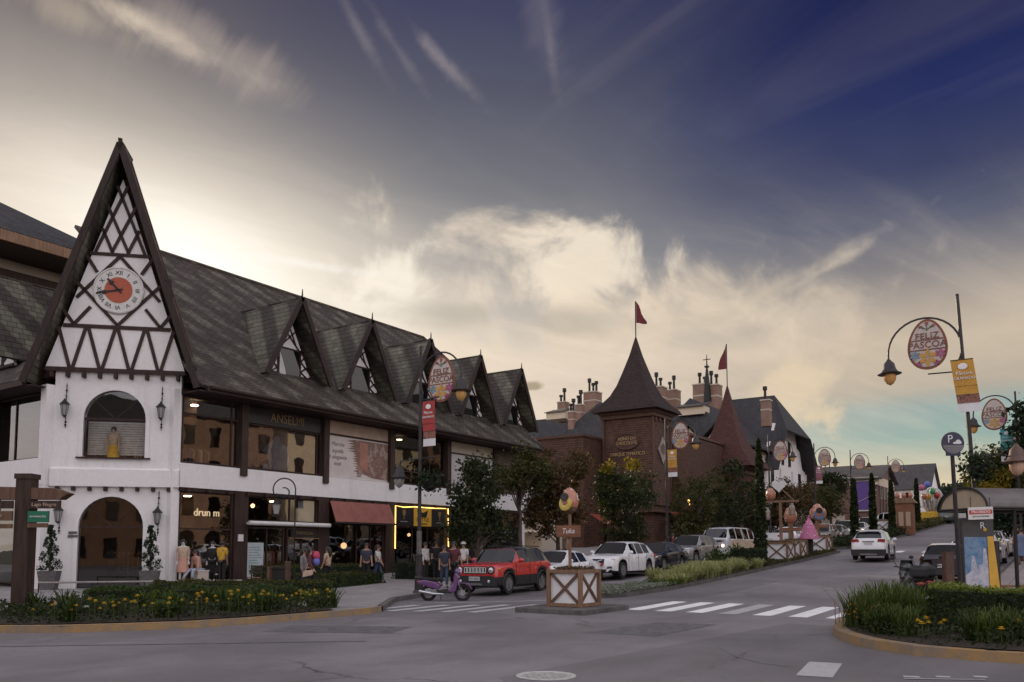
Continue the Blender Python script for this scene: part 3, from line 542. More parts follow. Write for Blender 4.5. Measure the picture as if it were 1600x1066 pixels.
# joist ends below belts
for k in range(24): m = MB(); m.box(-17.0, -16.78, -4.7 + k * 1.0, -4.55 + k * 1.0, 4.07, 4.24); m.build('joist', K['timber'], bld)
m = MB(); m.box(-17.2, -16.95, -5.0, 20.6, 4.1, 4.25); m.box(-17.2, -16.93, -5.0, 20.6, 8.1, 8.34); m.build('lintel_beam', K['timber'], bld)
def window(par, s0, s1, z0, z1, r=-17.08, mull=(), rails=(), gl='glass', fr='timber', fw=.07, name='window'):
    m = MB()
    for a, b, c, d in ((s0, s1, z0, z0 + fw), (s0, s1, z1 - fw, z1), (s0, s0 + fw, z0 + fw, z1 - fw), (s1 - fw, s1, z0 + fw, z1 - fw)): m.box(r - .05, r + .05, a, b, c, d)
    for q in mull: m.box(r - .04, r + .045, q - .03, q + .03, z0 + fw, z1 - fw)
    for q in rails: m.box(r - .04, r + .042, s0 + fw, s1 - fw, q - .035, q + .035)
    w = m.build(name, K[fr], par)
    m = MB(); m.poly([(r, s0 + .02, z0 + .02), (r, s1 - .02, z0 + .02), (r, s1 - .02, z1 - .02), (r, s0 + .02, z1 - .02)]); m.build('pane', K[gl], w); return w
# upper floor
window(bld, -4.9, -2.07, 5.28, 8.1, mull=(-2.45,), rails=(7.35,))
window(bld, -1.73, 2.78, 5.28, 7.35, mull=(2.5,))
window(bld, 7.87, 12.43, 5.28, 8.1, mull=(8.05, 10.2,), rails=(6.0,), gl='glassdk')
# ground floor
window(bld, -4.92, -2.28, .35, 4.1, mull=(), rails=(2.55,))
window(bld, -1.53, 2.58, 2.95, 4.1, mull=(.9,)); window(bld, -1.53, .6, .3, 2.7, mull=(-.4,)); window(bld, .75, 2.58, .2, 2.7, mull=(1.65,), name='shop_door')
window(bld, 3.35, 7.3, .3, 3.0, mull=(5.3, 6.3), gl='glassdk'); window(bld, 8.1, 12.2, .25, 2.95, mull=(9.6, 10.9), gl='glassdk'); window(bld, 13.0, 17.0, .6, 4.1, mull=(15,), rails=(3,), gl='glassdk')
window(bld, 17.8, 20.4, .8, 4.1, mull=(19,), gl='glassdk')
m = MB(); m.box(-17.2, -16.99, 7.9, 12.4, 2.97, 4.1); m.build('panel', K['black'], bld)
m = MB(); m.box(-17.3, -16.99, -5, 20.6, -.1, .34); m.build('plinth', K['timber'], bld)
# ------- main roof (45 degrees) with hipped end
RZ = lambda r: 8.40 + (-15.85 - r)
rg = -24.0
m = MB()
m.slab([(-15.85, -4.9, 8.40), (-15.85, 21.6, 8.40), (rg, 18.6, RZ(rg)), (rg, -6.0, RZ(rg))], .14)
m.slab([(-15.85, 21.6, 8.40), (-32.2, 21.6, 8.40), (rg, 18.6, RZ(rg))], .14)
m.slab([(-32.2, 21.6, 8.40), (-32.2, -1, 8.40), (rg, -1, RZ(rg)), (rg, 18.6, RZ(rg))], .14)
sv = -9.4
m.slab([(-20.9, sv, 8.45), (-60, sv, 8.45), (-60, -1.25, 16.55), (-24, -1.25, 16.55)], .14); m.slab([(-60, -1.25, 16.55), (-60, 7, 8.4), (-24, 7, 8.4), (-24, -1.25, 16.55)], .14)
roof = m.build('roof', K['roof'], bld)
m = MB(); m.tube([(rg, -3, RZ(rg) + .03), (rg, 18.6, RZ(rg) + .03), (-15.85, 21.6, 8.43)], .10, 6); m.tube([(-24, -1.25, 16.58), (-60, -1.25, 16.58)], .1, 6); m.build('ridge_cap', K['roof'], roof)
m = MB(); m.box(-16.0, -15.80, -4.6, 21.6, 8.16, 8.38); m.box(-17.2, -15.9, -4.9, 21.5, 8.14, 8.2); m.box(-60, -20.9, -9.45, -9.25, 8.18, 8.4); m.box(-60, -20.5, -9.3, -8.2, 8.16, 8.2); m.build('eave_board', K['timber'], roof); m = MB(); m.tube([(-15.74, -4.5, 8.33), (-15.74, 21.5, 8.33)], .075, 8); m.build('gutter', K['edge'], roof)
# ------- dormers
def dormer(s0, front='r'):
    """gabled dormer, apex 13.8 high; front='r' looks at the street, 'l' at the side street (coordinates swapped)"""
    T = (lambda f, a, z: (-17.0 - f, s0 + a, z)) if front == 'r' else (lambda f, a, z: (s0 - a, -9.0 + f, z))
    h, zt, ze = 1.95, 13.75, 9.75
    m = MB()
    m.slab([T(-.25, 0, zt), T(4.7, 0, zt), T(.9, -h, ze), T(-.25, -h, ze)], .10); m.slab([T(-.25, 0, zt), T(4.7, 0, zt), T(.9, h, ze), T(-.25, h, ze)], .10)
    d = m.build('dormer', K['roof2'], bld)
    m = MB(); sl_ = np.array([h, ze - zt]); sl_ = sl_ / np.linalg.norm(sl_)
    for sg in (-1, 1): m.beam(T(-.30, 0, zt - .05), T(-.30, sg * (h + .03), ze - .06), .24, .10, T(1, 0, 0) - np.array(T(0, 0, 0)))
    m.tube([T(-.3, 0, zt - .1), T(-.3, 0, zt + .35)], [.05, .02], 6)
    m.build('bargeboard', K['edge'], d)
    m = MB(); q = 1.62; zb = 9.55
    m.prism([(-q, 0), (q, 0), (0, (q) * (zt - ze) / h)], T(.55, 0, zb), np.array(T(0, 1, 0)) - T(0, 0, 0), (0, 0, 1), (np.array(T(1, 0, 0)) - T(0, 0, 0)) * .12)
    m.build('gable_wall', K['white'], d)
    m = MB(); sc_ = (zt - ze) / h
    def bar(a0, z0, a1, z1, w=.07): m.beam(T(.52, a0, zb + z0), T(.52, a1, zb + z1), w, .05, np.array(T(1, 0, 0)) - T(0, 0, 0))
    bar(-q, .02, q, .02, .1)
    for sg in (-1, 1):
        bar(sg * .68, .05, sg * .68, 1.75); 
        for k in range(4): z = .25 + k * .5; bar(sg * .70, z, sg * min(q, 1.55 - k * .21), z + .45, .06); bar(sg * (1.5 - k * .2), z, sg * .70, z + .5, .06)
        bar(sg * .62, 1.75, -sg * .32, 2.65, .06); bar(sg * .38, 2.0, -sg * .12, 3.0, .05)
    bar(-.75, 1.75, .75, 1.75, .09)
    m.build('lattice', K['timber'], d)
    m = MB()
    P = [T(.50, -.62, zb + .1), T(.50, .62, zb + .1), T(.50, .62, zb + 1.7), T(.50, -.62, zb + 1.7)]; m.poly(P); w = m.build('window', K['pane'], d)
    m = MB(); m.prism([(-.62, .1), (-.14, .1), (-.30, .75), (-.5, 1.3), (-.62, 1.5)], T(.47, 0, zb), np.array(T(0, 1, 0)) - T(0, 0, 0), (0, 0, 1), (np.array(T(1, 0, 0)) - T(0, 0, 0)) * .02); 
    if s0 < 3: m.build('curtain', K['c_white'], d)
    return d
for s in (1.1, 5.88, 10.68, 15.5, 20.1): dormer(s)
for r in (-25.4, -30.2): dormer(r, 'l')
# ------- tower with clock gable: face coordinates t (leftwards along the chamfer), n (out of the wall), z
TP = np.array([-17.0, -5.0, 0.0]); TD = np.array([-.70711, -.70711, 0]); TN = np.array([.70711, -.70711, 0])
def TW(t, n, z): return TP + TD * t + TN * n + np.array([0, 0, z])
WT = 4.81; CT = 2.52     # face width; arch centre
def face_with_arch(m, t0, t1, z0, z1, c, hw, zs0, zs, n0, n1):
    """wall panel n0..n1 thick with an arched opening: half width hw, sill zs0, spring zs"""
    K_ = 16; arc = [(c - hw * math.cos(math.pi * i / K_), zs + hw * math.sin(math.pi * i / K_)) for i in range(K_ + 1)]
    for n in (n0, n1):
        m.poly([TW(t0, n, z0), TW(c - hw, n, z0), TW(c - hw, n, zs), TW(t0, n, zs)]); m.poly([TW(c + hw, n, z0), TW(t1, n, z0), TW(t1, n, zs), TW(c + hw, n, zs)])
        if zs0 > z0: m.poly([TW(c - hw, n, z0), TW(c + hw, n, z0), TW(c + hw, n, zs0), TW(c - hw, n, zs0)])
        m.poly([TW(t0, n, zs), *[TW(a, n, b) for a, b in arc[:K_ // 2 + 1]], TW(c, n, z1), TW(t0, n, z1)]); m.poly([TW(t1, n, zs), TW(t1, n, z1), TW(c, n, z1), *[TW(a, n, b) for a, b in arc[K_ // 2:]]])
    ed = [(c - hw, zs0)] + arc + [(c + hw, zs0)]
    for (a, b), (a2, b2) in zip(ed, ed[1:] + ed[:1]): m.poly([TW(a, n0, b), TW(a2, n0, b2), TW(a2, n1, b2), TW(a, n1, b)])
    return arc
m = MB()
aL = face_with_arch(m, 0, WT, -.1, 4.3, CT, 1.22, .12, 2.60, -.35, 0.0)
aU = face_with_arch(m, 0, WT, 4.3, 9.0, CT, 1.18, 5.40, 6.98, -.35, 0.0)
for t in (0, WT): m.poly([TW(t, -.35, -.1), TW(t, 0, -.1), TW(t, 0, 9), TW(t, -.35, 9)])
m.prism([(-.01, -.05), (.16, 0), (.16, .68), (0, .78)], TW(-.03, 0, 4.22), TN, (0, 0, 1), TD * (WT + .06))          # ledge
m.box(-17.34, -17.03, -5.3, -4.93, -.1, 8.3); m.poly([TW(WT, 0, -.1), TW(WT, 0, 8.3), (-20.75, -8.4, 8.3), (-20.75, -8.4, -.1)])
m.box(-20.85, -20.42, -8.72, -8.34, -.1, 8.3)
m.build('tower_wall', K['white'], bld)
def arch_trim(arc, c, hw, z0, zs, n, w, t, mt, name, par):
    m = MB(); o = [(c - hw - w, z0)] + [(c + (a - c) * (hw + w) / hw, zs + (b - zs) * (hw + w) / hw) for a, b in arc] + [(c + hw + w, z0)]; i = [(c - hw, z0)] + list(arc) + [(c + hw, z0)]
    for k in range(len(o) - 1):
        q = [i[k], o[k], o[k + 1], i[k + 1]]
        m.poly([TW(a, n + t, b) for a, b in q]); m.poly([TW(o[k][0], n, o[k][1]), TW(o[k + 1][0], n, o[k + 1][1]), TW(o[k + 1][0], n + t, o[k + 1][1]), TW(o[k][0], n + t, o[k][1])]); m.poly([TW(i[k][0], n - .1, i[k][1]), TW(i[k + 1][0], n - .1, i[k + 1][1]), TW(i[k + 1][0], n + t, i[k + 1][1]), TW(i[k][0], n + t, i[k][1])])
    return m.build(name, mt, par)
arch_trim(aL, CT, 1.22, .12, 2.60, 0, .16, .035, K['white'], 'arch_moulding', bld); arch_trim(aU, CT, 1.18, 5.40, 6.98, 0, .16, .035, K['white'], 'arch_moulding', bld)
fU = arch_trim(aU, CT, 1.12, 5.46, 6.98, -.16, .06, .04, K['timber'], 'window', bld); fL = arch_trim(aL, CT, 1.16, .14, 2.60, -.16, .06, .04, K['timber'], 'shop_door', bld)
m = MB(); m.poly([TW(CT - 1.18, -.14, 5.4), TW(CT + 1.18, -.14, 5.4)] + [TW(a, -.14, b) for a, b in aU[::-1]]); m.build('pane', K['glassclear'], fU)
m = MB(); m.poly([TW(CT - 1.22, -.14, .14), TW(CT + 1.22, -.14, .14)] + [TW(a, -.14, b) for a, b in aL[::-1]]); m.build('pane', K['glassdk'], fL)
m = MB(); m.beam(TW(CT - 1.4, .06, 5.38), TW(CT + 1.4, .06, 5.38), .14, .05); m.build('sill', K['timber'], fU); m = MB(); m.beam(TW(CT - 1.18, -.12, 6.98), TW(CT + 1.18, -.12, 6.98), .06, .09); m.beam(TW(CT, -.12, 7.0), TW(CT, -.12, 8.1), .05, .05)
for k in (-1, 1): m.beam(TW(CT, -.12, 7.0), TW(CT + k * .84, -.12, 7.78), .04, .04)
m.build('glazing_bar', K['timber'], fU)
m = MB(); m.beam(TW(CT - 1.2, -.12, 2.6), TW(CT + 1.2, -.12, 2.6), .06, .07)
for k in (-.6, 0, .6): m.beam(TW(CT + k, -.12, .2), TW(CT + k, -.12, 2.6), .05, .05)
for k in (-1, 1): m.beam(TW(CT, -.12, 2.62), TW(CT + k * .86, -.12, 3.4), .04, .04)
m.build('glazing_bar', K['timber'], fL)
m = MB(); m.prism([(.05, 0), (4.7, 0), (4.2, -5), (.6, -5)], TW(0, -.4, .1), TD, TN, (0, 0, .06)); m.build('tower_floor', K['floorin'], bld)
m = MB(); m.poly([TW(-.2, -2.6, .1), TW(5, -2.6, .1), TW(5, -2.6, 4.2), TW(-.2, -2.6, 4.2)]); m.poly([TW(-.2, -2.4, 4.5), TW(5, -2.4, 4.5), TW(5, -2.4, 8.9), TW(-.2, -2.4, 8.9)]); m.prism([(.0, -.36), (4.8, -.36), (4.8, -2.6), (0, -2.6)], TW(0, 0, 4.2), TD, TN, (0, 0, .2)); m.build('tower_back_wall', K['darkwarm'], bld)
m = MB()      # white slats imitating a striped sky reflection in the upper arched window, warm stuff displayed behind
for k in range(14): m.obox(TW(CT, -.75, 5.62 + k * .1), TD * 1.2, TN * .02, (0, 0, .042))
m.build('reflection_slats', K['c_white'], fU)
# gable: slope line t -> z ; apex 18.45 at CT
AZ = 18.3; SL = (AZ - 8.45) / 3.22
edge = lambda t, inset=0: AZ - abs(t - CT) * SL - inset
m = MB()
for sg in (-1, 1):
    m.slab([TW(CT, .72, AZ), TW(CT + sg * 3.25, .72, 8.35), TW(CT + sg * 3.25, -1.6, 8.35), TW(CT, -.7, AZ)], .16)
gr = m.build('gable_roof', K['roof2'], bld)
m = MB()
for sg in (-1, 1): m.beam(TW(CT, .74, AZ - .05), TW(CT + sg * 3.26, .74, 8.25), .26, .12, TN)
m.beam(TW(CT, .60, AZ - .3), TW(CT, .78, AZ + .15), .1, .3)
for sg in (-1, 1): m.beam(TW(CT + sg * 2.0, .2, 12.4), TW(CT + sg * 1.95, .62, 12.2), .16, .9); 
for sg in (-1, 1): m.beam(TW(CT + sg * 3.0, -.05, 9.05), TW(CT + sg * 3.0, .68, 9.05), .22, .3)
m.build('bargeboard', K['edge'], gr)
q = 2.68; zt_ = 8.92 + q * SL * .985
m = MB(); m.prism([(-q, 0), (q, 0), (0, q * SL * .985)], TW(CT, -.1, 8.92), TD, (0, 0, 1), TN * .22); gw = m.build('gable_wall', K['white'], bld); m = MB(); m.prism([(-3.2, 0), (3.2, 0), (0, 3.2 * SL)], TW(CT, -.75, 8.7), TD, (0, 0, 1), TN * .1); m.build('gable_back', K['castletrim'], bld)
m = MB()
def gb(t0, z0, t1, z1, w=.13): m.beam(TW(t0, .14, z0), TW(t1, .14, z1), w, .06, TN)
gb(CT - q, 8.94, CT + q, 8.94, .17)
hwz = lambda z: (AZ - z) / SL - .42
gb(CT - hwz(10.74), 10.74, CT + hwz(10.74), 10.74, .15); gb(CT - hwz(13.78) - .1, 13.78, CT + hwz(13.78) + .1, 13.78, .13)
for k in range(-2, 3):       # row of V struts
    c = CT + .575 + k * 1.12 - .56
    if k < 2: gb(c + .56 - .06, 9.02, c + .06, 10.68); gb(c + .56 + .06, 9.02, c + 1.08, 10.68)
gb(CT, 10.82, CT + hwz(12.3) + .05, 12.55); gb(CT, 10.82, CT - hwz(12.3) - .05, 12.55); gb(CT, 13.72, CT + hwz(12.3) + .05, 11.9); gb(CT, 13.72, CT - hwz(12.3) - .05, 11.9)
for sg in (-1, 1): gb(CT + sg * 1.05, 11.55, CT + sg * 1.65, 10.8); gb(CT + sg * 1.65, 10.8, CT + sg * 2.05, 11.35); gb(CT + sg * .85, 13.0, CT + sg * 1.28, 13.7)
for k in range(3):           # lattice at the top
    for sg in (-1, 1):
        t0 = CT + sg * (-.95 + k * .62)
        z0 = 13.85; t1, z1 = t0 + sg * .95, z0 + 2.35; 
        if k == 0: t1, z1 = t0 + sg * 1.15, z0 + 2.85
        if k == 1: t1, z1 = t0 + sg * .88, z0 + 2.0
        if k == 2: t1, z1 = t0 + sg * .42, z0 + 1.0
        gb(t0, z0, t1, z1, .12)
m.build('timber_frame', K['timber'], gw)
for k in range(9): m = MB(); m.beam(TW(CT - 2.4 + k * .6, .0, 8.72), TW(CT - 2.4 + k * .6, .24, 8.72), .12, .2); m.build('joist', K['timber'], bld)
for k in range(8): m = MB(); m.beam(TW(.35 + k * .6, .0, 4.12), TW(.35 + k * .6, .2, 4.12), .12, .16); m.build('joist', K['timber'], bld)
# clock
ck = thing('wall_clock', 'large round white clock with red centre on the pointed gable', 'clock', tuple(TW(CT, .14, 12.28)))
AX = (TD, np.array([0, 0, 1.0]), TN); C0 = TW(CT, .14, 12.28)
m = MB(); m.lathe([(.98, -.02), (.98, .07), (.93, .09), (.90, .06), (0, .06)], C0, 40, ax=(-TD, AX[1], TN)); m.build('dial', mat('clock_face', (.62, .60, .57), .5, var=.1, scale=5), ck)
m = MB(); m.lathe([(.54, .05), (.54, .075), (0, .075)], C0, 32, ax=(-TD, AX[1], TN)); m.build('dial_centre', mat('clock_red', (.40, .085, .035), .55, var=.15, scale=8), ck)
for k, s in enumerate(['XII', 'I', 'II', 'III', 'IIII', 'V', 'VI', 'VII', 'VIII', 'IX', 'X', 'XI']):
    a = math.pi / 2 - k * math.pi / 6; u = -TD
    rr = u * math.cos(a) + np.array([0, 0, 1]) * math.sin(a); uu = u * math.sin(a) - np.array([0, 0, 1]) * math.cos(a)
    text(s, .24, K['iron'], ck, C0 + rr * .72 + TN * .068, uu, rr, name='numeral', depth=.006)
for nm, a, l, w in (('hour_hand', rad(133), .62, .12), ('minute_hand', rad(192), .86, .10)):
    m = MB(); dr = -TD * math.cos(a) + np.array([0, 0, 1]) * math.sin(a); m.beam(C0 + TN * .095 - dr * .16, C0 + TN * .095 + dr * l, w * .7, .015, TN); m.beam(C0 + TN * .096 + dr * l * .55, C0 + TN * .096 + dr * l * .72, w * 1.5, .018, TN); m.build(nm, K['iron'], ck)
# left wing front
def winL(par, r0, r1, z0, z1, mull=(), gl='glassdk', y=-8.36):
    m = MB(); fw = .07
    for a, b, c, d in ((r0, r1, z0, z0 + fw), (r0, r1, z1 - fw, z1), (r0, r0 + fw, z0 + fw, z1 - fw), (r1 - fw, r1, z0 + fw, z1 - fw)): m.box(a, b, y - .05, y + .05, c, d)
    for q_ in mull: m.box(q_ - .03, q_ + .03, y - .045, y + .04, z0 + fw, z1 - fw)
    w = m.build('window', K['timber'], par); m = MB(); m.poly([(r0, y, z0), (r1, y, z0), (r1, y, z1), (r0, y, z1)]); m.build('pane', K[gl], w)
for k, (a, b) in enumerate([(-25.4, -20.85), (-30.2, -25.75), (-35, -30.55)]):
    winL(bld, a + .3, b, 5.38, 8.1, (a + 1.9,)); winL(bld, a + .3, b, .3, 4.2, (a + 2.3,))
    m = MB(); m.box(a - .05, a + .28, -8.85, -8.3, 4.95, 8.2); m.build('post', K['timber2'], bld); m = MB(); m.box(a - .1, a + .32, -8.6, -8.3, -.1, 4.25); m.build('pillar', K['timber'], bld)
# ------------------------------------------------------------------ things on and in front of the shop building
EY, EZ, EX = np.array([0, 1.0, 0]), np.array([0, 0, 1.0]), np.array([1.0, 0, 0])
def lantern(p, u, n, label):
    t = thing('wall_lantern', label, 'wall lantern', tuple(p), group='black wall lanterns on the white corner tower'); p = np.array(p)
    m = MB(); m.tube([p + n * .06 + EZ * -.75, p + n * .06 + EZ * .95], [.018, .018], 6); m.beam(p + EZ * -.3, p + n * .22 + EZ * -.3, .03, .03); m.beam(p + EZ * .55, p + n * .2 + EZ * .55, .03, .03)
    for z in (-.62, -.5, .78): m.ball(p + n * .06 + EZ * z, .045, 8, 6)
    m.tube([p + n * .06 + EZ * .95, p + n * .06 + EZ * 1.1], [.03, .004], 6); m.build('bracket', K['iron'], t)
    c = p + n * .24
    m = MB(); m.lathe([(.08, -.26), (.15, .17)], c, 6); m.build('glass', K['lampclear'], t)
    m = MB(); m.lathe([(.20, .17), (.19, .20), (.05, .36), (.02, .42), (.0, .46)], c, 6); m.lathe([(.0, -.36), (.05, -.30), (.10, -.265), (.085, -.25)], c, 6)
    for k in range(6): a = k * math.pi / 3; m.tube([c + np.array([.083 * math.cos(a), .083 * math.sin(a), -.26]), c + np.array([.152 * math.cos(a), .152 * math.sin(a), .17])], .011, 4)
    m.build('cage', K['iron'], t); return t
lantern(TW(4.35, .02, 7.3), -TD, TN, 'wall lantern on the white tower left of the upper arched window'); lantern(TW(.72, .02, 7.3), -TD, TN, 'wall lantern on the white tower right of the upper arched window')
lantern(TW(4.42, .02, 3.05), -TD, TN, 'wall lantern above the left potted spiral tree by the arched doorway'); lantern(TW(.72, .02, 3.0), -TD, TN, 'wall lantern above the right potted spiral tree by the arched doorway')
def sign(name, label, cat, p, group=None): return thing(name, label, cat, tuple(p), group=group)
def pn(m, r, s0, s1, z0, z1, d=.04): return m.box(r - d, r, s0, s1, z0, z1)
# name sign band
t = sign('shop_sign', 'dark fascia sign with gold capital letters under the shop eaves', 'sign', (-17, .5, 7.7)); m = MB(); pn(m, -16.97, -1.7, 2.76, 7.36, 8.08, .1); m.build('sign_board', K['black'], t); text('ANSELMI', .60, K['gold'], t, (-16.955, .6, 7.72), EY, EZ, sx=.86)
# big pictures in the upper bays
t = sign('window_poster', 'white poster with brush edged brown picture and handwriting, upper floor', 'poster', (-17, 5.3, 6)); m = MB(); pn(m, -17.0, 3.13, 7.52, 5.27, 7.38); m.build('sheet', mat('poster_white', (.60, .54, .51), .5, var=.08, scale=1.5), t)
m = MB(); pn(m, -17.0, 3.13, 7.52, 7.46, 8.1); m.build('top_strip', mat('poster_beige', (.46, .34, .27), .5, var=.15, scale=1.5), t); m = MB(); pn(m, -16.96, 3.12, 7.53, 7.37, 7.46, .08); m.build('rail', K['timber'], t)
rs = random.Random(3); pts = [(5.05, 7.3)]
for k in range(15): z = 7.2 - k * .125; pts.append((4.55 + rs.uniform(-.18, .22) + k * .035, z)); pts.append((4.95 + k * .03 + rs.uniform(0, .15), z - .05))
pts += [(5.6, 5.6), (6.4, 5.42), (7.5, 5.36), (7.5, 7.3)]
m = MB(); m.prism(pts, (-16.995, 0, 0), EY, EZ, EX * .012); m.build('picture', m_collage('poster_picture', [(.10, .055, .045), (.26, .16, .13), (.17, .09, .07), (.38, .29, .25), (.22, .13, .11)], 1.8, 5), t)
m = MB(); m.box(-16.99, -16.972, 5.35, 5.95, 5.75, 7.2); m.build('picture_door', mat('poster_door', (.36, .17, .12), .5), t)
for s, z in (('Marcha', 6.95), ('aquela', 6.62), ('é elegante', 6.30), ('está', 5.98)): text(s, .30, mat('poster_ink', (.16, .13, .13), .6, var=0) if 'poster_ink' not in bpy.data.materials else bpy.data.materials['poster_ink'], t, (-16.993, 3.85, z), EY, EZ, depth=.004, shear=.25)
t = sign('window_poster', 'pale grey poster with dark foliage picture behind the street tree, upper floor', 'poster', (-17, 15, 6)); m = MB(); pn(m, -17.0, 12.78, 17.2, 5.27, 7.4); m.build('sheet', mat('poster_grey', (.50, .48, .47), .5, var=.08, scale=1.5), t)
m = MB(); pn(m, -17.0, 12.78, 17.2, 7.46, 8.1); m.build('top_strip', mat('poster_sand', (.48, .42, .34), .5, var=.1), t); m = MB(); pn(m, -16.96, 12.77, 17.22, 7.38, 7.46, .08); m.build('rail', K['timber'], t)
m = MB(); m.prism([(14.1, 6.6), (14.6, 7.1), (15.2, 7.2), (16.3, 7.0), (16.9, 6.2), (17.0, 5.4), (14.3, 5.4), (14.5, 6.0)], (-16.995, 0, 0), EY, EZ, EX * .012); m.build('picture', m_collage('poster_foliage', [(.05, .045, .03), (.2, .16, .11), (.32, .28, .22), (.1, .08, .06)], 3, 5), t)
# shop window picture of people (bay with the fascia), printed on the glass
t = sign('window_picture', 'dark picture of a woman in pale blue inside the window under the gold letters', 'poster', (-17.2, 1, 6)); m = MB(); pn(m, -17.25, -1.6, 2.7, 5.35, 7.3); m.build('sheet', m_collage('crowd_print', [(.02, .015, .013), (.07, .035, .025), (.025, .018, .015), (.13, .06, .045), (.03, .02, .03), (.22, .15, .12)], 2.6, 6), t)
m = MB(); m.prism([(-.15, 5.4), (-.35, 6.1), (-.6, 6.2), (-.3, 6.55), (0, 6.75), (.1, 6.95), (.35, 6.95), (.42, 6.7), (.85, 6.5), (.95, 5.9), (.8, 5.4)], (-17.245, 0, 0), EY, EZ, EX * .01); m.build('figure', mat('print_blue', (.20, .22, .27), .5, var=.3, scale=4), t)
# ground floor signs
t = sign('lit_letters', 'warm lit letters hanging in the clothes shop window by the corner', 'sign', (-17.3, -3.6, 3.1)); text('drun m', .46, K['signlight'], t, (-17.3, -3.4, 3.25), EY, EZ, depth=.02, sx=.95)
t = sign('sale_sign', 'small red and white sale sign standing in the corner shop window', 'sign', (-17.25, -4.55, 1.1)); m = MB(); pn(m, -17.2, -4.86, -4.3, .62, 1.35); m.build('sign_board', K['red'], t); text('SALE', .25, K['white_dot'], t, (-17.195, -4.58, 1.13), EY, EZ, depth=.006); m = MB(); m.box(-17.2, -17.19, -4.78, -4.4, .85, .9); m.build('line', K['white_dot'], t)
t = sign('awning', 'slim white rolled awning cassette over a shop door', 'awning', (-16.8, .6, 2.85)); m = MB(); m.tube([(-16.62, -1.72, 2.86), (-16.62, 3.05, 2.86)], .10, 10); m.build('roller', K['offwhite'], t)
for s in (-1.6, 2.9): m = MB(); m.box(-16.98, -16.6, s - .04, s + .04, 2.8, 2.9); m.build('bracket', K['offwhite'], t)
t = sign('window_poster', 'pale blue poster in the high shop window above the rolled awning', 'poster', (-17, 2, 3.5)); m = MB(); pn(m, -17.14, 1.5, 2.5, 3.02, 4.02); m.build('sheet', K['bluish'], t)
t = sign('info_poster', 'tall pale blue list poster standing in a shop window at street level', 'poster', (-17, -1, 1.5)); m = MB(); pn(m, -16.98, -1.5, -.62, .4, 2.0); m.build('sheet', K['bluish'], t)
m = MB()
for k in range(11): m.box(-16.98, -16.972, -1.42, -.72 - .1 * (k % 3), .62 + k * .115, .65 + k * .115)
m.build('printed_lines', mat('teal_print', (.16, .24, .25), .5, var=0), t)
t = sign('shop_sign', 'dark shop sign with pale small capitals above a glazed shop door', 'sign', (-17, 1.7, 2.5)); m = MB(); pn(m, -16.9, .9, 2.55, 2.28, 2.64, .06); m.build('sign_board', K['dark'], t); text('PARMESAN', .22, K['gold'], t, (-16.89, 1.72, 2.46), EY, EZ, depth=.006); m = MB(); pn(m, -16.88, .8, 2.6, 2.2, 2.25, .06); m.build('rail', K['oldwood'], t)
t = sign('awning', 'flat terracotta awning panel over the cafe front', 'awning', (-17, 5.3, 3.5)); m = MB(); m.prism([(.62, 3.05), (.66, 3.05), (.22, 4.08), (.18, 4.08)], (-17, 3.2, 0), EX, EZ, EY * 4.25); m.build('canvas', K['terra'], t); m = MB(); m.box(-16.42, -16.34, 3.15, 7.5, 2.98, 3.06); m.build('front_bar', K['dark'], t)
t = sign('lit_sign', 'black shop front sign with yellow centre board and gold cup emblems', 'sign', (-17, 10.3, 3.5)); m = MB(); pn(m, -16.9, 7.95, 12.55, 2.99, 4.05, .08); m.build('sign_board', K['black'], t)
m = MB(); pn(m, -16.87, 9.55, 11.05, 3.0, 3.98, .03); m.build('centre_board', K['yellow'], t); text('BOTTLE', .30, K['black'], t, (-16.865, 10.3, 3.36), EY, EZ, depth=.006); text('TAVERNA', .17, K['black'], t, (-16.865, 10.3, 3.12), EY, EZ, depth=.006)
m = MB(); m.prism([(9.9, 3.5), (10.6, 3.5), (10.75, 3.9), (10.3, 3.75), (9.8, 3.92)], (-16.868, 0, 0), EY, EZ, EX * .01); m.build('emblem', K['black'], t)
for c in (8.75, 11.8): m = MB(); m.prism([(c - .14, 3.85), (c + .14, 3.85), (c + .1, 3.6), (c + .03, 3.52), (c + .03, 3.4), (c + .1, 3.36), (c - .1, 3.36), (c - .03, 3.4), (c - .03, 3.52), (c - .1, 3.6)], (-16.9, 0, 0), EY, EZ, EX * .015); m.build('emblem', K['gold'], t); m = MB(); m.box(-16.9, -16.89, c - .28, c + .28, 3.2, 3.25); m.build('line', K['c_grey'], t)
t = sign('neon_tube', 'warm glowing light strip framing the black shop front', 'light strip', (-16.8, 10, 4)); m = MB(); m.tube([(-16.86, 8.02, 1.75), (-16.86, 8.02, 4.06), (-16.86, 8.7, 4.0), (-16.86, 9.5, 4.06), (-16.86, 11.1, 4.05), (-16.86, 12.55, 4.08), (-16.86, 12.6, 1.85)], .028, 6); m.build('tube', K['neon'], t)
# lit lamps seen inside the shops
for p, lb in (((-18.2, -.3, 3.72), 'small lit ceiling lamp inside the shop above the rolled awning'), ((-18.0, 5.35, 1.9), 'round lit table lamp glowing inside the dark cafe'), ((-18.5, 11.0, 2.55), 'small lit lamp inside the black shop front')):
    m = MB(); m.ball((0, 0, 0), .10 if 'round' not in lb else .16, 10, 8); t = thing('shop_lamp', lb, 'lamp', p, group='lit lamps inside the shops'); m.build('globe', K['warmlamp'], t, world=False); m = MB(); m.tube([(0, 0, .1), (0, 0, .4)], .015, 5); m.build('rod', K['iron'], t, world=False)
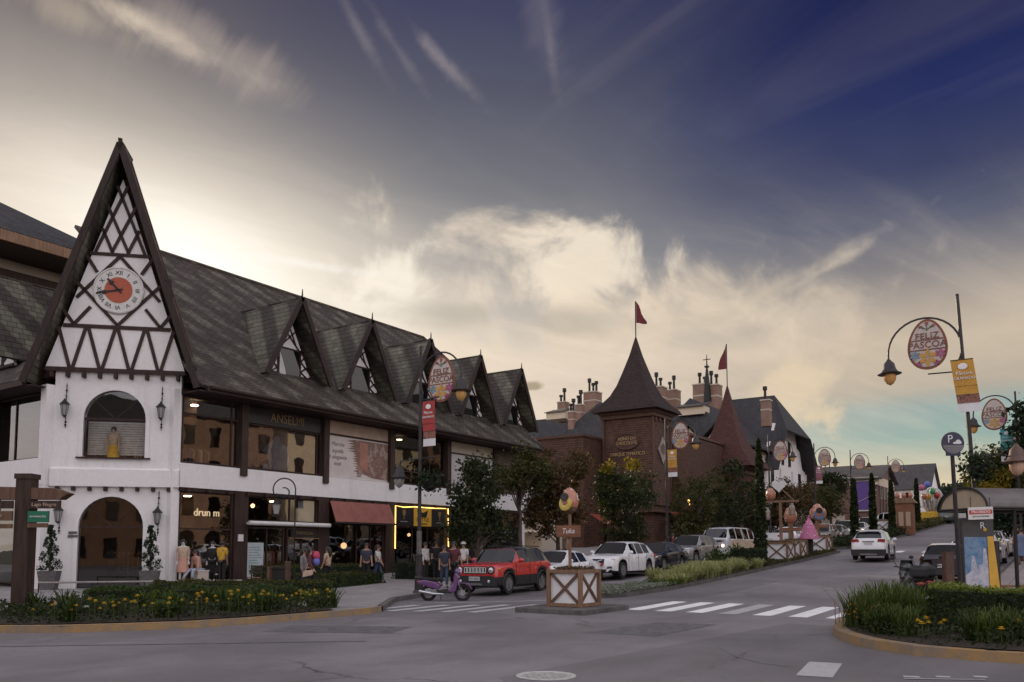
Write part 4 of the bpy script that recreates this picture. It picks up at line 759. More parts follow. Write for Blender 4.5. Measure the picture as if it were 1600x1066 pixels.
# spotlights on the shop ceiling, furniture of the cafe
def table(p, lb):
    t = thing('cafe_table', lb, 'table', p, group='small tables inside the cafe'); m = MB(); m.lathe([(.36, .72), (.36, .75), (0, .75)], n=16); m.build('tabletop', K['oldwood'], t, world=False); m = MB(); m.lathe([(.22, 0), (.20, .03), (.03, .05), (.03, .72)], n=10); m.build('leg', K['iron'], t, world=False)
def chair(p, rz, lb, g_='dark wooden chairs outside and inside the cafe'):
    t = thing('cafe_chair', lb, 'chair', p, rz, g_)
    m = MB(); m.box(-.21, .21, -.21, .21, .43, .47); m.build('seat', K['oldwood'], t, world=False); m = MB()
    for z in (.62, .74, .86): m.box(-.20, .20, -.22, -.19, z, z + .07)
    for x in (-.2, .2): m.box(x - .02, x + .02, -.23, -.19, .44, .95)
    m.build('backrest', K['timber2'], t, world=False)
    for x in (-.18, .18):
        for y in (-.18, .18): m = MB(); m.tube([(x, y, 0), (x, y, .44)], .018, 5); m.build('leg', K['timber2'], t, world=False)
for k, (x, y) in enumerate([(-17.9, 3.9), (-18.2, 5.9), (-17.8, 6.9)]):
    table((x, y, .18), ['cafe table by the left edge of the cafe window', 'cafe table under the round lit lamp', 'cafe table by the right edge of the cafe window'][k]); chair((x + .1, y - .6, .18), 0, ['cafe chair at the left cafe table', 'cafe chair at the cafe table under the lamp', 'cafe chair at the right cafe table'][k])
# A-board, low rail, house number, switch box
t = thing('sandwich_board', 'black folding sandwich board standing before the black shop front', 'sandwich board', (-15.9, 8.6, g(8.6) + .14)); 
for sg in (-1, 1): m = MB(); m.prism([(-.3, 0), (.3, 0), (.24, .95), (-.24, .95)], (sg * .28, 0, 0), EY, np.array([-sg * .27, 0, 1]), EX * .03); m.build('board', K['black'], t, world=False); m = MB(); m.tube([(sg * .30, -.3, 0), (sg * .03, -.25, .97)], .015, 4); m.build('edge', K['oldwood'], t, world=False)
t = thing('low_rail', 'low pale metal rail running along the paved front of the tower', 'rail', (-16, -8, .14)); a, b = np.array([-17.4, -10.2, .5]), np.array([-13.3, -4.6, .5])
m = MB(); m.tube([a, (a + b) / 2, b], .035, 8); m.build('top_bar', mat('rail_metal', (.30, .27, .25), .4, .5), t)
for k in range(5): p = a + (b - a) * k / 4; m = MB(); m.tube([p - EZ * .38, p], .025, 6); m.build('leg', K['iron'], t)
t = thing('number_plate', 'small grey house number plate on the white tower wall', 'plaque', tuple(TW(3.92, .02, 2.3))); m = MB(); m.obox(TW(3.92, .03, 2.36), TD * .16, TN * .02, EZ * .05); m.obox(TW(3.92, .03, 2.22), TD * .18, TN * .02, EZ * .05); m.build('plate', K['potgrey'], t)
t = thing('switch_box', 'small white box fixed to the dark pillar by the corner shop window', 'box', (-16.9, -1.9, 2.2)); m = MB(); m.box(-16.92, -16.86, -2.08, -1.82, 2.05, 2.35); m.build('case', K['offwhite'], t)
t = thing('rooftop_vane', 'tiny dark weather vane on the roof ridge beside the pointed gable', 'vane', (-24, -2.8, 16.4)); m = MB(); m.tube([(-24, -2.9, 16.4), (-24, -2.9, 17.0)], .03, 5); m.build('rod', K['iron'], t); m = MB(); m.box(-24.02, -23.98, -3.0, -2.8, 16.9, 17.3); m.build('plate', K['iron'], t)
# ------------------------------------------------------------------ Easter egg signs, banners, street lamps
PET = {n: mat(n, c, .5, var=.1, scale=9) for n, c in (('sign_brown', (.20, .065, .035)), ('sign_ivory', (.50, .44, .40)), ('petal_ochre', (.52, .27, .04)), ('petal_blue', (.16, .26, .33)), ('petal_magenta', (.36, .07, .18)), ('leaf_green', (.06, .11, .04)), ('petal_red', (.34, .06, .03)))}
def egg_outline(H, W_, n=36): return [(W_ * .5 * math.sin(t) * (1 - .17 * math.cos(t)), .5 * H * math.cos(t)) for t in [2 * math.pi * k / n for k in range(n)]]
def egg_sign(p, H, label, rz=0.0, full=True, group='Easter egg signs on the street lamps'):
    t = thing('egg_sign', label, 'egg sign', tuple(p), rz, group); Wd = H * .70; F = -EY     # faces the camera side (-Y)
    out = egg_outline(H, Wd); inn = egg_outline(H * .90, Wd * .87)
    m = MB(); m.prism(out, (0, .02, 0), EX, EZ, EY * .03); m.prism(inn, (0, .012, 0), EX, EZ, EY * .046, 1); m.build('board', [PET['sign_brown'], PET['sign_ivory']], t, world=False)
    s = H / 1.6
    for w_, z_ in ((.46, .12), (.52, -.19)): m = MB(); m.box(-w_ * s, w_ * s, -.002, .01, z_ * s, (z_ + .035) * s); m.build('band', PET['sign_brown'], t, world=False)
    text('FELIZ', .27 * s, PET['sign_brown'], t, (0, -.0, .255 * s), EX, EZ, world=False, depth=.008, sx=1.08); text('PASCOA', .29 * s, PET['sign_brown'], t, (0, -.0, -.02 * s), EX, EZ, world=False, depth=.008, sx=.98)
    def flower(cx, cz, r, mt, n=6):
        m = MB()
        for k in range(n):
            a = 2 * math.pi * k / n + .5; d = np.array([math.cos(a), math.sin(a)]); q = np.array([-d[1], d[0]])
            m.prism([tuple(np.array([cx, cz]) + d * r * u + q * r * v) for u, v in ((.1, 0), (.55, -.24), (1, 0), (.55, .24))], (0, -.006 - .001 * (k % 2), 0), EX, EZ, EY * .016)
        m.build('flower', PET[mt], t, world=False)
    flower(0, -.43 * s, .30 * s, 'petal_ochre', 6); flower(-.36 * s, -.33 * s, .17 * s, 'petal_blue'); flower(.36 * s, -.33 * s, .17 * s, 'petal_magenta')
    if full:
        flower(-.24 * s, -.60 * s, .10 * s, 'petal_magenta'); flower(.24 * s, -.60 * s, .10 * s, 'petal_magenta')
        m = MB(); m.prism([(-.01, .42), (.01, .42), (.01, .62), (-.01, .62)], (0, -.004, 0), EX * s, EZ * s, EY * .014)
        for sg in (-1, 1): m.prism([(0, .46), (sg * .16, .60), (sg * .2, .54)], (0, -.004, 0), EX * s, EZ * s, EY * .014)
        m.build('sprig', PET['leaf_green'], t, world=False); flower(0, .66 * s, .07 * s, 'petal_red', 5); flower(-.19 * s, .57 * s, .06 * s, 'petal_red', 5); flower(.19 * s, .57 * s, .06 * s, 'petal_red', 5)
    return t
def banner(p, w, h, col, label, rz=0.0, lean=0.0):
    t = thing('street_banner', label, 'banner', tuple(p), rz, 'festival banners on the street lamps')
    u = EX; v = np.array([lean, 0, 1.0])
    bend = lambda z: .03 * math.sin(3 * z)
    m = MB(); 
    for k in range(6): a, b = -h + h * k / 6, -h + h * (k + 1) / 6; m.prism([(0, a), (w, a), (w, b), (0, b)], (0, bend(a), 0), u, v, (0, .012, 0), 0 if k > 1 else (1 if k == 0 else 2))
    m.build('cloth', [col, K['plastic_white'], m_collage('banner_print', [(.03, .02, .02), (.09, .04, .03), (.3, .12, .08), (.05, .03, .03)], 6, 4) if 'banner_print' not in bpy.data.materials else bpy.data.materials['banner_print']], t, world=False)
    text('Páscoa', w * .26, K['white_dot'], t, np.array([w * .5, -.045, 0]) + v * (-h * .26), u, v, world=False, depth=.004); text('GRAMADO', w * .19, K['white_dot'], t, np.array([w * .5, -.045, 0]) + v * (-h * .36), u, v, world=False, depth=.004)
    m = MB(); m.ball(tuple(np.array([w * .5, -.045, 0]) + v * (-h * .13)), (w * .22, .006, w * .16), 10, 6); m.build('emblem', K['white_dot'], t, world=False)
    m = MB(); m.box(0, w, -.03, .03, -.005, .02); m.build('top_rod', K['iron'], t, world=False)
    return t
def lamp_head(m1, m2, p, s=1.0):
    p = np.array(p); m1.lathe([(.03 * s, .42 * s), (.07 * s, .36 * s), (.16 * s, .26 * s), (.19 * s, .10 * s), (.24 * s, .0), (.36 * s, -.06 * s), (.34 * s, -.075 * s), (.18 * s, -.03 * s)], p, 16)
    m2.lathe([(.17 * s, -.05 * s), (.19 * s, -.14 * s), (.17 * s, -.26 * s), (.10 * s, -.37 * s), (.0, -.43 * s)], p, 14)
def street_lamp(base, top, label, arms=(), R=.95, zarm=7.2, group='tall dark street lamps with curved arms'):
    """arms: list of (direction sign along X, z of the arc centre, radius)"""
    t = thing('street_lamp', label, 'street lamp', tuple(base), group=group); h = top - base[2]
    m = MB(); m.tube([(0, 0, 0), (0, 0, h)], [.075, .05], 10); m.ball((0, 0, h), .055, 8, 6); m.build('pole', K['pole'], t, world=False)
    m = MB(); m.lathe([(.22, 0), (.22, .04), (.16, .12), (.15, .5), (.17, .55), (.125, .6), (.12, 1.3), (.14, 1.34), (.09, 1.42)], n=14); m.build('base', K['pole'], t, world=False)
    for sg, z, R_ in arms:
        z -= base[2]; c = np.array([sg * R_, 0, z]); m = MB()
        pts = [c + R_ * np.array([-sg * math.cos(a), 0, math.sin(a)]) for a in np.linspace(-.7, math.pi, 22)]; pts[0] = np.array([sg * .06, 0, pts[0][2] - .1])
        m.tube(pts + [pts[-1] - EZ * .12], .032, 7); m.tube([(0, 0, z - R_ * .78), (sg * R_ * .95, 0, z - R_ * .72)], .022, 6); m.build('arm', K['pole'], t, world=False)
        m1, m2 = MB(), MB(); lamp_head(m1, m2, pts[-1] - EZ * .5, 1.0); hd = m1.build('lamp_head', K['pole'], t, world=False, smooth=40); m2.build('bulb_glass', K['lampglass'], hd, world=False, smooth=50)
    return t
# left lamp by the scooter: egg sign, red banner, lower lamp, hanging fern basket
lb_ = (-5.95, -2.8, .14)
t = street_lamp(lb_, 9.0, 'dark street lamp pole beside the purple scooter', [(1, 7.75, .92)])
m = MB(); m.tube([(-.9, 0, 4.75), (.75, 0, 4.82)], .025, 6); m.tube([(0, 0, 4.5), (.25, 0, 4.7), (.45, 0, 4.80)], .02, 5); m.tube([(-.9, 0, 4.75), (-.98, 0, 4.6)], .025, 6); m.build('arm', K['pole'], t, world=False)
m1, m2 = MB(), MB(); lamp_head(m1, m2, (-.98, 0, 4.2), 1.0); hd = m1.build('lamp_head', K['pole'], t, world=False, smooth=40); m2.build('bulb_glass', K['lampclear'], hd, world=False, smooth=50)
m = MB(); m.tube([(0, 0, 1.35), (0, 0, 2.2)], .095, 10); m.build('sleeve', K['polegrey'], t, world=False)
egg_sign((-5.02, -2.8, 7.72), 1.66, 'egg shaped Easter sign on the lamp before the half timbered shop'); banner((-5.83, -2.8, 6.98), .56, 1.62, mat('banner_red', (.36, .035, .03), .6, var=.1), 'red festival banner on the lamp pole beside the purple scooter')
# big right lamp
BD = 24.5; bt, bb = onD(1499, 444, BD), onD(1530, 760, BD)
t = street_lamp((bb[0], bb[1], g(bb[1]) + .14), 9.35, 'tall street lamp with amber lamp, nearest on the right pavement', [(-1, onD(1460, 535, BD)[2] + .05, 1.02)])
t.rotation_euler = (0, -.04, 0)
p_ = onD(1441, 527, BD - .05); egg_sign((p_[0], bb[1] - .3, p_[2]), 1.56, 'largest egg shaped Easter sign, on the nearest lamp at right')
p_ = onD(1481, 559, BD); banner((p_[0], bb[1] - .2, p_[2]), .60, 1.56, mat('banner_yellow', (.52, .27, .035), .6, var=.12), 'yellow festival banner on the nearest street lamp at right', lean=-.11)
# further lamps: (x px of pole foot line, plane r, s, top height, arm sign, egg height)
def far_lamp(r, s, label, sg, banner_col=None, eggl=None, bl=None, H=1.6, top=8.6):
    z = g(s) + .14; t = street_lamp((r, s, z), z + top, label, [(sg, z + 7.3, .92)])
    egg_sign((r + sg * .92, s - .04, z + 7.28), H, eggl, full=False)
    if banner_col: banner((r + (.12 if sg > 0 else -.7), s - .02, z + 6.5), .56, 1.6, banner_col, bl)
    return t
YB, RB = bpy.data.materials['banner_yellow'], bpy.data.materials['banner_red']
TB = mat('banner_teal', (.05, .30, .31), .6, var=.15); PB = mat('banner_plum', (.28, .10, .14), .6, var=.1)
far_lamp(-6.3, 19.7, 'dark street lamp before the brown castle tower', 1, YB, 'egg shaped Easter sign before the brown castle wall', 'yellow festival banner hanging before the brown castle wall', top=8.4)
far_lamp(-6.3, 39.5, 'street lamp near the white gabled hotel front', 1, None, 'egg shaped Easter sign before the white hotel gable', None)
far_lamp(-6.3, 53.3, 'street lamp beyond the hotel with a plum banner', 1, PB, 'egg shaped Easter sign against the sky beyond the hotel', 'plum festival banner on the lamp beyond the hotel')
far_lamp(-6.3, 68.3, 'thin far street lamp before the brick building', 1, None, 'small egg shaped sign before the roof of the brick building', None)
far_lamp(-6.3, 90, 'distant street lamp before the grey roofed house', 1, None, 'tiny egg shaped sign before the grey roofed house', None)
far_lamp(11.2, 22, 'street lamp behind the nearest one on the right pavement', -1, TB, 'egg shaped Easter sign half hidden behind the big lamp pole', 'teal festival banner behind the big right lamp pole', top=8.3)
far_lamp(11.2, 44, 'farther street lamp on the right pavement behind the parking sign', -1, None, 'small egg shaped sign behind the parking sign', None)
# lower double arm with brown shaded lamp at the right edge
# ------------------------------------------------------------------ vehicles (local: X right, +Y front, Z up; origin under the middle)
def wheel(par, x, y, R, w, rim, name='wheel'):
    sg = 1 if x > 0 else -1; ax = (EY, EZ, EX * sg)
    m = MB(); m.lathe([(R * .62, -w), (R * .93, -w), (R, -w * .8), (R, -.02), (R * .95, 0), (R * .66, .0), (R * .64, -.03), (R * .3, -.05), (0, -.05)], (x, y, R), 24, ax=ax)
    t = m.build(name, K['tyre'], par, world=False, smooth=35)
    m = MB(); m.lathe([(R * .66, -.012), (R * .66, .004), (R * .58, .004), (R * .56, -.03)], (x, y, R), 24, ax=ax)
    for k in range(5):
        a = 2 * math.pi * k / 5 + .3; d = EY * math.cos(a) + EZ * math.sin(a); q = np.cross(d, EX)
        c = np.array([x, y, R]); m.prism([(.06 * R, -.12), (.62, -.07), (.62, .07), (.06 * R, .12)], c - EX * sg * .02, d * R, q * R, EX * sg * .022)
    m.lathe([(R * .17, -.02), (R * .16, .012), (0, .014)], (x, y, R), 12, ax=ax)
    m.build('rim', K[rim], t, world=False, smooth=35); return t
def car(name, label, cat, sp, loc, hd, group=None, px_paint='white_p'):
    """sp: L, W, axles (f from the nose), R, st = rows (f, z belt, z top, half width belt, half width top, half width body, z low), gl = glass tags, extras"""
    t = thing(name, label, cat, loc, hd, group); Ln = sp['L']; Wd = sp['W'] / 2; R = sp['R']; rows = np.array(sp['st'], float)
    fs = set(rows[:, 0]); Ra = R + .07
    for a in sp['ax']:
        for k in range(9): fs.add(a + Ra * math.cos(math.pi * k / 8))
    for a, b, _ in sp['glass']: fs.add(a); fs.add(b)
    fs = sorted(f for f in fs if 0 <= f <= Ln); ff = [fs[0]]
    for f in fs[1:]:
        if f - ff[-1] > .012: ff.append(f)
    col = lambda f, k: float(np.interp(f, rows[:, 0], rows[:, k]))
    V = []; sec = []
    for f in ff:
        zb, zt, wb, wt, wd, zl = [col(f, k) for k in range(1, 7)]
        for a in sp['ax']:
            d = abs(f - a)
            if d < Ra: zl = max(zl, R + math.sqrt(max(0, Ra * Ra - d * d)))
        zl = min(zl, zb - .12); y = Ln / 2 - f; r_ = min(.09, (zt - zb) * .35)
        h = [(0, zl), (wd * .82, zl), (wd * .985, zl + min(.1, (zb - zl) * .3)), (wd, zl + .5 * (zb - zl)), (wd * .985, zb - (zb - zl) * .12), (wb, zb), (wt, zt - r_), (wt * .80, zt - .012), (0, zt)]
        sec.append([(x, y, z) for x, z in h])
    n = 9; body, glass_f, pil, trim = MB(), {}, None, MB()
    def strip(i, k, mb, sg, m=0):
        a, b, c, d = sec[i][k], sec[i][k + 1], sec[i + 1][k + 1], sec[i + 1][k]
        q = [(p[0] * sg, p[1], p[2]) for p in (a, b, c, d)]; q = q[::-1] if sg < 0 else q
        mb.add(q, [(0, 1, 2, 3)], m)
    def gtag(f0, f1):
        mdl = (f0 + f1) / 2
        for a, b, g_ in sp['glass']:
            if a <= mdl <= b: return g_
        return ''
    G = {'windscreen': MB(), 'rear_window': MB(), 'sideL': MB(), 'sideR': MB()}
    clad = sp.get('clad', .0); roofm = 2 if sp.get('roof') else 0
    for i in range(len(ff) - 1):
        gt = gtag(ff[i], ff[i + 1])
        for sg in (1, -1):
            for k in range(n - 1):
                mb = body; m = 0
                if k in (0,): m = 1
                if k == 1 and clad: m = 1
                if k == 2 and clad > 1: m = 1
                if k == 5 and 's' in gt: mb = G['sideR' if sg > 0 else 'sideL']
                if k in (6, 7) and 'w' in gt: mb = G['windscreen']
                if k in (6, 7) and 'r' in gt: mb = G['rear_window']
                if roofm and mb is body and (k >= 6 and ff[i] > sp['roof'][0] and ff[i + 1] < sp['roof'][1] or k == 5 and ff[i] > sp['roof'][0]): m = 2
                strip(i, k, mb, sg, m)
    for i, flip in ((0, False), (len(ff) - 1, True)):
        ring = [(p[0], p[1], p[2]) for p in sec[i]] + [(-p[0], p[1], p[2]) for p in sec[i][::-1][1:-1]]
        body.add(ring if flip else ring[::-1], [tuple(range(len(ring)))])
    P = K[px_paint]; b = body.build('body', [P, K['trim'], K[sp['roof'][2]] if roofm else P], t, world=False, smooth=42)
    # weld so the shading is continuous
    import bmesh as bm_
    for o in [b]:
        q = bm_.new(); q.from_mesh(o.data); bm_.ops.remove_doubles(q, verts=q.verts, dist=.002); q.to_mesh(o.data); q.free(); o.data.set_sharp_from_angle(angle=rad(42))
    for nm, key in (('windscreen', 'windscreen'), ('rear_window', 'rear_window'), ('side_window', 'sideL'), ('side_window', 'sideR')):
        if G[key].f: G[key].build(nm, K['carglass'], t, world=False, smooth=30)
    m = MB(); y0, y1 = Ln / 2 - rows[-1][0] + .5, Ln / 2 - 1.5; m.box(-Wd * .8, Wd * .8, y0, y1, .5, col(Ln * .5, 1) - .12); 
    for x in (-.38, .38): m.box(x - .22, x + .22, .0, .12, .5, col(Ln * .5, 1) + .22); m.box(x - .12, x + .12, .02, .09, col(Ln * .5, 1) + .25, col(Ln * .5, 1) + .45)
    m.build('seats', K['dark'], t, world=False)
    # pillars, seams, handles, mirrors
    for f in sp.get('pil', ()):
        pass
    m = MB()
    for f in sp.get('doors', ()):
        for sg in (1, -1): zb, zl, w = col(f, 1), col(f, 6), col(f, 5); m.box(sg * w - .004, sg * w + .004, Ln / 2 - f - .008, Ln / 2 - f + .008, zl + .12, zb - .02)
    if m.f: m.build('door_seams', K['trim'], t, world=False)
    for f in sp.get('doors', ())[1:]:
        for sg in (1, -1): zb, w = col(f, 1), col(f, 5); m = MB(); m.box(min(sg * w * .99, sg * (w + .025)), max(sg * w * .99, sg * (w + .025)), Ln / 2 - f + .06, Ln / 2 - f + .24, zb - .17, zb - .14); m.build('handle', K['chrome'] if sp.get('chrome') else P, t, world=False)
    f = sp['mir']
    for sg in (1, -1):
        m = MB(); w, zb = col(f, 3), col(f, 1); m.ball((sg * (w + .13), Ln / 2 - f, zb + .10), (.12, .06, .085), 10, 6); m.tube([(sg * w * .98, Ln / 2 - f - .02, zb + .02), (sg * (w + .1), Ln / 2 - f, zb + .06)], .025, 5); m.build('mirror', K[sp.get('mirp', px_paint)], t, world=False, smooth=60)
    for a in sp['ax']:
        for sg in (1, -1): wheel(t, sg * (Wd - .015), Ln / 2 - a, R, .2, sp.get('rim', 'alloy'))
    for sg in (1, -1):
        for a, b_, g_ in sp['glass']:
            if 'w' in g_ or 'p' in g_:
                m = MB()
                q = [(sg * col(f, 4) * (1.0), Ln / 2 - f, col(f, 2) - min(.09, (col(f, 2) - col(f, 1)) * .35)) for f in np.linspace(a, b_, 5)]; m.tube(q, .028, 5); m.build('pillar', P if not roofm else K[sp['roof'][2]], t, world=False)
    for fn in sp.get('ex', ()): fn(t, sp, col, P)
    return t
def patch(name, mt, t, poly, y, d, sm=None):     # plate lying on a front or rear face; poly in (x, z)
    m = MB(); m.prism(poly, (0, y, 0), EX, EZ, (0, d, 0)); return m.build(name, K[mt], t, world=False)
def rect(cx, cz, w, h): return [(cx - w / 2, cz - h / 2), (cx + w / 2, cz - h / 2), (cx + w / 2, cz + h / 2), (cx - w / 2, cz + h / 2)]
def lampball(name, mt, t, c, r): m = MB(); m.ball(c, r, 14, 8); return m.build(name, K[mt], t, world=False, smooth=60)
def front_generic(zl=.68, zg=.62, w=.62, lit=False, grille='trim'):
    def f(t, sp, col, P):
        yf = sp['L'] / 2; W_ = sp['W'] / 2
        for sg in (1, -1): lampball('headlight', 'headlit' if lit else 'lens', t, (sg * (W_ - .24), yf - .16, zl + .06), (.20, .13, .085))
        patch('grille', grille, t, [(-w * .6, zg - .07), (w * .6, zg - .07), (w * .7, zg + .10), (-w * .7, zg + .10)], yf - .02, .035)
        patch('lower_grille', 'trim', t, [(-w, .28), (w, .28), (w * 1.1, .42), (-w * 1.1, .42)], yf - .02, .03); patch('number_plate', 'plate', t, rect(0, .47, .40, .12), yf - .0, .025)
    return f
def rear_generic(zt=.85, zp=.75, lit=False, clad=True, ys=.0):
    def f(t, sp, col, P):
        yr = -sp['L'] / 2; W_ = sp['W'] / 2
        for sg in (1, -1): lampball('tail_light', 'braklit' if lit else 'tail', t, (sg * (W_ - .20), yr + .09 + ys, zt), (.21, .11, .085))
        patch('number_plate', 'plate', t, rect(0, zp, .40, .12), yr - .02, .03)
        if clad: patch('rear_bumper', 'trim', t, [(-W_ * .93, .27), (W_ * .93, .27), (W_ * .96, .52), (-W_ * .96, .52)], yr - .03, .08)
    return f
# ---- compact boxy red off-roader
def red_front(t, sp, col, P):
    yf = sp['L'] / 2
    for sg in (1, -1):
        m = MB(); ax = (EX, EZ, -EY); m.lathe([(.145, -.03), (.145, .05), (.115, .055), (.11, .02)], (sg * .64, yf - .03, .86), 20, ax=(EX, EZ, EY)); h = m.build('headlight', K['trim'], t, world=False, smooth=40); lampball('lens', 'lens', h, (sg * .64, yf - .0, .86), (.105, .04, .105)); lampball('inner_lamp', 'chrome', h, (sg * .64, yf + .02, .86), (.05, .03, .05))
        lampball('indicator', 'amber', t, (sg * .865, yf - .20, .89), (.04, .08, .05)); lampball('fog_lamp', 'lens', t, (sg * .58, yf + .045, .47), (.06, .03, .06))
    m = MB(); m.prism([(-.47, .72), (.47, .72), (.49, .99), (-.49, .99)], (0, yf - .02, 0), EX, EZ, EY * .025); gr_ = m.build('grille', K['trim'], t, world=False)
    for k in range(7):
        x = -.39 + .13 * k; m = MB()
        for dx_ in (-.042, .042): m.box(x + dx_ - .010, x + dx_ + .010, yf + .0, yf + .03, .755, .955)
        m.box(x - .042, x + .042, yf, yf + .03, .755, .772); m.box(x - .042, x + .042, yf, yf + .03, .94, .957); m.build('grille_slot', K['offwhite'], gr_, world=False)
    patch('bumper', 'trim', t, [(-.86, .30), (.86, .30), (.88, .58), (.70, .66), (-.70, .66), (-.88, .58)], yf - .06, .12); patch('bumper_insert', 'grey_p', t, [(-.35, .33), (.35, .33), (.28, .40), (-.28, .40)], yf + .055, .02); patch('number_plate', 'plate', t, rect(0, .56, .44, .14), yf + .06, .02); text('IXA 5026', .10, K['iron'], t, (0, yf + .085, .56), -EX, EZ, world=False, depth=.002)
    for sg in (1, -1): m = MB(); m.tube([(sg * .60, yf - 1.85, 1.685), (sg * .62, yf - 2.5, 1.72), (sg * .6, -1.6, 1.70)], .02, 5); m.build('roof_rail', K['trim'], t, world=False)
    m = MB()
    for a in sp['ax']:
        for sg in (1, -1):
            pts = [(sg * .905, yf - a + .455 * math.cos(q), .35 + .44 * math.sin(q)) for q in np.linspace(-.15, math.pi + .15, 13)]; m.tube(pts, .035, 5)
    m.build('wheel_arch_trim', K['trim'], t, world=False)
    for sg in (-1, 1): m = MB(); m.tube([(sg * .25, yf - 1.28, 1.11), (sg * -.25, yf - 1.34, 1.17)], .012, 4); m.build('wiper', K['trim'], t, world=False)
RED = dict(L=4.24, W=1.8, R=.36, ax=(.86, 3.43), rim='darkalloy', clad=2, mir=1.55, mirp='red_p', doors=(1.38, 2.42, 3.3), glass=((1.22, 1.66, 'wp'), (1.70, 2.34, 's'), (2.44, 3.16, 's'), (3.26, 3.66, 's'), (3.98, 4.2, 'r')),
    roof=(1.66, 3.9, 'black_p'), ex=(red_front, rear_generic(1.0, .8)),
    st=[(0, .90, .98, .70, .66, .80, .32), (.06, .97, 1.03, .80, .76, .86, .28), (.30, 1.01, 1.07, .85, .79, .90, .24), (1.18, 1.07, 1.12, .87, .80, .90, .23), (1.22, 1.08, 1.13, .87, .80, .90, .23), (1.66, 1.10, 1.60, .87, .71, .90, .23), (1.9, 1.11, 1.665, .87, .70, .90, .23), (2.8, 1.13, 1.69, .87, .69, .90, .23), (3.7, 1.16, 1.66, .86, .67, .90, .24), (3.98, 1.17, 1.58, .85, .65, .88, .28), (4.18, 1.12, 1.2, .83, .70, .86, .34), (4.24, .85, .95, .74, .68, .80, .36)])
def pillrow(f): return f
gz = onG(793, 932.5); hdj = math.pi - rad(6)
def at_px(x, r): # point of the plane X = r under image column x, on the ground
    p = onR(x, 900, r); return float(p[1])
car('red_car', 'shiny red boxy off roader with round headlights parked behind the purple scooter', 'car', RED, (-4.35, .25, g(.2) + .02), math.pi + rad(5), 'cars parked along the left kerb', 'red_p')
# ---- generic shapes
def sedan(L=4.6, H=1.45, W=1.78):
    return dict(L=L, W=W, R=.32, ax=(.88, L - 1.05), mir=1.5, doors=(1.3, 2.35, 3.25), glass=((1.15, 1.85, 'wp'), (1.9, 2.45, 's'), (2.53, 3.2, 's'), (3.25, 3.9, 'rp')),
        st=[(0, .60, .66, .60, .55, .72, .28), (.12, .72, .76, .74, .70, .82, .22), (.5, .80, .85, .80, .72, .87, .2), (1.1, .88, .93, .83, .74, W / 2, .19), (1.15, .89, .94, .83, .74, W / 2, .19), (1.85, .93, H - .05, .82, .60, W / 2, .19), (2.2, .94, H, .82, .58, W / 2, .19), (2.9, .96, H - .01, .82, .57, W / 2, .19), (3.25, .97, H - .06, .81, .57, W / 2, .2), (3.9, .98, 1.03, .79, .70, .87, .22), (4.4, .95, .99, .74, .66, .83, .26), (L, .78, .84, .66, .6, .75, .3)])
def suv(L=4.6, H=1.66, W=1.86, z0=0.0):
    return dict(L=L, W=W, R=.36, ax=(.90, L - .95), mir=1.6, clad=1, doors=(1.45, 2.5, 3.4), glass=((1.25, 1.9, 'wp'), (1.95, 2.5, 's'), (2.58, 3.25, 's'), (3.33, L - .75, 's'), (L - .42, L - .12, 'r')),
        st=[(0, .74, .82, .62, .58, .74, .30), (.10, .86, .92, .76, .70, .84, .25), (.45, .96, 1.01, .83, .75, .90, .23), (1.2, 1.03, 1.08, .86, .78, W / 2, .22), (1.25, 1.04, 1.09, .86, .78, W / 2, .22), (1.9, 1.06, H - .06, .85, .66, W / 2, .22), (2.25, 1.07, H - .01, .85, .65, W / 2, .22), (3.0, 1.09, H, .85, .64, W / 2, .22), (L - .75, 1.13, H - .05, .84, .62, W / 2, .23), (L - .42, 1.15, H - .12, .82, .60, .90, .26), (L - .12, 1.10, 1.18, .80, .66, .86, .30), (L, .80, .9, .70, .62, .80, .34)])
def copyd(d, **k): e = dict(d); e.update(k); return e
CG = 'cars parked along the left kerb'
def park(name, label, cat, sp, s, hd=math.pi, r=-4.3, p='white_p', group=CG): return car(name, label, cat, sp, (r, s, g(s) + .015), hd, group, p)
park('white_sedan', 'white sedan parked behind the planter with the broken egg', 'car', copyd(sedan(), ex=(front_generic(.62, .55), rear_generic(.82))), 4.95, math.pi + rad(1), -4.75)
def xc(t, sp, col, P):
    yf = sp['L'] / 2
    for sg in (1, -1):
        lampball('headlight', 'lens', t, (sg * .70, yf - .19, .84), (.17, .12, .065)); patch('air_intake', 'trim', t, [(sg * .52, .42), (sg * .80, .45), (sg * .78, .54), (sg * .58, .52)][::sg], yf - .03, .03)
    m = MB(); m.prism([(-.40, .60), (.40, .60), (.44, .86), (-.44, .86)], (0, yf - .02, 0), EX, EZ, EY * .04); g1 = m.build('grille', K['trim'], t, world=False)
    m = MB(); m.beam((-.4, yf + .03, .84), (.4, yf + .03, .62), .02, .03); m.ball((0, yf + .03, .73), (.06, .02, .06)); m.build('emblem', K['chrome'], g1, world=False)
    patch('lower_grille', 'trim', t, [(-.5, .27), (.5, .27), (.55, .40), (-.55, .40)], yf - .02, .03); patch('number_plate', 'plate', t, rect(0, .50, .42, .12), yf, .025)
park('white_crossover', 'large white crossover with a black grille, first car beyond the planter', 'car', copyd(suv(4.69, 1.66, 1.9), rim='darkalloy', ex=(xc, rear_generic(1.0))), 9.6, math.pi + rad(1), -4.35)
park('black_hatchback', 'black hatchback parked between the white crossover and the silver off roader', 'car', copyd(sedan(4.2, 1.46), ex=(front_generic(.62, .55), rear_generic(.85))), 14.4, math.pi, -4.5, 'black_p')
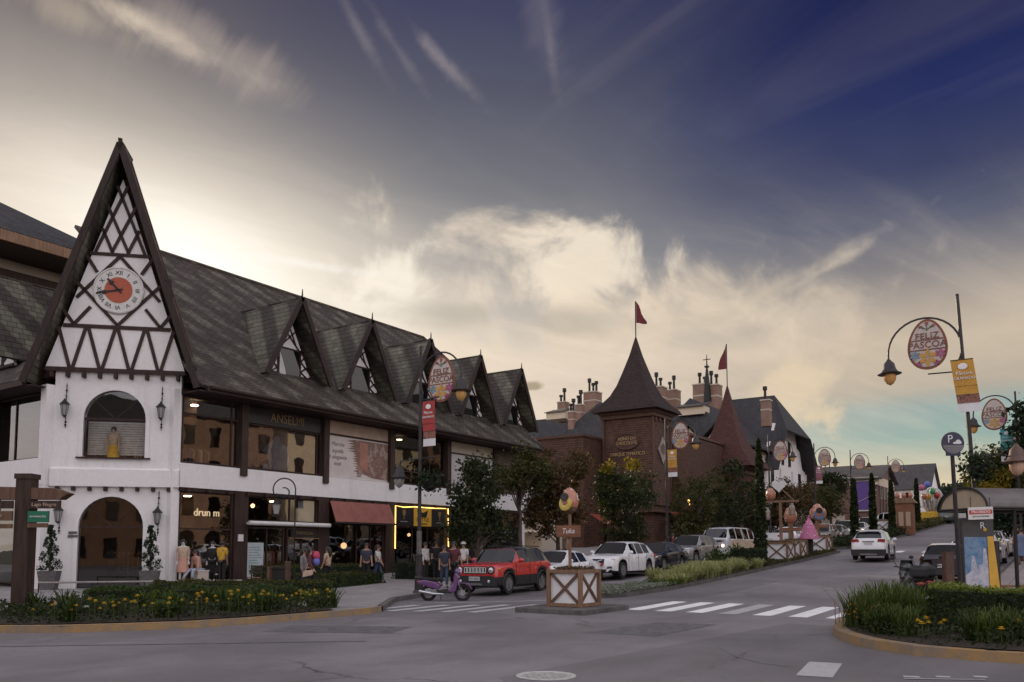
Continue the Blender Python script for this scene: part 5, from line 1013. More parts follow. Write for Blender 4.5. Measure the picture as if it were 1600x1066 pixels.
park('silver_offroader', 'silver grey older off roader parked in front of the white and cream van', 'car', copyd(suv(4.6, 1.68, 1.8), mirp='trim', ex=(front_generic(.80, .78, .7, False, 'grey_p'), rear_generic(1.0))), 18.6, math.pi - rad(1), -4.4, 'silver_p')
# ---- old rounded van
def van_details(t, sp, col, P):
    yf = sp['L'] / 2
    for sg in (1, -1):
        m = MB(); m.lathe([(.13, -.06), (.13, .02), (.10, .03)], (sg * .60, yf - .03, .83), 18, ax=(EX, EZ, EY)); h = m.build('headlight', K['chrome'], t, world=False, smooth=40); lampball('lens', 'headlit', h, (sg * .60, yf - .01, .83), (.10, .045, .10))
        patch('indicator', 'amber', t, rect(sg * .62, 1.09, .16, .07), yf - .03, .03)
    patch('air_grille', 'trim', t, [(-.52, 1.04), (.52, 1.04), (.55, 1.14), (-.55, 1.14)], yf - .025, .035)
    m = MB(); m.lathe([(.15, -.02), (.15, .015), (.125, .015), (.12, .0)], (0, yf, .86), 24, ax=(EX, EZ, EY)); e = m.build('emblem', K['iron'], t, world=False, smooth=40)
    m = MB()
    for a, b in (((-.06, .11), (0, .02)), ((0, .02), (.06, .11)), ((-.11, .04), (-.05, -.1)), ((-.05, -.1), (0, .01)), ((0, .01), (.05, -.1)), ((.05, -.1), (.11, .04))): m.beam((a[0], yf + .01, .86 + a[1]), (b[0], yf + .01, .86 + b[1]), .012, .018, EY)
    m.build('monogram', K['chrome'], e, world=False)
    patch('bumper', 'offwhite', t, [(-.86, .36), (.86, .36), (.86, .52), (-.86, .52)], yf - .02, .10); patch('number_plate', 'plate', t, rect(0, .45, .40, .12), yf + .09, .02)
    m = MB(); m.box(-.02, .02, yf - .42, yf - .2, 1.2, 1.84)
    for sg in (1, -1): m = MB(); m.tube([(sg * .2, yf - .14, 1.24), (sg * .5, yf - .26, 1.5)], .012, 4); m.build('wiper', K['trim'], t, world=False)
    m = MB()
    for sg in (1, -1): m.prism([(yf - .32, .62), (-yf + .1, .62), (-yf + .1, 1.2), (yf - .95, 1.2), (yf - .5, 1.0)][::sg], (sg * .868, 0, 0), EY, EZ, EX * sg * .012)
    m.build('side_panel', K['cream_p'], t, world=False)
VAN = dict(L=4.5, W=1.74, R=.33, ax=(1.0, 3.42), mir=.55, mirp='trim', doors=(.95, 1.85), glass=((.16, .52, 'wp'), (.62, 1.42, 's'), (1.56, 2.42, 's'), (2.56, 3.3, 's'), (3.45, 4.1, 's'), (4.3, 4.46, 'r')), ex=(van_details, rear_generic(.9)), rim='offwhite',
    st=[(0, 1.18, 1.22, .76, .72, .80, .34), (.06, 1.21, 1.26, .80, .75, .84, .30), (.16, 1.22, 1.30, .82, .76, .86, .28), (.52, 1.23, 1.83, .82, .70, .87, .27), (.75, 1.23, 1.90, .82, .68, .87, .26), (1.5, 1.23, 1.95, .82, .66, .87, .26), (3.6, 1.23, 1.94, .82, .66, .87, .26), (4.1, 1.23, 1.88, .81, .67, .87, .27), (4.36, 1.22, 1.72, .79, .66, .86, .3), (4.5, 1.15, 1.3, .74, .66, .82, .34)])
park('old_van', 'white and cream old rounded van with lit headlights behind the median grasses', 'van', VAN, 23.6, math.pi - rad(4), -4.0, 'kombi_p')
# ---- pickup and far cars of the left row
def bed(t, sp, col, P):
    L2 = sp['L'] / 2; m = MB()
    for sg in (1, -1): m.box(min(sg * .86, sg * .78), max(sg * .86, sg * .78), -L2 + .05, -L2 + 1.75, .62, 1.08)
    m.box(-.86, .86, -L2 + .02, -L2 + .1, .6, 1.08); m.box(-.86, .86, -L2 + 1.7, -L2 + 1.78, .6, 1.08); m.box(-.8, .8, -L2 + .1, -L2 + 1.7, .6, .7); m.build('cargo_bed', P, t, world=False)
PICK = dict(L=4.7, W=1.74, R=.33, ax=(.85, 3.75), mir=1.4, doors=(1.3, 2.5), glass=((1.1, 1.75, 'wp'), (1.82, 2.5, 's'), (2.62, 2.86, 'r')), ex=(bed, rear_generic(.85, .6, False, True), front_generic()),
    st=[(0, .70, .76, .60, .56, .74, .3), (.15, .84, .88, .76, .7, .84, .25), (1.05, .97, 1.02, .82, .74, .87, .24), (1.1, .98, 1.03, .82, .74, .87, .24), (1.75, 1.0, 1.50, .81, .64, .87, .24), (2.0, 1.0, 1.56, .81, .62, .87, .24), (2.5, 1.0, 1.55, .81, .62, .87, .24), (2.9, 1.0, 1.06, .81, .7, .87, .26), (2.95, .66, .72, .81, .7, .86, .3), (4.7, .66, .72, .80, .7, .84, .4)])
park('white_pickup', 'small white pickup truck seen between the median planter boxes', 'pickup truck', PICK, at_px(1232, -4.4), rad(-14), -4.4, 'white_p')
fars = [('silver_offroader', 1286, 'silver off roader parked beyond the pink cone', suv(4.5, 1.7, 1.8), 'silver_p', math.pi, False), ('grey_hatchback', 1307, 'grey hatchback with a lit headlight behind the silver off roader', sedan(4.2, 1.5), 'silver_p', math.pi, True), ('white_offroader', 1322, 'tall white off roader fourth from last in the far row', suv(4.6, 1.75, 1.85), 'white_p', math.pi, False), ('white_sedan', 1344, 'white sedan with a glowing lamp beyond the tall white off roader', sedan(), 'white_p', math.pi, True), ('white_offroader', 1360, 'white off roader parked by the cypress before the brick building', suv(4.7, 1.8, 1.85), 'white_p', math.pi, False), ('white_hatchback', 1372, 'last small white hatchback of the left row', sedan(4.1, 1.5), 'white_p', math.pi, False)]
s_prev = 33
for nm, x, lb, sp, p, hd, lit in fars:
    s = at_px(x, -2.5); sp = copyd(sp, ex=(front_generic(.75 if sp['R'] > .33 else .64, .66 if sp['R'] > .33 else .55, .6, lit), rear_generic(.9)))
    park(nm, lb, 'car', sp, s, hd, -2.5, p); 
SMV = dict(L=4.1, W=1.7, R=.31, ax=(.85, 3.3), mir=1.3, doors=(1.2, 2.2), clad=1, glass=((1.0, 1.55, 'wp'), (1.62, 2.2, 's'), (2.32, 3.0, 's'), (3.85, 4.02, 'r')), ex=(front_generic(), rear_generic(1.0)), st=[(0, .74, .8, .6, .56, .74, .3), (.12, .86, .92, .76, .7, .83, .25), (.95, 1.0, 1.05, .8, .72, .85, .22), (1.0, 1.01, 1.06, .8, .72, .85, .22), (1.55, 1.02, 1.66, .8, .66, .85, .22), (1.9, 1.02, 1.8, .8, .66, .85, .22), (3.7, 1.03, 1.8, .8, .66, .85, .23), (3.95, 1.02, 1.7, .78, .64, .83, .27), (4.1, .9, 1.0, .74, .62, .8, .3)])
p_ = onD(1386, 826, 92); car('delivery_van', 'small white delivery van crossing at the far end of the left row', 'van', SMV, (p_[0], p_[1], g(p_[1]) + .02), rad(58), None, 'white_p')
# ---- white crossover driving away
def comp_rear(t, sp, col, P):
    yr = -sp['L'] / 2
    for sg in (1, -1):
        m = MB(); m.prism([(sg * .45, 1.00), (sg * .82, .98), (sg * .84, 1.12), (sg * .50, 1.13)][::sg], (0, yr - .005, 0), EX, EZ, EY * .12); m.build('tail_light', K['tail'], t, world=False, label=None); lampball('reflector', 'tail', t, (sg * .70, yr + .0, .50), (.08, .03, .03))
    patch('number_plate', 'plate', t, rect(0, .88, .42, .13), yr - .015, .03); m = MB(); m.box(-.3, .3, yr - .02, yr + .01, .98, 1.02); m.build('trim_strip', K['chrome'], t, world=False)
    patch('rear_bumper', 'trim', t, [(-.84, .25), (.84, .25), (.88, .58), (-.88, .58)], yr - .045, .1); patch('skid_plate', 'grey_p', t, [(-.4, .27), (.4, .27), (.44, .36), (-.44, .36)], yr - .06, .03)
    m = MB(); m.box(-.62, .62, yr + .30, yr + .58, 1.585, 1.625); m.build('roof_spoiler', P, t, world=False)
    for sg in (1, -1): m = MB(); m.tube([(sg * .6, yr + .7, 1.66), (sg * .63, 0, 1.69), (sg * .6, .9, 1.64)], .02, 5); m.build('roof_rail', K['trim'], t, world=False)
    m = MB(); m.tube([(0, yr + .8, 1.64), (0, yr + .65, 1.8)], .01, 4); m.build('antenna', K['trim'], t, world=False)
COMP = copyd(suv(4.4, 1.64, 1.82), ex=(comp_rear, front_generic()), rim='darkalloy')
p_ = onG(1368, 874); car('white_crossover', 'white crossover driving away up the street, seen from behind', 'car', COMP, (p_[0] + .1, p_[1] - .8, g(p_[1] - .8) + .015), rad(3), None, 'white_p')
# ---- right-hand row
def hatch_rear(t, sp, col, P):
    yr = -sp['L'] / 2
    for sg in (1, -1): lampball('tail_light', 'tail', t, (sg * .74, yr + .10, .86), (.10, .08, .13))
    patch('number_plate', 'plate', t, rect(0, .62, .42, .13), yr - .02, .03); patch('rear_bumper', 'navy_p', t, [(-.78, .3), (.78, .3), (.82, .5), (-.82, .5)], yr - .04, .1); m = MB(); m.box(-.35, .35, yr - .03, yr, .90, .93); m.build('trim_strip', K['chrome'], t, world=False)
TWO = dict(L=3.9, W=1.74, R=.32, ax=(.75, 3.25), mir=1.3, mirp='white_p', doors=(1.2, 2.35), chrome=1, glass=((1.05, 1.6, 'wp'), (1.66, 2.4, 's'), (2.5, 3.15, 's'), (3.33, 3.72, 'r')), roof=(1.6, 3.75, 'white_p'), ex=(hatch_rear, front_generic()),
    st=[(0, .68, .74, .6, .55, .74, .28), (.12, .82, .88, .74, .7, .82, .24), (1.0, .95, 1.0, .8, .74, .87, .2), (1.05, .96, 1.01, .8, .74, .87, .2), (1.6, .98, 1.40, .8, .66, .87, .2), (1.9, .98, 1.46, .8, .66, .87, .2), (3.0, .99, 1.46, .8, .66, .87, .2), (3.33, 1.0, 1.40, .8, .64, .86, .22), (3.72, .99, 1.04, .78, .7, .84, .26), (3.9, .8, .88, .7, .64, .78, .3)])
RG = 'cars parked along the right kerb'
p_ = onD(1474, 880, 30.5); q_ = (p_[0] + .15, p_[1] + 1.9)
car('black_hatchback', 'dark hatchback with a white roof parked behind the motorbikes', 'car', TWO, (q_[0], q_[1], g(q_[1]) + .015), rad(-4), RG, 'navy_p')
for k, (ds, sp, lb) in enumerate([(5.4, sedan(), 'white sedan right behind the dark hatchback with white roof'), (10.6, suv(4.5, 1.66, 1.8), 'second white car of the right row, taller than the sedan'), (16.2, sedan(), 'farthest white car of the right row, only its roof showing')]):
    car(('white_sedan', 'white_offroader', 'white_sedan')[k], lb, 'car', copyd(sp, ex=(front_generic(), rear_generic(.85))), (q_[0] + .1, q_[1] + ds, g(q_[1] + ds) + .015), rad(-2), RG, 'white_p')
# ---- far green truck and white coach at the crest
p_ = onG(1478, 819)
TR = dict(L=4.6, W=1.8, R=.38, ax=(.9, 3.7), mir=1.4, doors=(1.4, 2.4), clad=1, glass=((1.2, 1.7, 'wp'), (1.8, 2.4, 's'), (4.2, 4.45, 'r')), ex=(rear_generic(1.0, .75), front_generic()), st=[(0, .9, .98, .7, .66, .8, .34), (.1, 1.0, 1.06, .8, .76, .88, .3), (1.2, 1.1, 1.15, .85, .78, .9, .28), (1.7, 1.12, 1.8, .85, .72, .9, .28), (2.0, 1.12, 1.9, .85, .74, .9, .28), (4.2, 1.14, 1.9, .85, .74, .9, .3), (4.45, 1.14, 1.22, .83, .76, .88, .34), (4.6, .9, 1.0, .8, .7, .84, .36)])
car('green_offroader', 'dark green off roader far up the street near the crest', 'car', TR, (p_[0], p_[1] + 2, g(p_[1] + 2) + .02), rad(2), None, 'green_p')
p_ = onD(1524, 812, 105); t = thing('white_coach', 'distant white coach crossing beyond the dark green off roader', 'coach', (p_[0], p_[1], g(p_[1])), rad(60))
m = MB(); m.prism([(-4.5, .35), (4.5, .35), (4.55, 2.7), (4.2, 3.0), (-4.3, 3.0), (-4.5, 2.7)], (-1.2, 0, 0), EY, EZ, EX * 2.4); m.build('body', K['offwhite'], t, world=False, bevel=.08)
m = MB(); m.box(-1.215, 1.215, -4.2, 3.9, 1.5, 2.45); m.build('side_window', K['carglass'], t, world=False)
for y in (-3, 2.8):
    for x in (-1.1, 1.1): wheel(t, x, y, .45, .25, 'alloy')
# ------------------------------------------------------------------ scooter and motorbikes
def bike_wheel(t, y, R, name='wheel'):
    m = MB(); k = 28
    m.tube([(0, y + R * .86 * math.cos(a), R + R * .86 * math.sin(a)) for a in np.linspace(0, 2 * math.pi, k + 1)], .055, 8, cap=False); w = m.build(name, K['tyre'], t, world=False, smooth=50)
    m = MB(); m.lathe([(.05, -.05), (.05, .05)], (0, y, R), 10, ax=(EY, EZ, EX))
    for i in range(7): a = 2 * math.pi * i / 7; m.beam((0, y, R), (0, y + R * .8 * math.cos(a), R + R * .8 * math.sin(a)), .014, .03, EX)
    m.build('spokes', K['alloy'], w, world=False); m = MB(); m.lathe([(.11, .045), (.11, .055), (.04, .055)], (0, y, R), 16, ax=(EY, EZ, EX)); m.build('brake_disc', K['chrome'], w, world=False)
def scooter(loc, hd, label, p, group=None, tour=False):
    t = thing('scooter', label, 'scooter', loc, hd, group); bike_wheel(t, .63, .29); bike_wheel(t, -.60, .27)
    m = MB(); m.prism([(-.95, .60), (-.35, .42), (-.20, .40), (-.15, .55), (-.30, .66), (-.72, .74), (-.98, .70)], (-.14, 0, 0), EY, EZ, EX * .28); m.build('rear_body', K[p], t, world=False, bevel=.04)
    m = MB(); m.prism([(.18, .28), (.40, .32), (.52, .86), (.44, 1.0), (.36, .96), (.30, .62), (.12, .38)], (-.19, 0, 0), EY, EZ, EX * .38); m.build('leg_shield', K[p], t, world=False, bevel=.05)
    m = MB(); m.prism([(-.28, .30), (.24, .26), (.24, .34), (-.28, .40)], (-.12, 0, 0), EY, EZ, EX * .24); m.build('frame', K['trim'], t, world=False, bevel=.02)
    m = MB(); m.prism([(-.92, .72), (-.30, .67), (-.02, .70), (-.08, .80), (-.45, .80), (-.92, .84)], (-.12, 0, 0), EY, EZ, EX * .24); m.build('seat', K['c_black'], t, world=False, bevel=.04)
    m = MB()
    pts = [(.63 + .37 * math.cos(a), .29 + .37 * math.sin(a)) for a in np.linspace(.35, 2.5, 9)]; pts2 = [(.63 + .33 * math.cos(a), .29 + .33 * math.sin(a)) for a in np.linspace(2.5, .35, 9)]
    m.prism(pts + pts2, (-.08, 0, 0), EY, EZ, EX * .16); m.build('front_mudguard', K[p], t, world=False)
    for sg in (1, -1): m = MB(); m.tube([(sg * .08, .60, .29), (sg * .07, .40, .92)], .022, 6); m.build('fork', K['alloy'], t, world=False)
    m = MB(); m.ball((0, .46, 1.02), (.16, .13, .13)); m.build('headlight_housing', K[p], t, world=False, smooth=60); lampball('headlight', 'lens', t, (0, .54, 1.02), (.10, .06, .08))
    m = MB(); m.tube([(-.34, .30, 1.06), (-.12, .40, 1.04), (.12, .40, 1.04), (.34, .30, 1.06)], .017, 6); m.build('handlebar', K['trim'], t, world=False)
    for sg in (1, -1): m = MB(); m.tube([(sg * .26, .36, 1.06), (sg * .34, .40, 1.24)], .01, 4); m.ball((sg * .35, .40, 1.28), (.06, .02, .045)); m.build('mirror', K['trim'], t, world=False)
    m = MB(); m.prism([(-.50, .26), (-.12, .24), (-.05, .34), (-.2, .44), (-.46, .40)], (-.1, 0, 0), EY, EZ, EX * .2); m.build('engine', K['darkalloy'], t, world=False, bevel=.03)
    m = MB(); m.tube([(.14, -.02, .24), (.15, -.4, .25), (.16, -.90, .34)], [.03, .05, .06], 8); m.build('exhaust', K['chrome'], t, world=False, smooth=50); lampball('tail_light', 'tail', t, (0, -.98, .67), (.09, .04, .05))
    m = MB(); m.tube([(0, -.15, .25), (.14, -.12, .02)], .012, 5); m.build('stand', K['iron'], t, world=False)
    if tour: m = MB(); m.box(-.19, .19, -1.0, -.66, .82, 1.06); m.build('top_box', K['trim'], t, world=False, bevel=.05); m = MB(); m.prism([(-.2, .85), (.2, .85), (.13, 1.22), (-.13, 1.22)], (0, .5, 0), EX, EZ, EY * .04); m.build('wind_shield', K['carglass'], t, world=False); m = MB(); m.ball((0, .12, .72), (.24, .34, .24), 12, 8); m.build('tank', K[p], t, world=False, smooth=60)
    return t
a, b = onG(715, 941), onG(670, 937); scooter(((a[0] + b[0]) / 2 + .05, (a[1] + b[1]) / 2 + .05, 0.0), rad(-62), 'purple scooter parked on the road in front of the red off roader', 'purple_p').scale = (.93,) * 3
for k, (x, D, hd, lb) in enumerate([(1424, 22.5, 20, 'black motorbike at the outer end of the parked pair by the grasses'), (1449, 23.0, 10, 'black motorbike next to the brown post, in front of the dark hatchback')]):
    p_ = onD(x, 900, D); scooter((p_[0], p_[1], g(p_[1])), rad(hd), lb, 'black_p', 'motorbikes parked in front of the dark hatchback', True).scale = (1.08,) * 3
# ------------------------------------------------------------------ brown castle (theme park entrance)
RC = -16.0
cs = thing('brown_castle', 'brown shingled castle with two flared pointed towers behind the street trees', 'castle building', (-19, 45, 0))
gz0 = 1.2
def flared(m, cx, cy, hx, hy, z0, z1, prof):     # square bell-cast roof; prof = (height fraction, width fraction)
    P = []
    for h, w in prof: P.append([(cx + sx * hx * w, cy + sy * hy * w, z0 + (z1 - z0) * h) for sx, sy in ((-1, -1), (1, -1), (1, 1), (-1, 1))])
    for a, b in zip(P[:-1], P[1:]):
        for k in range(4): m.poly([a[k], a[(k + 1) % 4], b[(k + 1) % 4], b[k]])
    m.poly(P[0][::-1]); m.poly(P[-1])
PROF = [(0, 1.0), (.05, .94), (.12, .76), (.22, .58), (.36, .43), (.52, .31), (.75, .15), (1.0, .012)]
m = MB(); m.box(-20.75, RC, 39.3, 43.0, 4.95, 13.1); m.box(-20.6, RC - .15, 39.5, 43.0, gz0, 4.95); w_ = m.build('tower_wall', K['castlewall'], cs)
m = MB(); m.box(-20.95, RC + .2, 39.1, 43.2, 13.1, 13.35); m.box(-21.05, RC + .3, 39.0, 43.3, 13.45, 13.75); m.box(-20.9, RC + .15, 39.15, 43.15, 13.35, 13.45)
m.box(-20.9, RC + .15, 39.15, 43.15, 5.5, 5.65); m.box(-21.0, RC + .25, 39.05, 43.25, 4.9, 5.12)
for s in (39.3, 42.9): m.box(RC - .05, RC + .06, s - .06, s + .16, 5.65, 13.1)
m.box(-20.8, -20.6, 39.2, 39.3, 5.65, 13.1)
m.build('cornice', K['castletrim'], cs)
for k in range(4): m = MB(); m.box(RC + .0, RC + .12, 39.6 + k * .85, 39.9 + k * .85, 12.75, 13.1); m.build('cornice_tooth', K['castletrim'], cs)
m = MB(); flared(m, -18.38, 41.15, 3.15, 2.75, 13.7, 20.65, PROF); m.build('tower_roof', K['castleroof'], cs)
# oval sign and letters on the tower front (faces -Y)
t = sign('castle_sign', 'oval carved sign with old gold letters on the brown castle tower', 'sign', (-18.4, 39.2, 9.9))
ov = [(1.16 * math.cos(a), .68 * math.sin(a)) for a in np.linspace(0, 2 * math.pi, 41)[:-1]]; m = MB(); m.prism(ov, (-18.45, 39.3, 11.05), EX, EZ, EY * -.07); m.build('sign_board', K['castlewall'], t)
m = MB(); m.tube([(-18.45 + 1.16 * math.cos(a), 39.22, 11.05 + .68 * math.sin(a)) for a in np.linspace(0, 2 * math.pi, 41)], .06, 6, cap=False); m.build('sign_rim', K['castletrim'], t)
GL = mat('old_gold_letters', (.42, .29, .15), .5, .1, .15); text('REINO DO', .36, GL, t, (-18.4, 39.215, 11.28), EX, EZ, depth=.03); text('CHOCOLATE', .40, GL, t, (-18.45, 39.215, 10.90), EX, EZ, depth=.03, sx=.82)
t = sign('castle_letters', 'row of old gold letters below the oval sign on the castle tower', 'sign', (-18.4, 39.2, 9.0)); text('PARQUE TEMÁTICO', .42, GL, t, (-18.4, 39.27, 9.95), EX, EZ, depth=.03, sx=.86)
t = sign('diamond_sign', 'diamond shaped pale sign with bars on the side of the castle tower', 'sign', (RC, 41, 10)); m = MB(); m.prism([(-.95, 0), (0, -1.2), (.95, 0), (0, 1.2)], (RC + .03, 41.1, 10.3), EY, EZ, EX * .09); m.build('sign_board', mat('diamond_pale', (.27, .23, .21), .5, var=.15), t)
m = MB()
for k in range(5): x = -.5 + k * .25; h = .62 - abs(x) * .5; m.box(RC + .12, RC + .15, 41.1 + x - .04, 41.1 + x + .04, 10.3 - h * .7, 10.3 + h)
m.build('bars', K['castletrim'], t)
# wings
m = MB(); m.box(-27.5, -20.95, 36.0, 46, gz0, 11.35); m.box(-22.8, RC - .4, 40.5, 60, gz0, 11.6)
m.prism([(-16.4, 4.3), (-14.9, 4.6), (-16.1, 12.3), (-16.6, 12.4)], (0, 43.3, 0), EX, EZ, (0, 16.5, 0)); m.build('wall', K['castlewall'], cs)
m = MB(); m.box(-27.6, -20.85, 35.9, 46.1, 11.35, 11.55); m.box(RC - .75, RC + .02, 43.3, 60, 12.35, 12.6); m.build('parapet', K['castletrim'], cs)
for k in range(3): m = MB(); m.box(-26.5 + k * 1.9, -25.5 + k * 1.9, 35.9, 36.0, 8.0, 9.6); m.build('window', K['castletrim'], cs)
m = MB(); m.box(-18.6, -13.9, 56.2, 61.0, 2, 9.9); m.build('small_tower_wall', K['redwall'], cs)
m = MB(); m.box(-18.8, -13.7, 56.0, 61.2, 9.3, 9.6); m.box(-18.9, -13.6, 55.9, 61.3, 9.85, 10.1); m.build('small_tower_cornice', K['castletrim'], cs)
m = MB(); flared(m, -16.25, 58.6, 3.5, 3.5, 10.05, 18.9, PROF); m.build('small_tower_roof', K['redroof'], cs)
# ground floor arcade
for s in (49.5, 54.2, 58.6, 45.0): m = MB(); m.box(-13.7, -13.4, s - .16, s + .16, g(s), 5.4); m.build('post', K['oldwood'], cs)
m = MB(); m.box(-16.3, -13.2, 43.5, 60, 5.2, 5.5); m.build('canopy', K['castletrim'], cs)
for s0, s1, r, z in ((40.5, 46.5, -15.2, 4.2), (34.2, 36.6, -19.5, 3.9)):
    t = thing('red_awning', 'red sloping awning over the castle entrance' if s0 > 40 else 'small red awning beside the castle corner', 'awning', (r, s0, z)); m = MB(); m.prism([(0, .75), (.05, .75), (1.3, .1), (1.3, -.08), (1.25, .06)], (r, s0, z), EX, EZ, EY * (s1 - s0)); m.build('canvas', mat('awning_red', (.20, .03, .02), .7) if 'awning_red' not in bpy.data.materials else bpy.data.materials['awning_red'], t)
m = MB()
t = thing('lit_lantern', 'small warm lit lantern above the red castle awning', 'lantern', (-14.5, 43, 5.6)); m.lathe([(.1, 0), (.14, .3), (.02, .5)], (-14.4, 43, 5.6), 8); m.build('glass', K['neon'], t)
for (x, y, z, h, sg, lb) in ((-18.38, 41.15, 20.5, 3.4, 1, 'dark red pennant on the tall castle tower'), (-16.25, 58.6, 18.75, 4.6, -1, 'dark red pennant on the small castle tower')):
    t = thing('pennant', lb, 'flag', (x, y, z)); m = MB(); m.tube([(x, y, z), (x, y, z + h)], .05, 6); m.build('flagpole', K['iron'], t)
    m = MB(); u = np.array([RT[0], RT[1], 0]) * sg
    top, b0 = z + h, z + h * .42
    for k in range(5):
        f = lambda q: np.array([x, y, 0]) + u * (.06 + .9 * q * (1 + .0 * q)) + np.array([.08 * math.sin(7 * q), 0, 0])
        a, b = k / 5, (k + 1) / 5; za = lambda q: top - (top - b0) * q * .95
        m.prism([(0, 0)] * 0 or [(0, 0), (1, 0), (1, 1), (0, 1)], (0, 0, 0), (0, 0, 0), (0, 0, 0), (0, 0, 0)) if False else m.add([f(a) + EZ * za(a), f(b) + EZ * za(b), f(b) + EZ * (b0 - .12 * b), f(a) + EZ * (b0 - .12 * a)], [(0, 1, 2, 3)])
    m.build('cloth', K['wine'], t)
# ------------------------------------------------------------------ large hotel behind the castle
ht = thing('slate_roofed_hotel', 'large hotel with slate roofs, brick chimneys and a white shaped gable', 'hotel building', (-30, 82, 4)); SH = 82.0
zr = onS(1150, 624, SH)[2]; rl, rr_ = onS(822, 651, SH)[0], onS(1216, 618, SH)[0]
m = MB()
m.slab([(rl, SH, zr), (rr_ - .5, SH, zr), (-15.2, SH - 5.5, zr - 5.4), (-15.2, SH - 9.5, zr - 10.5), (rl, SH - 10, zr - 10)], .2)
m.slab([(rl, SH, zr), (rr_ - .5, SH, zr), (-15.2, SH + 5.5, zr - 5.4), (-15.2, SH + 10.5, zr - 10.5), (rl, SH + 10, zr - 10)], .2)
m.slab([(rr_ - .5, SH, zr), (-15.2, SH - 5.5, zr - 5.4), (-15.2, SH + 5.5, zr - 5.4)], .2)
m.build('roof', K['hotelroof'], ht)
m = MB(); m.box(rl, -17.3, SH - 9, SH + 9, 2, zr - 9.5); m.build('wall', K['cream'], ht)
m = MB(); zg = zr - 9.5
gp = [(-9, 3), (9, 3), (9, zg), (7.6, zg + .3), (6.6, zg + 2.6), (5.2, zg + 3.0), (4.4, zg + 5.2), (-4.4, zg + 5.2), (-5.2, zg + 3), (-6.6, zg + 2.6), (-7.6, zg + .3), (-9, zg)]
m.prism(gp, (-17.0, SH, 0), EY, EZ, (-.35, 0, 0)); m.build('gable_wall', K['white'], ht)
m = MB()
for s in (-8.8, 8.8, -2.6, 2.6): m.box(-17.0, -16.8, SH + s - .22, SH + s + .22, 3, zg - .3)
m.box(-17.0, -16.75, SH - 9.2, SH + 9.2, zg - 3.4, zg - 3.0); m.build('pilasters', K['white'], ht)
for s, z, w, h in ((-1.5, zg + .2, .9, 3.2), (1.5, zg + .2, .9, 3.2), (-6, zg - 6.4, 1.1, 2.2), (-1.5, zg - 6.4, 1.1, 2.2), (1.5, zg - 6.4, 1.1, 2.2), (6, zg - 6.4, 1.1, 2.2), (-6, zg - 2.6, 1, 2.2), (6, zg - 2.6, 1, 2.2)):
    window(ht, SH + s - w / 2, SH + s + w / 2, z, z + h, r=-16.95, mull=(SH + s,), gl='pane', fr='iron', fw=.08)
# projecting front wings with hipped roofs
for (xp, yp, xl, yl, xr, yr_, sf) in ((937, 628, 884, 672, 968, 668, 68.0), (1078, 622, 1040, 652, 1130, 642, 66.0)):
    P, Lf, Rg = onS(xp, yp, sf), onS(xl, yl, sf - 3), onS(xr, yr_, sf - 3); m = MB()
    bk = lambda p: (p[0], SH - 2, p[2])
    le, re = (Lf[0] - 2.5, sf - 4, P[2] - 6.0), (Rg[0] + 2.0, sf - 4, P[2] - 6.0)
    m.slab([P, (P[0], SH - 1, P[2]), (le[0], SH - 4, le[2]), le], .2); m.slab([P, (P[0], SH - 1, P[2]), (re[0], SH - 4, re[2]), re], .2); m.slab([P, le, re], .2)
    m.build('wing_roof', K['hotelroof'], ht); m = MB(); m.box(le[0] + .8, re[0] - .8, sf - 3.2, SH - 4, 2, le[2] - .1); m.build('wing_wall', K['cream'], ht)
    for k in (.35, .7):
        x = le[0] + (re[0] - le[0]) * k; z = le[2] - 2.3; m = MB(); m.box(x - .55, x + .55, sf - 3.3, sf - 3.2, z, z + 2.0); wn = m.build('window', K['offwhite'], ht); m = MB(); m.box(x - .4, x + .4, sf - 3.34, sf - 3.3, z + .15, z + 1.85); m.build('pane', K['pane'], wn)
        m = MB(); m.ball((x, sf - 3.6, z + 2.15), (.9, .7, .45), 12, 6); m.build('window_hood', K['hotelroof'], wn)
    m = MB(); sk = onS((xp + xl) / 2 + (20 if xp > 1000 else -10), (yp + yl) / 2 + 2, sf - 4); 
for x, y, s_, w in ((868, 648, 71, 1.5), (1079, 640, 64, 1.5)):          # skylight boxes on the roof
    p = onS(x, y, s_); m = MB(); m.prism([(-w, -.6), (w, -.6), (w, .35), (-w, .35)], p, EX, EZ, (0, 2.0, 0)); d = m.build('skylight', K['cream'], ht); m = MB(); m.slab([p + np.array([-w - .2, -.3, .38]), p + np.array([w + .2, -.3, .38]), p + np.array([w + .2, 2.2, 1.1]), p + np.array([-w - .2, 2.2, 1.1])], .1); m.build('skylight_roof', K['slate'], d)
for x, y, s_ in ((1075, 662, 62.0), (1118, 658, 62.0)):                  # small gabled dormers
    p = onS(x, y, s_); m = MB(); m.slab([p, p + np.array([0, 4, 0]), p + np.array([-2.2, 4, -2.2]), p + np.array([-2.2, -.3, -2.2])], .15); m.slab([p, p + np.array([0, 4, 0]), p + np.array([2.2, 4, -2.2]), p + np.array([2.2, -.3, -2.2])], .15); d = m.build('dormer', K['hotelroof'], ht); m = MB(); m.prism([(-1.6, -2.4), (1.6, -2.4), (0, -.5)], p + np.array([0, .4, 0]), EX, EZ, (0, .2, 0)); m.build('dormer_wall', K['cream'], d)
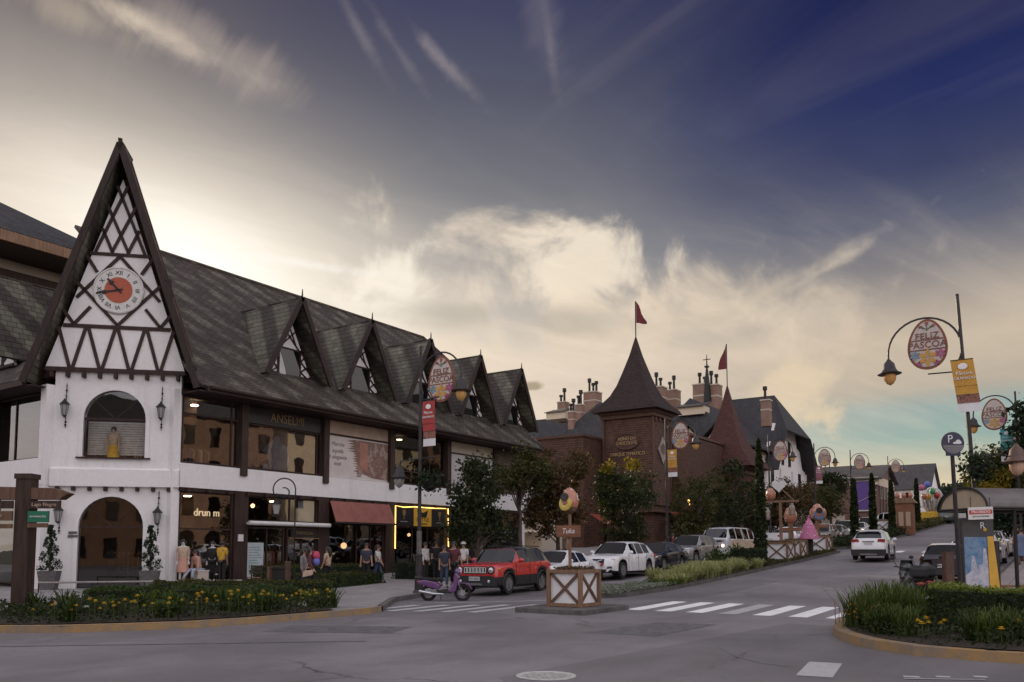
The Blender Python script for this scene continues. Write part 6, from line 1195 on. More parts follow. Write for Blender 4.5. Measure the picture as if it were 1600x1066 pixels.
def chimney(x, y0, y1, s_, w, pots, band=True):
    a, b = onS(x, y0, s_), onS(x, y1, s_); m = MB(); cx, z1, z0 = a[0], a[2], b[2] - .9
    m.box(cx - w / 2, cx + w / 2, s_ - w / 2, s_ + w / 2, z0, z1); c = m.build('chimney', K['brick'], ht)
    m = MB(); m.box(cx - w / 2 - .08, cx + w / 2 + .08, s_ - w / 2 - .08, s_ + w / 2 + .08, z1, z1 + .16); m.build('chimney_cap', K['beige'], c); m = MB(); m.box(cx - w / 2 - .03, cx + w / 2 + .03, s_ - w / 2 - .03, s_ + w / 2 + .03, z0 + (z1 - z0) * .62, z0 + (z1 - z0) * .67); m.build('band', K['beige'], c)
    for dx_, h in pots: m = MB(); m.lathe([(.22, 0), (.17, .1), (.15, h * .7), (.27, h * .74), (.27, h), (.2, h)], (cx + dx_, s_, z1 + .16), 10); m.build('chimney_pot', K['iron'], c)
chimney(880, 630, 650, 74, 1.2, ((-.35, 1.0), (.2, 1.9))); chimney(894, 645, 665, 66, .8, ((-.2, 1.0), (.2, 1.6))); chimney(906, 634, 655, 70, .95, ((-.2, 1.2), (.15, 1.9))); chimney(926, 615, 640, 76, 1.9, ((-.5, 2.0), (.1, 1.3), (.6, 1.5)))
chimney(1029, 607, 640, 76, 1.7, ((-.3, 2.0), (.3, 1.2))); chimney(1050, 612, 640, 80, 1.8, ((-.3, 1.2), (.3, 2.0))); chimney(1098, 603, 640, 78, 2.0, ((-.4, 1.6), (.3, 1.0))); chimney(1115, 604, 640, 78, 1.7, ((-.3, 1.9), (.4, 1.4))); chimney(1197, 627, 655, 72, 1.0, ((-.1, 1.6),))
p = onS(1105, 604, 77); m = MB(); m.tube([p - EZ * 2, p + EZ * .2, p + EZ * 2.8, p + EZ * 4.2], [.5, .38, .10, .04], 8); m.box(p[0] - .5, p[0] + .5, p[1] - .04, p[1] + .04, p[2] + 3.5, p[2] + 3.6); m.box(p[0] - .25, p[0] + .25, p[1] - .25, p[1] + .25, p[2] + 2.5, p[2] + 2.7); m.build('spire', K['iron'], ht)
# ------------------------------------------------------------------ generic gabled house, ridge along X or Y
def house(name, label, x0, x1, y0, y1, z0, ze, zr_, wallm, roofm, axis='x', ov=.6, wins=(), cat='house'):
    t = thing(name, label, cat, ((x0 + x1) / 2, (y0 + y1) / 2, z0)); m = MB(); xm, ym = (x0 + x1) / 2, (y0 + y1) / 2
    m.box(x0, x1, y0, y1, z0 - 1, ze)
    if axis == 'x':
        for x, w in ((x0, .01), (x1, -.01)): m.poly([(x + w, y0, ze), (x + w, y1, ze), (x + w, ym, zr_ - .1)])
    else:
        for y, w in ((y0, .01), (y1, -.01)): m.poly([(x0, y + w, ze), (x1, y + w, ze), (xm, y + w, zr_ - .1)])
    m.build('wall', K[wallm], t); m = MB(); k = ov * (zr_ - ze) / ((y1 - y0) / 2 if axis == 'x' else (x1 - x0) / 2)
    if axis == 'x':
        for sg, y in ((-1, y0), (1, y1)): m.slab([(x0 - ov, ym, zr_), (x1 + ov, ym, zr_), (x1 + ov, y + sg * ov, ze - k), (x0 - ov, y + sg * ov, ze - k)], .16)
    else:
        for sg, x in ((-1, x0), (1, x1)): m.slab([(xm, y0 - ov, zr_), (xm, y1 + ov, zr_), (x + sg * ov, y1 + ov, ze - k), (x + sg * ov, y0 - ov, ze - k)], .16)
    m.build('roof', K[roofm], t)
    for face, a, z, w, h in wins:
        m = MB(); q = MB()
        if face == 's': m.box(a - w / 2, a + w / 2, y0 - .06, y0 + .02, z, z + h); q.box(a - w / 2 + .08, a + w / 2 - .08, y0 - .08, y0 - .06, z + .08, z + h - .08)
        else: m.box(x1 - .02, x1 + .06, a - w / 2, a + w / 2, z, z + h); q.box(x1 + .06, x1 + .08, a - w / 2 + .08, a + w / 2 - .08, z + .08, z + h - .08)
        wn = m.build('window', K['offwhite'], t); q.build('pane', K['pane'], wn)
    return t
# brown chalet behind the left wing: wide eave towards the street
t = thing('brown_chalet', 'tall brown chalet with deep wooden eaves behind the shop roof at far left', 'building', (-45, 20, 0))
E0, E1 = onR(-90, 312, -38.5), onR(150, 401, -38.5); ze_ = E1[2]
m = MB(); m.box(-70, -41.5, -12, 26, 0, ze_ - .8); m.build('wall', K['beige'], t)
T0, T1 = onR(-90, 252, -46), onR(128, 380, -39.0)
m = MB(); m.slab([(-38.3, -14, ze_ - .05), (-38.3, 27, ze_ - .05), (-39.0, T1[1] + 1, T1[2])], .1); m.slab([(-38.3, -14, ze_ - .05), (-39.0, T1[1] + 1, T1[2]), (-47, E0[1], T0[2]), (-47, -14, ze_ + 4)], .1); m.build('roof', K['hotelroof'], t)
m = MB(); m.box(-38.45, -38.2, -12, 27, ze_ - .75, ze_ - .12); m.build('fascia', K['oldwood'], t)
m = MB(); m.box(-42, -38.45, -12, 26.8, ze_ - .8, ze_ - .7); m.box(-41.5, -41.2, -2, 26, ze_ - 2.2, ze_ - 1.5); m.build('soffit', K['timber2'], t)
for k in range(7): m = MB(); s = 2 + 3.2 * k; m.box(-41.5, -41.42, s - 1.2, s + 1.2, ze_ - 4.2, ze_ - 2.4); w = m.build('window', K['oldwood'], t); m = MB(); m.box(-41.42, -41.38, s - 1.05, s - .05, ze_ - 4.05, ze_ - 2.5); m.box(-41.42, -41.38, s + .05, s + 1.05, ze_ - 4.05, ze_ - 2.5); m.build('pane', mat('sky_pane', (.35, .37, .40), .1, spec=1, var=0) if 'sky_pane' not in bpy.data.materials else bpy.data.materials['sky_pane'], w)
# kiosk with white hipped roof and the stone wall
t = thing('white_kiosk', 'small kiosk with pale hipped roof and slim white columns beyond the shop', 'kiosk', (-20, 26, .9))
m = MB(); P = [(-22.4, 24.2, 4.7), (-18.0, 24.2, 4.7), (-18.0, 28.5, 4.7), (-22.4, 28.5, 4.7)]; ap = [(-20.8, 26.3, 6.4), (-19.6, 26.3, 6.4)]
m.slab([P[0], P[1], ap[1], ap[0]], .08); m.slab([P[1], P[2], ap[1]], .08); m.slab([P[2], P[3], ap[0], ap[1]], .08); m.slab([P[3], P[0], ap[0]], .08); m.build('roof', K['tin'], t)
m = MB(); m.box(-22.0, -18.5, 25.4, 28.3, .6, 4.65); m.build('wall', K['beige'], t); m = MB(); m.box(-22.3, -18.1, 24.3, 25.4, 2.95, 3.12); m.build('shelf_canopy', K['offwhite'], t)
for x in (-21.2, -20.4): m = MB(); m.lathe([(.12, .7), (.12, 2.6), (.22, 2.95)], (x, 24.7, 0), 10); m.build('column', K['offwhite'], t)
m = MB(); m.box(-20.2, -19.2, 25.34, 25.4, 3.4, 4.2); m.build('window', K['glassdk'], t)
t = thing('stone_wall', 'pale rough stone wall with small dark conifers before it', 'wall', (-20.5, 30.2, 1.2)); m = MB(); m.prism([(-22.2, .8), (-19.0, .8), (-19.0, 3.8), (-20.3, 4.3), (-22.2, 4.4)], (0, 30, 0), EX, EZ, (0, .5, 0)); m.build('wall', K['stone'], t)
# far end of the street
b0 = g(100)
t = house('brick_building', 'brick building with purple wall panel and grey roof at the far left', -19, -9.4, 100, 112, b0, 12.0, 14.2, 'brickdk', 'slate', 'x', .7, wins=[('e', 102.5, 9, 1.2, 2.4), ('e', 105, 9, 1.2, 2.4), ('e', 107.5, 9, 1.2, 2.4), ('e', 110, 9, 1.2, 2.4), ('s', -17, 8.5, 1.4, 1.6)], cat='building')
m = MB(); m.box(-14.6, -9.3, 99.85, 100, 10.9, 12.05); m.box(-9.4, -9.28, 100, 112, 10.8, 12.0); m.build('upper_band', K['cream'], t)
m = MB(); m.prism([(-19.2, 11.2), (-14.4, 12.4), (-12.6, 10.8), (-9.4, 10.9), (-9.4, 11.2), (-12.5, 11.1), (-14.4, 12.75), (-19.2, 11.5)], (0, 99.7, 0), EX, EZ, (0, .4, 0)); m.build('gable_trim', K['offwhite'], t)
m = MB()
for k in range(6): m.box(-9.28, -9.2, 100.4 + k * 2.2, 100.7 + k * 2.2, b0, 10.8)
m.build('timber_frame', K['timber'], t)
pa, pb = onS(1334, 753, 99.7), onS(1375, 796, 99.7)
t2 = sign('purple_panel', 'purple panel with white frame on the far brick building', 'sign', (pa[0], 99.7, pb[2])); m = MB(); m.box(pa[0] - .2, pb[0] - .7, 99.65, 99.85, pb[2] - .2, pa[2] + .15); m.build('frame', K['offwhite'], t2); m = MB(); m.box(pa[0] + .1, pb[0] - .85, 99.6, 99.65, pb[2], pa[2]); m.build('sheet', mat('purple_sheet', (.10, .055, .24), .5, var=.12), t2)
m = MB(); m.beam((pa[0] + .5, 99.58, pb[2] + 1.1), (pb[0] - 1.1, 99.58, pb[2] + 1.9), .03, .16, EY); m.build('white_script', K['white_dot'], t2)
t2 = sign('script_sign', 'vertical white script letter sign at the brick building corner', 'sign', (-9.9, 99.7, 9)); text('Spirit', .9, K['white_dot'], t2, (-9.95, 99.75, 9.5), EZ * -1, EX, depth=.04, shear=.3)
house('grey_roofed_house', 'white walled house with a large plain grey roof at the end of the street', -24, -7.3, 133, 146, g(135), 12.6, 17.2, 'white', 'slate', 'x', .5, wins=[('s', -10.5, 9.6, 1.4, 2.2), ('s', -13.5, 9.8, 1.5, 2.0), ('e', 137, 9, 1.2, 2), ('e', 141, 9, 1.2, 2)])
t = sign('white_wall_panel', 'large blank white panel on the wall of the grey roofed house', 'panel', (-8.8, 132.8, 10)); m = MB(); m.box(-10.0, -7.9, 132.8, 132.95, 9.2, 12.2); m.build('sheet', K['offwhite'], t)
house('low_dark_roofed_house', 'low cream house with dark roof just beyond the white hotel gable', -26, -15.0, 108, 122, 5.5, 13.4, 15.2, 'cream', 'castleroof', 'x', .8, wins=[('s', -17, 11, 1.2, 1.4)])
house('small_brown_house', 'small house with a pinkish brown gable roof behind the far parked cars', -16.6, -12.2, 84, 92, g(86), 7.2, 9.6, 'beige', 'redroof', 'y', .5, wins=[('s', -14.4, 5.4, 1.6, 1.2)])
p = onS(1290, 745, 106); t = thing('roof_tank', 'small dark metal frame on a roof against the sky', 'frame', tuple(p)); m = MB()
for dx_ in (-.6, 0, .6): m.box(p[0] + dx_ - .06, p[0] + dx_ + .06, 106, 106.1, p[2] - 1, p[2] + 2.4)
m.box(p[0] - .7, p[0] + .7, 106, 106.1, p[2] + 2.2, p[2] + 2.4); m.box(p[0] - .7, p[0] + .7, 106, 106.1, p[2] + 1.0, p[2] + 1.2); m.build('frame', K['iron'], t)
# buildings on our own side of the street (beyond the right edge of the photo; the shop windows reflect them)
for k, (y0, y1, h, w) in enumerate([(10, 34, 21, 'brick'), (36, 58, 19, 'cream'), (60, 84, 21, 'brick'), (86, 112, 19, 'beige')]):
    house('shop_house', ['brick shop house opposite the corner shop', 'cream shop house next to the brick one across the street', 'second brick shop house up the right side', 'beige shop house farthest up the right side'][k], 24, 36, y0, y1, g(y0), g(y0) + h * .72, g(y0) + h, w, 'slate', 'y', .6, wins=[], cat='building')
    b = bpy.data.objects['shop_house' + ('' if k == 0 else '.%03d' % k)]
    for j in range(int((y1 - y0) / 3)):
        for z in (1.0, 4.6, 8.2, 11.6): m = MB(); yy = y0 + 1.8 + j * 3; zz = g(y0) + z; m.prism([(-.8, 0), (.8, 0), (.8, 1.6), (.5, 2.1), (0, 2.3), (-.5, 2.1), (-.8, 1.6)] if k == 0 and z < 3 else [(-.6, 0), (.6, 0), (.6, 2.0), (-.6, 2.0)], (23.9, yy, zz), EY, EZ, (.15, 0, 0)); m.build('window', K['pane'], b)
house('town_house', 'brick town house across the side street behind the viewer', -90, 34, -76, -62, 0, 15, 20, 'brick', 'slate', 'x', .6, wins=[], cat='building')
b = bpy.data.objects['town_house']
for j in range(-20, 13):
    for z in (1.0, 5.0, 9.0, 12.4): m = MB(); m.prism([(-.6, 0), (.6, 0), (.6, 2.0), (-.6, 2.0)], (-12 + j * 3.6, -61.95, z), EX, EZ, (0, .1, 0)); m.build('window', K['pane'], b)
# ------------------------------------------------------------------ leaves, trees, hedges, grasses
def leaves(C, size, rng, up=.0, asp=.55):
    n = len(C); d = rng.normal(size=(n, 3)); d[:, 2] += up; d /= np.linalg.norm(d, axis=1)[:, None]
    a = np.cross(d, rng.normal(size=(n, 3))); a /= np.linalg.norm(a, axis=1)[:, None] + 1e-9
    s = size * rng.uniform(.45, 1.6, n)[:, None]
    V = np.stack([C - d * s * .5, C + a * s * asp * .5, C + d * s * .5, C - a * s * asp * .5], 1).reshape(-1, 3); F = np.arange(4 * n).reshape(-1, 4); return V, F
def cloud_pts(rng, ells, n_cl, n, spread):
    """leaf positions gathered in clumps spread through several ellipsoids (cx,cy,cz,rx,ry,rz,weight)"""
    w = np.array([e[6] for e in ells], float); w /= w.sum(); cl = []
    for e, k in zip(ells, rng.multinomial(n_cl, w)):
        v = rng.normal(size=(k, 3)); v /= np.linalg.norm(v, axis=1)[:, None]; r = rng.uniform(.25, 1.0, k)[:, None] ** .55; cl.append(np.array(e[:3]) + v * r * np.array(e[3:6]))
    cl = np.concatenate(cl); k = rng.integers(0, len(cl), n); sp = spread * rng.uniform(.5, 1.3, len(cl)); v = rng.normal(size=(n, 3)) * np.array([1, 1, .75])
    return cl[k] + v * sp[k][:, None] * .6, cl
def tree(name, label, base, ells, lm, n=7000, size=.17, n_cl=110, spread=.5, tr=.14, seed=1, bark='bark', cat='tree', group=None, tips=None, lean=(0, 0)):
    rng = np.random.default_rng(seed); t = thing(name, label, cat, tuple(base), group=group); base = np.array(base, float)
    P, cl = cloud_pts(rng, ells, n_cl, n, spread); zlo = min(e[2] - e[5] for e in ells); P = P[P[:, 2] > base[2] + .25]
    V, F = leaves(P, size, rng); mi = np.zeros(len(F), int); mats = [K[lm]]
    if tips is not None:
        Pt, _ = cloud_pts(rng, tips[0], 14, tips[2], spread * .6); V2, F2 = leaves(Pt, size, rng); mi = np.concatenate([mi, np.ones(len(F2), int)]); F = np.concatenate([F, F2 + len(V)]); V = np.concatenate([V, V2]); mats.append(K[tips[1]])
    npmesh('crown', V, F, mats, mi, t)
    top = np.array([np.mean([e[0] for e in ells]), np.mean([e[1] for e in ells]), max(e[2] + e[5] * .5 for e in ells)]); m = MB()
    k = 7; pts = [base + (top - base) * (i / (k - 1)) + np.array([rng.normal() * .06, rng.normal() * .06, 0]) * (1 if i else 0) for i in range(k)]; m.tube(pts, [tr * (1.25 if i == 0 else 1 - .8 * i / (k - 1)) for i in range(k)], 8)
    for c in cl[rng.choice(len(cl), min(len(cl), 26), replace=False)]:
        f = np.clip((c[2] - base[2]) / (top[2] - base[2]) * .75 - .08, .18, .85); a = base + (top - base) * f; mid = (a + c) / 2 + np.array([0, 0, .15]); m.tube([a, mid, c], [tr * .38 * (1 - f * .4), tr * .24, tr * .08], 5)
    m.build('trunk', K[bark], t, smooth=60); return t
def tree_px(name, label, r, ex, lm, plane='R', gx=None, **k):
    """ex: list of photo ellipses (x, y, rx, ry, weight) taken at the true distance of the plane X = r (or depth)"""
    E = []
    for x, y, rx, ry, w in ex:
        p = onR(x, y, r) if plane == 'R' else onD(x, y, r); D = (p - CAM) @ FW; s = D / FPX; E.append((*p, rx * s, rx * s, ry * s, w))
    c = np.mean([e[:3] for e in E], axis=0); b = (c[0], c[1], g(c[1]) + .1); return tree(name, label, b, E, lm, **k)
TG = 'street trees on the left pavement'
tree_px('street_tree', 'dark leafy street tree before the white belt of the shop building', -9.2, [(738, 770, 36, 44, 3), (725, 815, 30, 40, 2), (765, 825, 28, 38, 2), (748, 735, 20, 22, 1)], 'l_dark', n=8000, seed=3, size=.15, n_cl=95, spread=.42, group=TG)
tree_px('street_tree', 'thin olive street tree hiding the last bay of the shop building', -11.0, [(812, 735, 34, 30, 2), (785, 760, 24, 26, 1.2), (838, 750, 22, 26, 1)], 'l_olive', n=6500, seed=4, size=.16, n_cl=80, spread=.42, group=TG)
tree_px('street_tree', 'rust brown bare looking street tree left of the castle tower', -11.5, [(862, 740, 38, 44, 2), (880, 790, 36, 40, 2), (850, 800, 30, 40, 1.5), (895, 730, 24, 36, 1)], 'l_rust', n=14000, seed=5, size=.17, n_cl=110, spread=.46, group=TG)
tree_px('street_tree', 'dense dark tree with sunlight coloured into its golden tips in front of the castle tower', -9.0, [(978, 790, 44, 46, 3), (960, 765, 30, 34, 2), (1000, 765, 28, 34, 2), (978, 835, 34, 26, 1)], 'l_dark', n=10000, seed=6, size=.16, n_cl=150, spread=.45, group=TG, tips=([(*onR(947, 728, -9.0), .28, .28, .42, 1), (*onR(978, 724, -9.0), .3, .3, .38, 1), (*onR(992, 730, -9.0), .3, .3, .4, 1)], 'l_gold', 700))  # gold tips are sunlight painted as leaf colour
tree_px('street_tree', 'dark broad tree right of the castle entrance awning', -10.0, [(1085, 790, 38, 46, 2), (1075, 830, 34, 26, 1), (1110, 765, 28, 30, 1)], 'l_olive', n=5200, seed=7, size=.2, n_cl=110, spread=.5, group=TG)
tree_px('street_tree', 'dark broad tree behind the old white and cream van', -10.0, [(1140, 775, 40, 56, 3), (1170, 790, 30, 46, 2), (1120, 800, 30, 36, 1)], 'l_dark', n=6200, seed=8, size=.22, n_cl=130, spread=.55, group=TG)
tree_px('street_tree', 'rust toned tree below the white hotel gable', -10.5, [(1230, 778, 28, 30, 2), (1252, 776, 24, 26, 1), (1214, 785, 22, 34, 1.4), (1222, 815, 26, 22, 1)], 'l_rust', n=8000, seed=9, size=.26, n_cl=100, spread=.6, group=TG)
tree_px('street_tree', 'olive rust tree behind the egg with the blue hole', -10.5, [(1278, 782, 26, 28, 2), (1262, 795, 22, 28, 1), (1296, 792, 18, 26, 1)], 'l_olive', n=5000, seed=10, size=.3, n_cl=90, spread=.7, group=TG)
tree_px('street_tree', 'rounded dark green tree before the brick building', -11.0, [(1302, 758, 19, 20, 2), (1292, 775, 14, 18, 1)], 'l_dark', n=3500, seed=11, size=.3, n_cl=60, spread=.7, group=TG)
def conifer(name, label, base, h, r, lm, n=2600, size=.12, seed=1, group=None, cone=.9, cat='tree', spiral=False):
    rng = np.random.default_rng(seed); t = thing(name, label, cat, tuple(base), group=group); u = rng.uniform(0, 1, n); z = u * h
    rr = r * np.where(u < .12, u / .12, (1 - (u - .12) / .88) ** cone) * rng.uniform(.55, 1.05, n)
    if spiral: rr *= .55 + .6 * (np.sin(u * 22) > -.1)
    a = rng.uniform(0, 2 * np.pi, n); P = np.array(base) + np.stack([rr * np.cos(a), rr * np.sin(a), z + .1], 1); V, F = leaves(P, size, rng, up=.8); npmesh('crown', V, F, K[lm], None, t)
    m = MB(); m.tube([base, np.array(base) + EZ * h * .9], [max(.025, r * .16), .01], 6); m.build('trunk', K['bark'], t); return t
cg_ = 'slim cypresses on the median'
def med(x, r): s = at_px(x, r); return (r, s, g(s) + .15)
b = med(1190, -.5); p1 = onR(1188, 690, -.5); conifer('cypress', 'tall slim cypress beside the old van, catching light on one edge', b, p1[2] - b[2], .34, 'l_dark', 4200, .16, 21, cg_, .45)
for k, (x, y1, lb) in enumerate([(1338, 752, 'dark slim cypress before the purple panel'), (1367, 744, 'dark slim cypress at the corner of the brick building'), (1397, 755, 'dark slim cypress left of the wooden egg stand'), (1437, 752, 'dark slim cypress beside the yellow egg carriage')]):
    b = med(x, -.2); p1 = onR(x, y1, -.2); conifer('cypress', lb, b, p1[2] - b[2], .30, 'l_dark', 2200, .24, 22 + k, cg_, .35)
for k, (x, y0, y1, lb) in enumerate([(836, 880, 828, 'small dark conifer at the left end of the stone wall'), (868, 880, 815, 'taller small conifer before the middle of the stone wall'), (850, 880, 840, 'smallest conifer between the other two at the stone wall')]):
    b = onS(x, 860, 29.3); p1 = onS(x, y1, 29.3); conifer('small_conifer', lb, (b[0], 29.3, g(29.3) + .1), p1[2] - g(29.3), .55, 'l_deep', 1500, .16, 30 + k, 'small conifers by the stone wall', .9)
# right side trees
tree_px('sun_tinted_tree', 'golden green tree with sunlight coloured into its leaf tips behind the lamp at the right edge', 62, [(1562, 735, 34, 34, 3), (1545, 760, 26, 30, 2), (1585, 770, 30, 30, 2), (1530, 775, 16, 24, 1)], 'l_olive', plane='D', n=9000, seed=41, size=.26, n_cl=130, spread=.75, tr=.2, tips=([(*onD(1548, 745, 61), 1.0, 1.0, 1.2, 1), (*onD(1552, 770, 60), .9, .9, 1.0, 1), (*onD(1530, 760, 61), .8, .8, 1, 1)], 'l_gold', 2200))  # olive crown; its gold clumps paint in the low sun
tree_px('dark_conifer_tree', 'dark tree branch reaching in at the right edge of the view', 40, [(1618, 655, 26, 26, 2), (1612, 700, 22, 30, 2)], 'l_deep', plane='D', n=3000, seed=42, size=.24, n_cl=50, spread=.5, tr=.2)
tree_px('round_bush_tree', 'dark dense tree behind the bus shelter at the right edge', 48, [(1590, 800, 24, 30, 2), (1570, 812, 20, 26, 1)], 'l_deep', plane='D', n=4500, seed=43, size=.22, n_cl=70, spread=.5)
for k, (x, y, w) in enumerate([(1490, 772, 14), (1512, 768, 12), (1470, 775, 10)]): tree_px('distant_tree', ['dark rounded tree on the far crest right of the carriage', 'dark rounded tree on the far crest behind the parking sign pole', 'small dark tree on the far crest above the green off roader'][k], 185, [(x, y, w, 9, 1)], 'l_deep', plane='D', n=1200, seed=50 + k, size=.9, n_cl=24, spread=1.6, tr=.3, group='trees on the far crest')
def hedge(name, label, poly, z0, h, lm, top, n, size=.06, seed=1, group=None, cat='hedge'):
    """clipped hedge over a ground polygon: leafy skin on a dark core"""
    rng = np.random.default_rng(seed); P = np.array(poly, float); c = P.mean(0); t = thing(name, label, cat, (c[0], c[1], z0), group=group)
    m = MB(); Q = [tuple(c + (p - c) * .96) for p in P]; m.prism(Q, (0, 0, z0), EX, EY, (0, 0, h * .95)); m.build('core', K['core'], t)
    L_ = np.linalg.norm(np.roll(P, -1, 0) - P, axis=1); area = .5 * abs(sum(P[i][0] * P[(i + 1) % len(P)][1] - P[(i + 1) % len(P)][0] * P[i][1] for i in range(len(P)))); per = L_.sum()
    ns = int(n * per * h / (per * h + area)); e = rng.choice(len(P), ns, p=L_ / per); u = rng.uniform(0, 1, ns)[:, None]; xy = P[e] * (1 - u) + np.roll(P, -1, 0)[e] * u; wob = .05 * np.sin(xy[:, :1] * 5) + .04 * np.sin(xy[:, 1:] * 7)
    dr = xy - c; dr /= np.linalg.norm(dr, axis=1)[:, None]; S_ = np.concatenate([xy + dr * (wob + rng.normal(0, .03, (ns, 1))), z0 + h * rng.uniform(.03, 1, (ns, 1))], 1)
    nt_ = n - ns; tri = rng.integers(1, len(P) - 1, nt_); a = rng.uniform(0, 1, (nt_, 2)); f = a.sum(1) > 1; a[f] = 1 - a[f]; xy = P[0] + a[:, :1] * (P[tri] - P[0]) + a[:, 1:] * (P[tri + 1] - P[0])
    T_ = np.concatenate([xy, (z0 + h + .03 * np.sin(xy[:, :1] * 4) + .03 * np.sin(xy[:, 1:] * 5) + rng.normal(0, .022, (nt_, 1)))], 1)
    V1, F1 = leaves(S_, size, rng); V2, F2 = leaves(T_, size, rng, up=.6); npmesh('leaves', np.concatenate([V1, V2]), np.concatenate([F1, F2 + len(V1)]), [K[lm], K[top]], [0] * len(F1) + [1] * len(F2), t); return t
def blades(P, hgt, wid, rng, arch=.5, spread=.5):
    """grass blades rooted at P: three bent segments each"""
    n = len(P); a = rng.uniform(0, 2 * np.pi, n); d = np.stack([np.cos(a), np.sin(a), np.zeros(n)], 1); q = np.stack([-np.sin(a), np.cos(a), np.zeros(n)], 1)
    h = hgt * rng.uniform(.55, 1.2, n)[:, None]; o = spread * rng.uniform(.1, 1, n)[:, None] * h; L = [P]; w = wid * rng.uniform(.6, 1.3, n)[:, None]
    for f, g_ in ((.45, .85), (.8, 1.0), (1.0, .92 - arch * .3)): L.append(P + d * o * f ** 1.8 + EZ * h * g_ * (f ** .8))
    V = []; 
    for k, p in enumerate(L): ww = w * (1, .9, .55, .08)[k]; V += [p - q * ww, p + q * ww]
    V = np.stack(V, 1).reshape(-1, 3); b = (np.arange(n) * 8)[:, None]; F = np.concatenate([b + np.array([0, 1, 3, 2]), b + np.array([2, 3, 5, 4]), b + np.array([4, 5, 7, 6])]); return V, F
def tuft(name, label, c, r, h, lm, n=160, wid=.012, seed=1, group=None, spread=.6, cat='grass clump', arch=.6):
    rng = np.random.default_rng(seed); t = thing(name, label, cat, tuple(c), group=group); a = rng.uniform(0, 2 * np.pi, n); q = r * np.sqrt(rng.uniform(0, 1, n)); P = np.array(c, float) + np.stack([q * np.cos(a), q * np.sin(a), 0 * q], 1)
    V, F = blades(P, h, wid, rng, arch, spread); npmesh('blades', V, F, K[lm], None, t); return t
def scatter_in(poly, n, rng):
    P = np.array(poly, float); lo, hi = P.min(0), P.max(0); out = []
    while len(out) < n:
        p = rng.uniform(lo, hi); ins = False; j = len(P) - 1
        for i in range(len(P)):
            if (P[i][1] > p[1]) != (P[j][1] > p[1]) and p[0] < (P[j][0] - P[i][0]) * (p[1] - P[i][1]) / (P[j][1] - P[i][1]) + P[i][0]: ins = not ins
            j = i
        if ins: out.append(p)
    return np.array(out)
def bedfill(name, label, poly, z0, h, lm, n, size, seed, cat='ground plants'):
    rng = np.random.default_rng(seed); xy = scatter_in(poly, n, rng); P = np.concatenate([xy, z0 + rng.uniform(0, 1, (n, 1)) ** .8 * h], 1); V, F = leaves(P, size, rng, up=.5); o = npmesh(name, V, F, K[lm]); stuff(tag(o, label, cat)); return o
def soil(poly, z, name='soil_bed'):
    m = MB(); m.poly([(x, y, z) for x, y in poly]); return struct(m.build(name, K['soil']))
def flower_proto(name, label, mt, h=.28, r=.04, group=None):
    t = thing(name, label, 'flower', (0, 0, -50), group=group); m = MB(); m.tube([(0, 0, 0), (.01, 0, h * .6), (0, .01, h)], .005, 4); m.build('stem', K['l_grass'], t, world=False)
    m = MB()
    for ring, (rr, z, k) in enumerate(((r, 0, 9), (r * .72, .012, 8), (r * .4, .02, 6))):
        for j in range(k): a = 2 * math.pi * j / k + ring * .3; d = np.array([math.cos(a), math.sin(a), .25 + ring * .35]); q = np.array([-math.sin(a), math.cos(a), 0]); c = np.array([0, 0, h + z]); m.poly([c, c + d * rr * .6 + q * rr * .38, c + d * rr * 1.05, c + d * rr * .6 - q * rr * .38])
    m.build('bloom', K[mt], t, world=False); return t
# ---- left corner bed
zb_ = .14
bedL = [(rk_left(s) - .2, s) for s in np.arange(-17.3, -10.1, .4)] + [(-3.1, -10.0), (-4.6, -10.3), (-6.3, -11.0), (-8.0, -13.2), (-8.6, -14.8), (-8.0, -17.2)]
bedL = [(x, s) for x, s in bedL]; soil(bedL, zb_ + .03)
bedfill('ground_plants', 'low dark leafy ground plants filling the left corner bed', bedL, zb_, .34, 'l_dark', 9000, .075, 60)
rng0 = np.random.default_rng(61); inner = [(rk_left(s) - .75, s) for s in np.arange(-16.2, -9.6, .4)] + [(-3.6, -9.6), (-6.2, -11.4), (-7.4, -13.6), (-7.2, -15.5)]
LT = 'green strap leaved clumps in the left corner bed'
for k, p in enumerate(scatter_in(inner, 30, rng0)): tuft('strap_leaf_plant', 'green strap leaved clump among the yellow flowers of the left corner bed', (p[0], p[1], zb_), .14, .34 + .26 * rng0.uniform(), 'l_hedge' if k % 3 else 'l_bright', 70, .022, 100 + k, LT, .9, 'plant', .8)
fy = flower_proto('yellow_flower', 'yellow flower in the left corner bed by the kerb', 'petal_y', .36, .045, 'yellow flowers in the left corner bed')
front = [(rk_left(s) - .24, s) for s in np.arange(-17.0, -10.2, .3)] + [(rk_left(s) - .95, s) for s in np.arange(-10.2, -17.0, -.3)]
for k, p in enumerate(scatter_in(front, 64, rng0)): (setattr(fy, 'location', (p[0], p[1], zb_)) if k == 0 else dup(fy, (p[0], p[1], zb_ + rng0.uniform(-.08, .06)), rng0.uniform(0, 6), scale=rng0.uniform(.9, 1.5)))
fw_ = flower_proto('white_flower', 'white rose in bloom above the left clipped hedge', 'petal_w', .5, .07)
q_ = onG(340, 950); fw_.location = (q_[0] - .5, q_[1] + .3, .42)
fw2 = dup(fw_, (onG(123, 985)[0] - .2, onG(123, 985)[1] + .25, zb_ - .2), 0, 'small white flower low by the kerb near the brown signpost')
hedge('clipped_hedge', 'low clipped hedge behind the flowers of the left corner bed', [(-4.6, -9.7), (-8.2, -13.6), (-9.4, -12.6), (-5.8, -8.7)], zb_, .46, 'l_hedge', 'l_hedge', 9000, .07, 62)
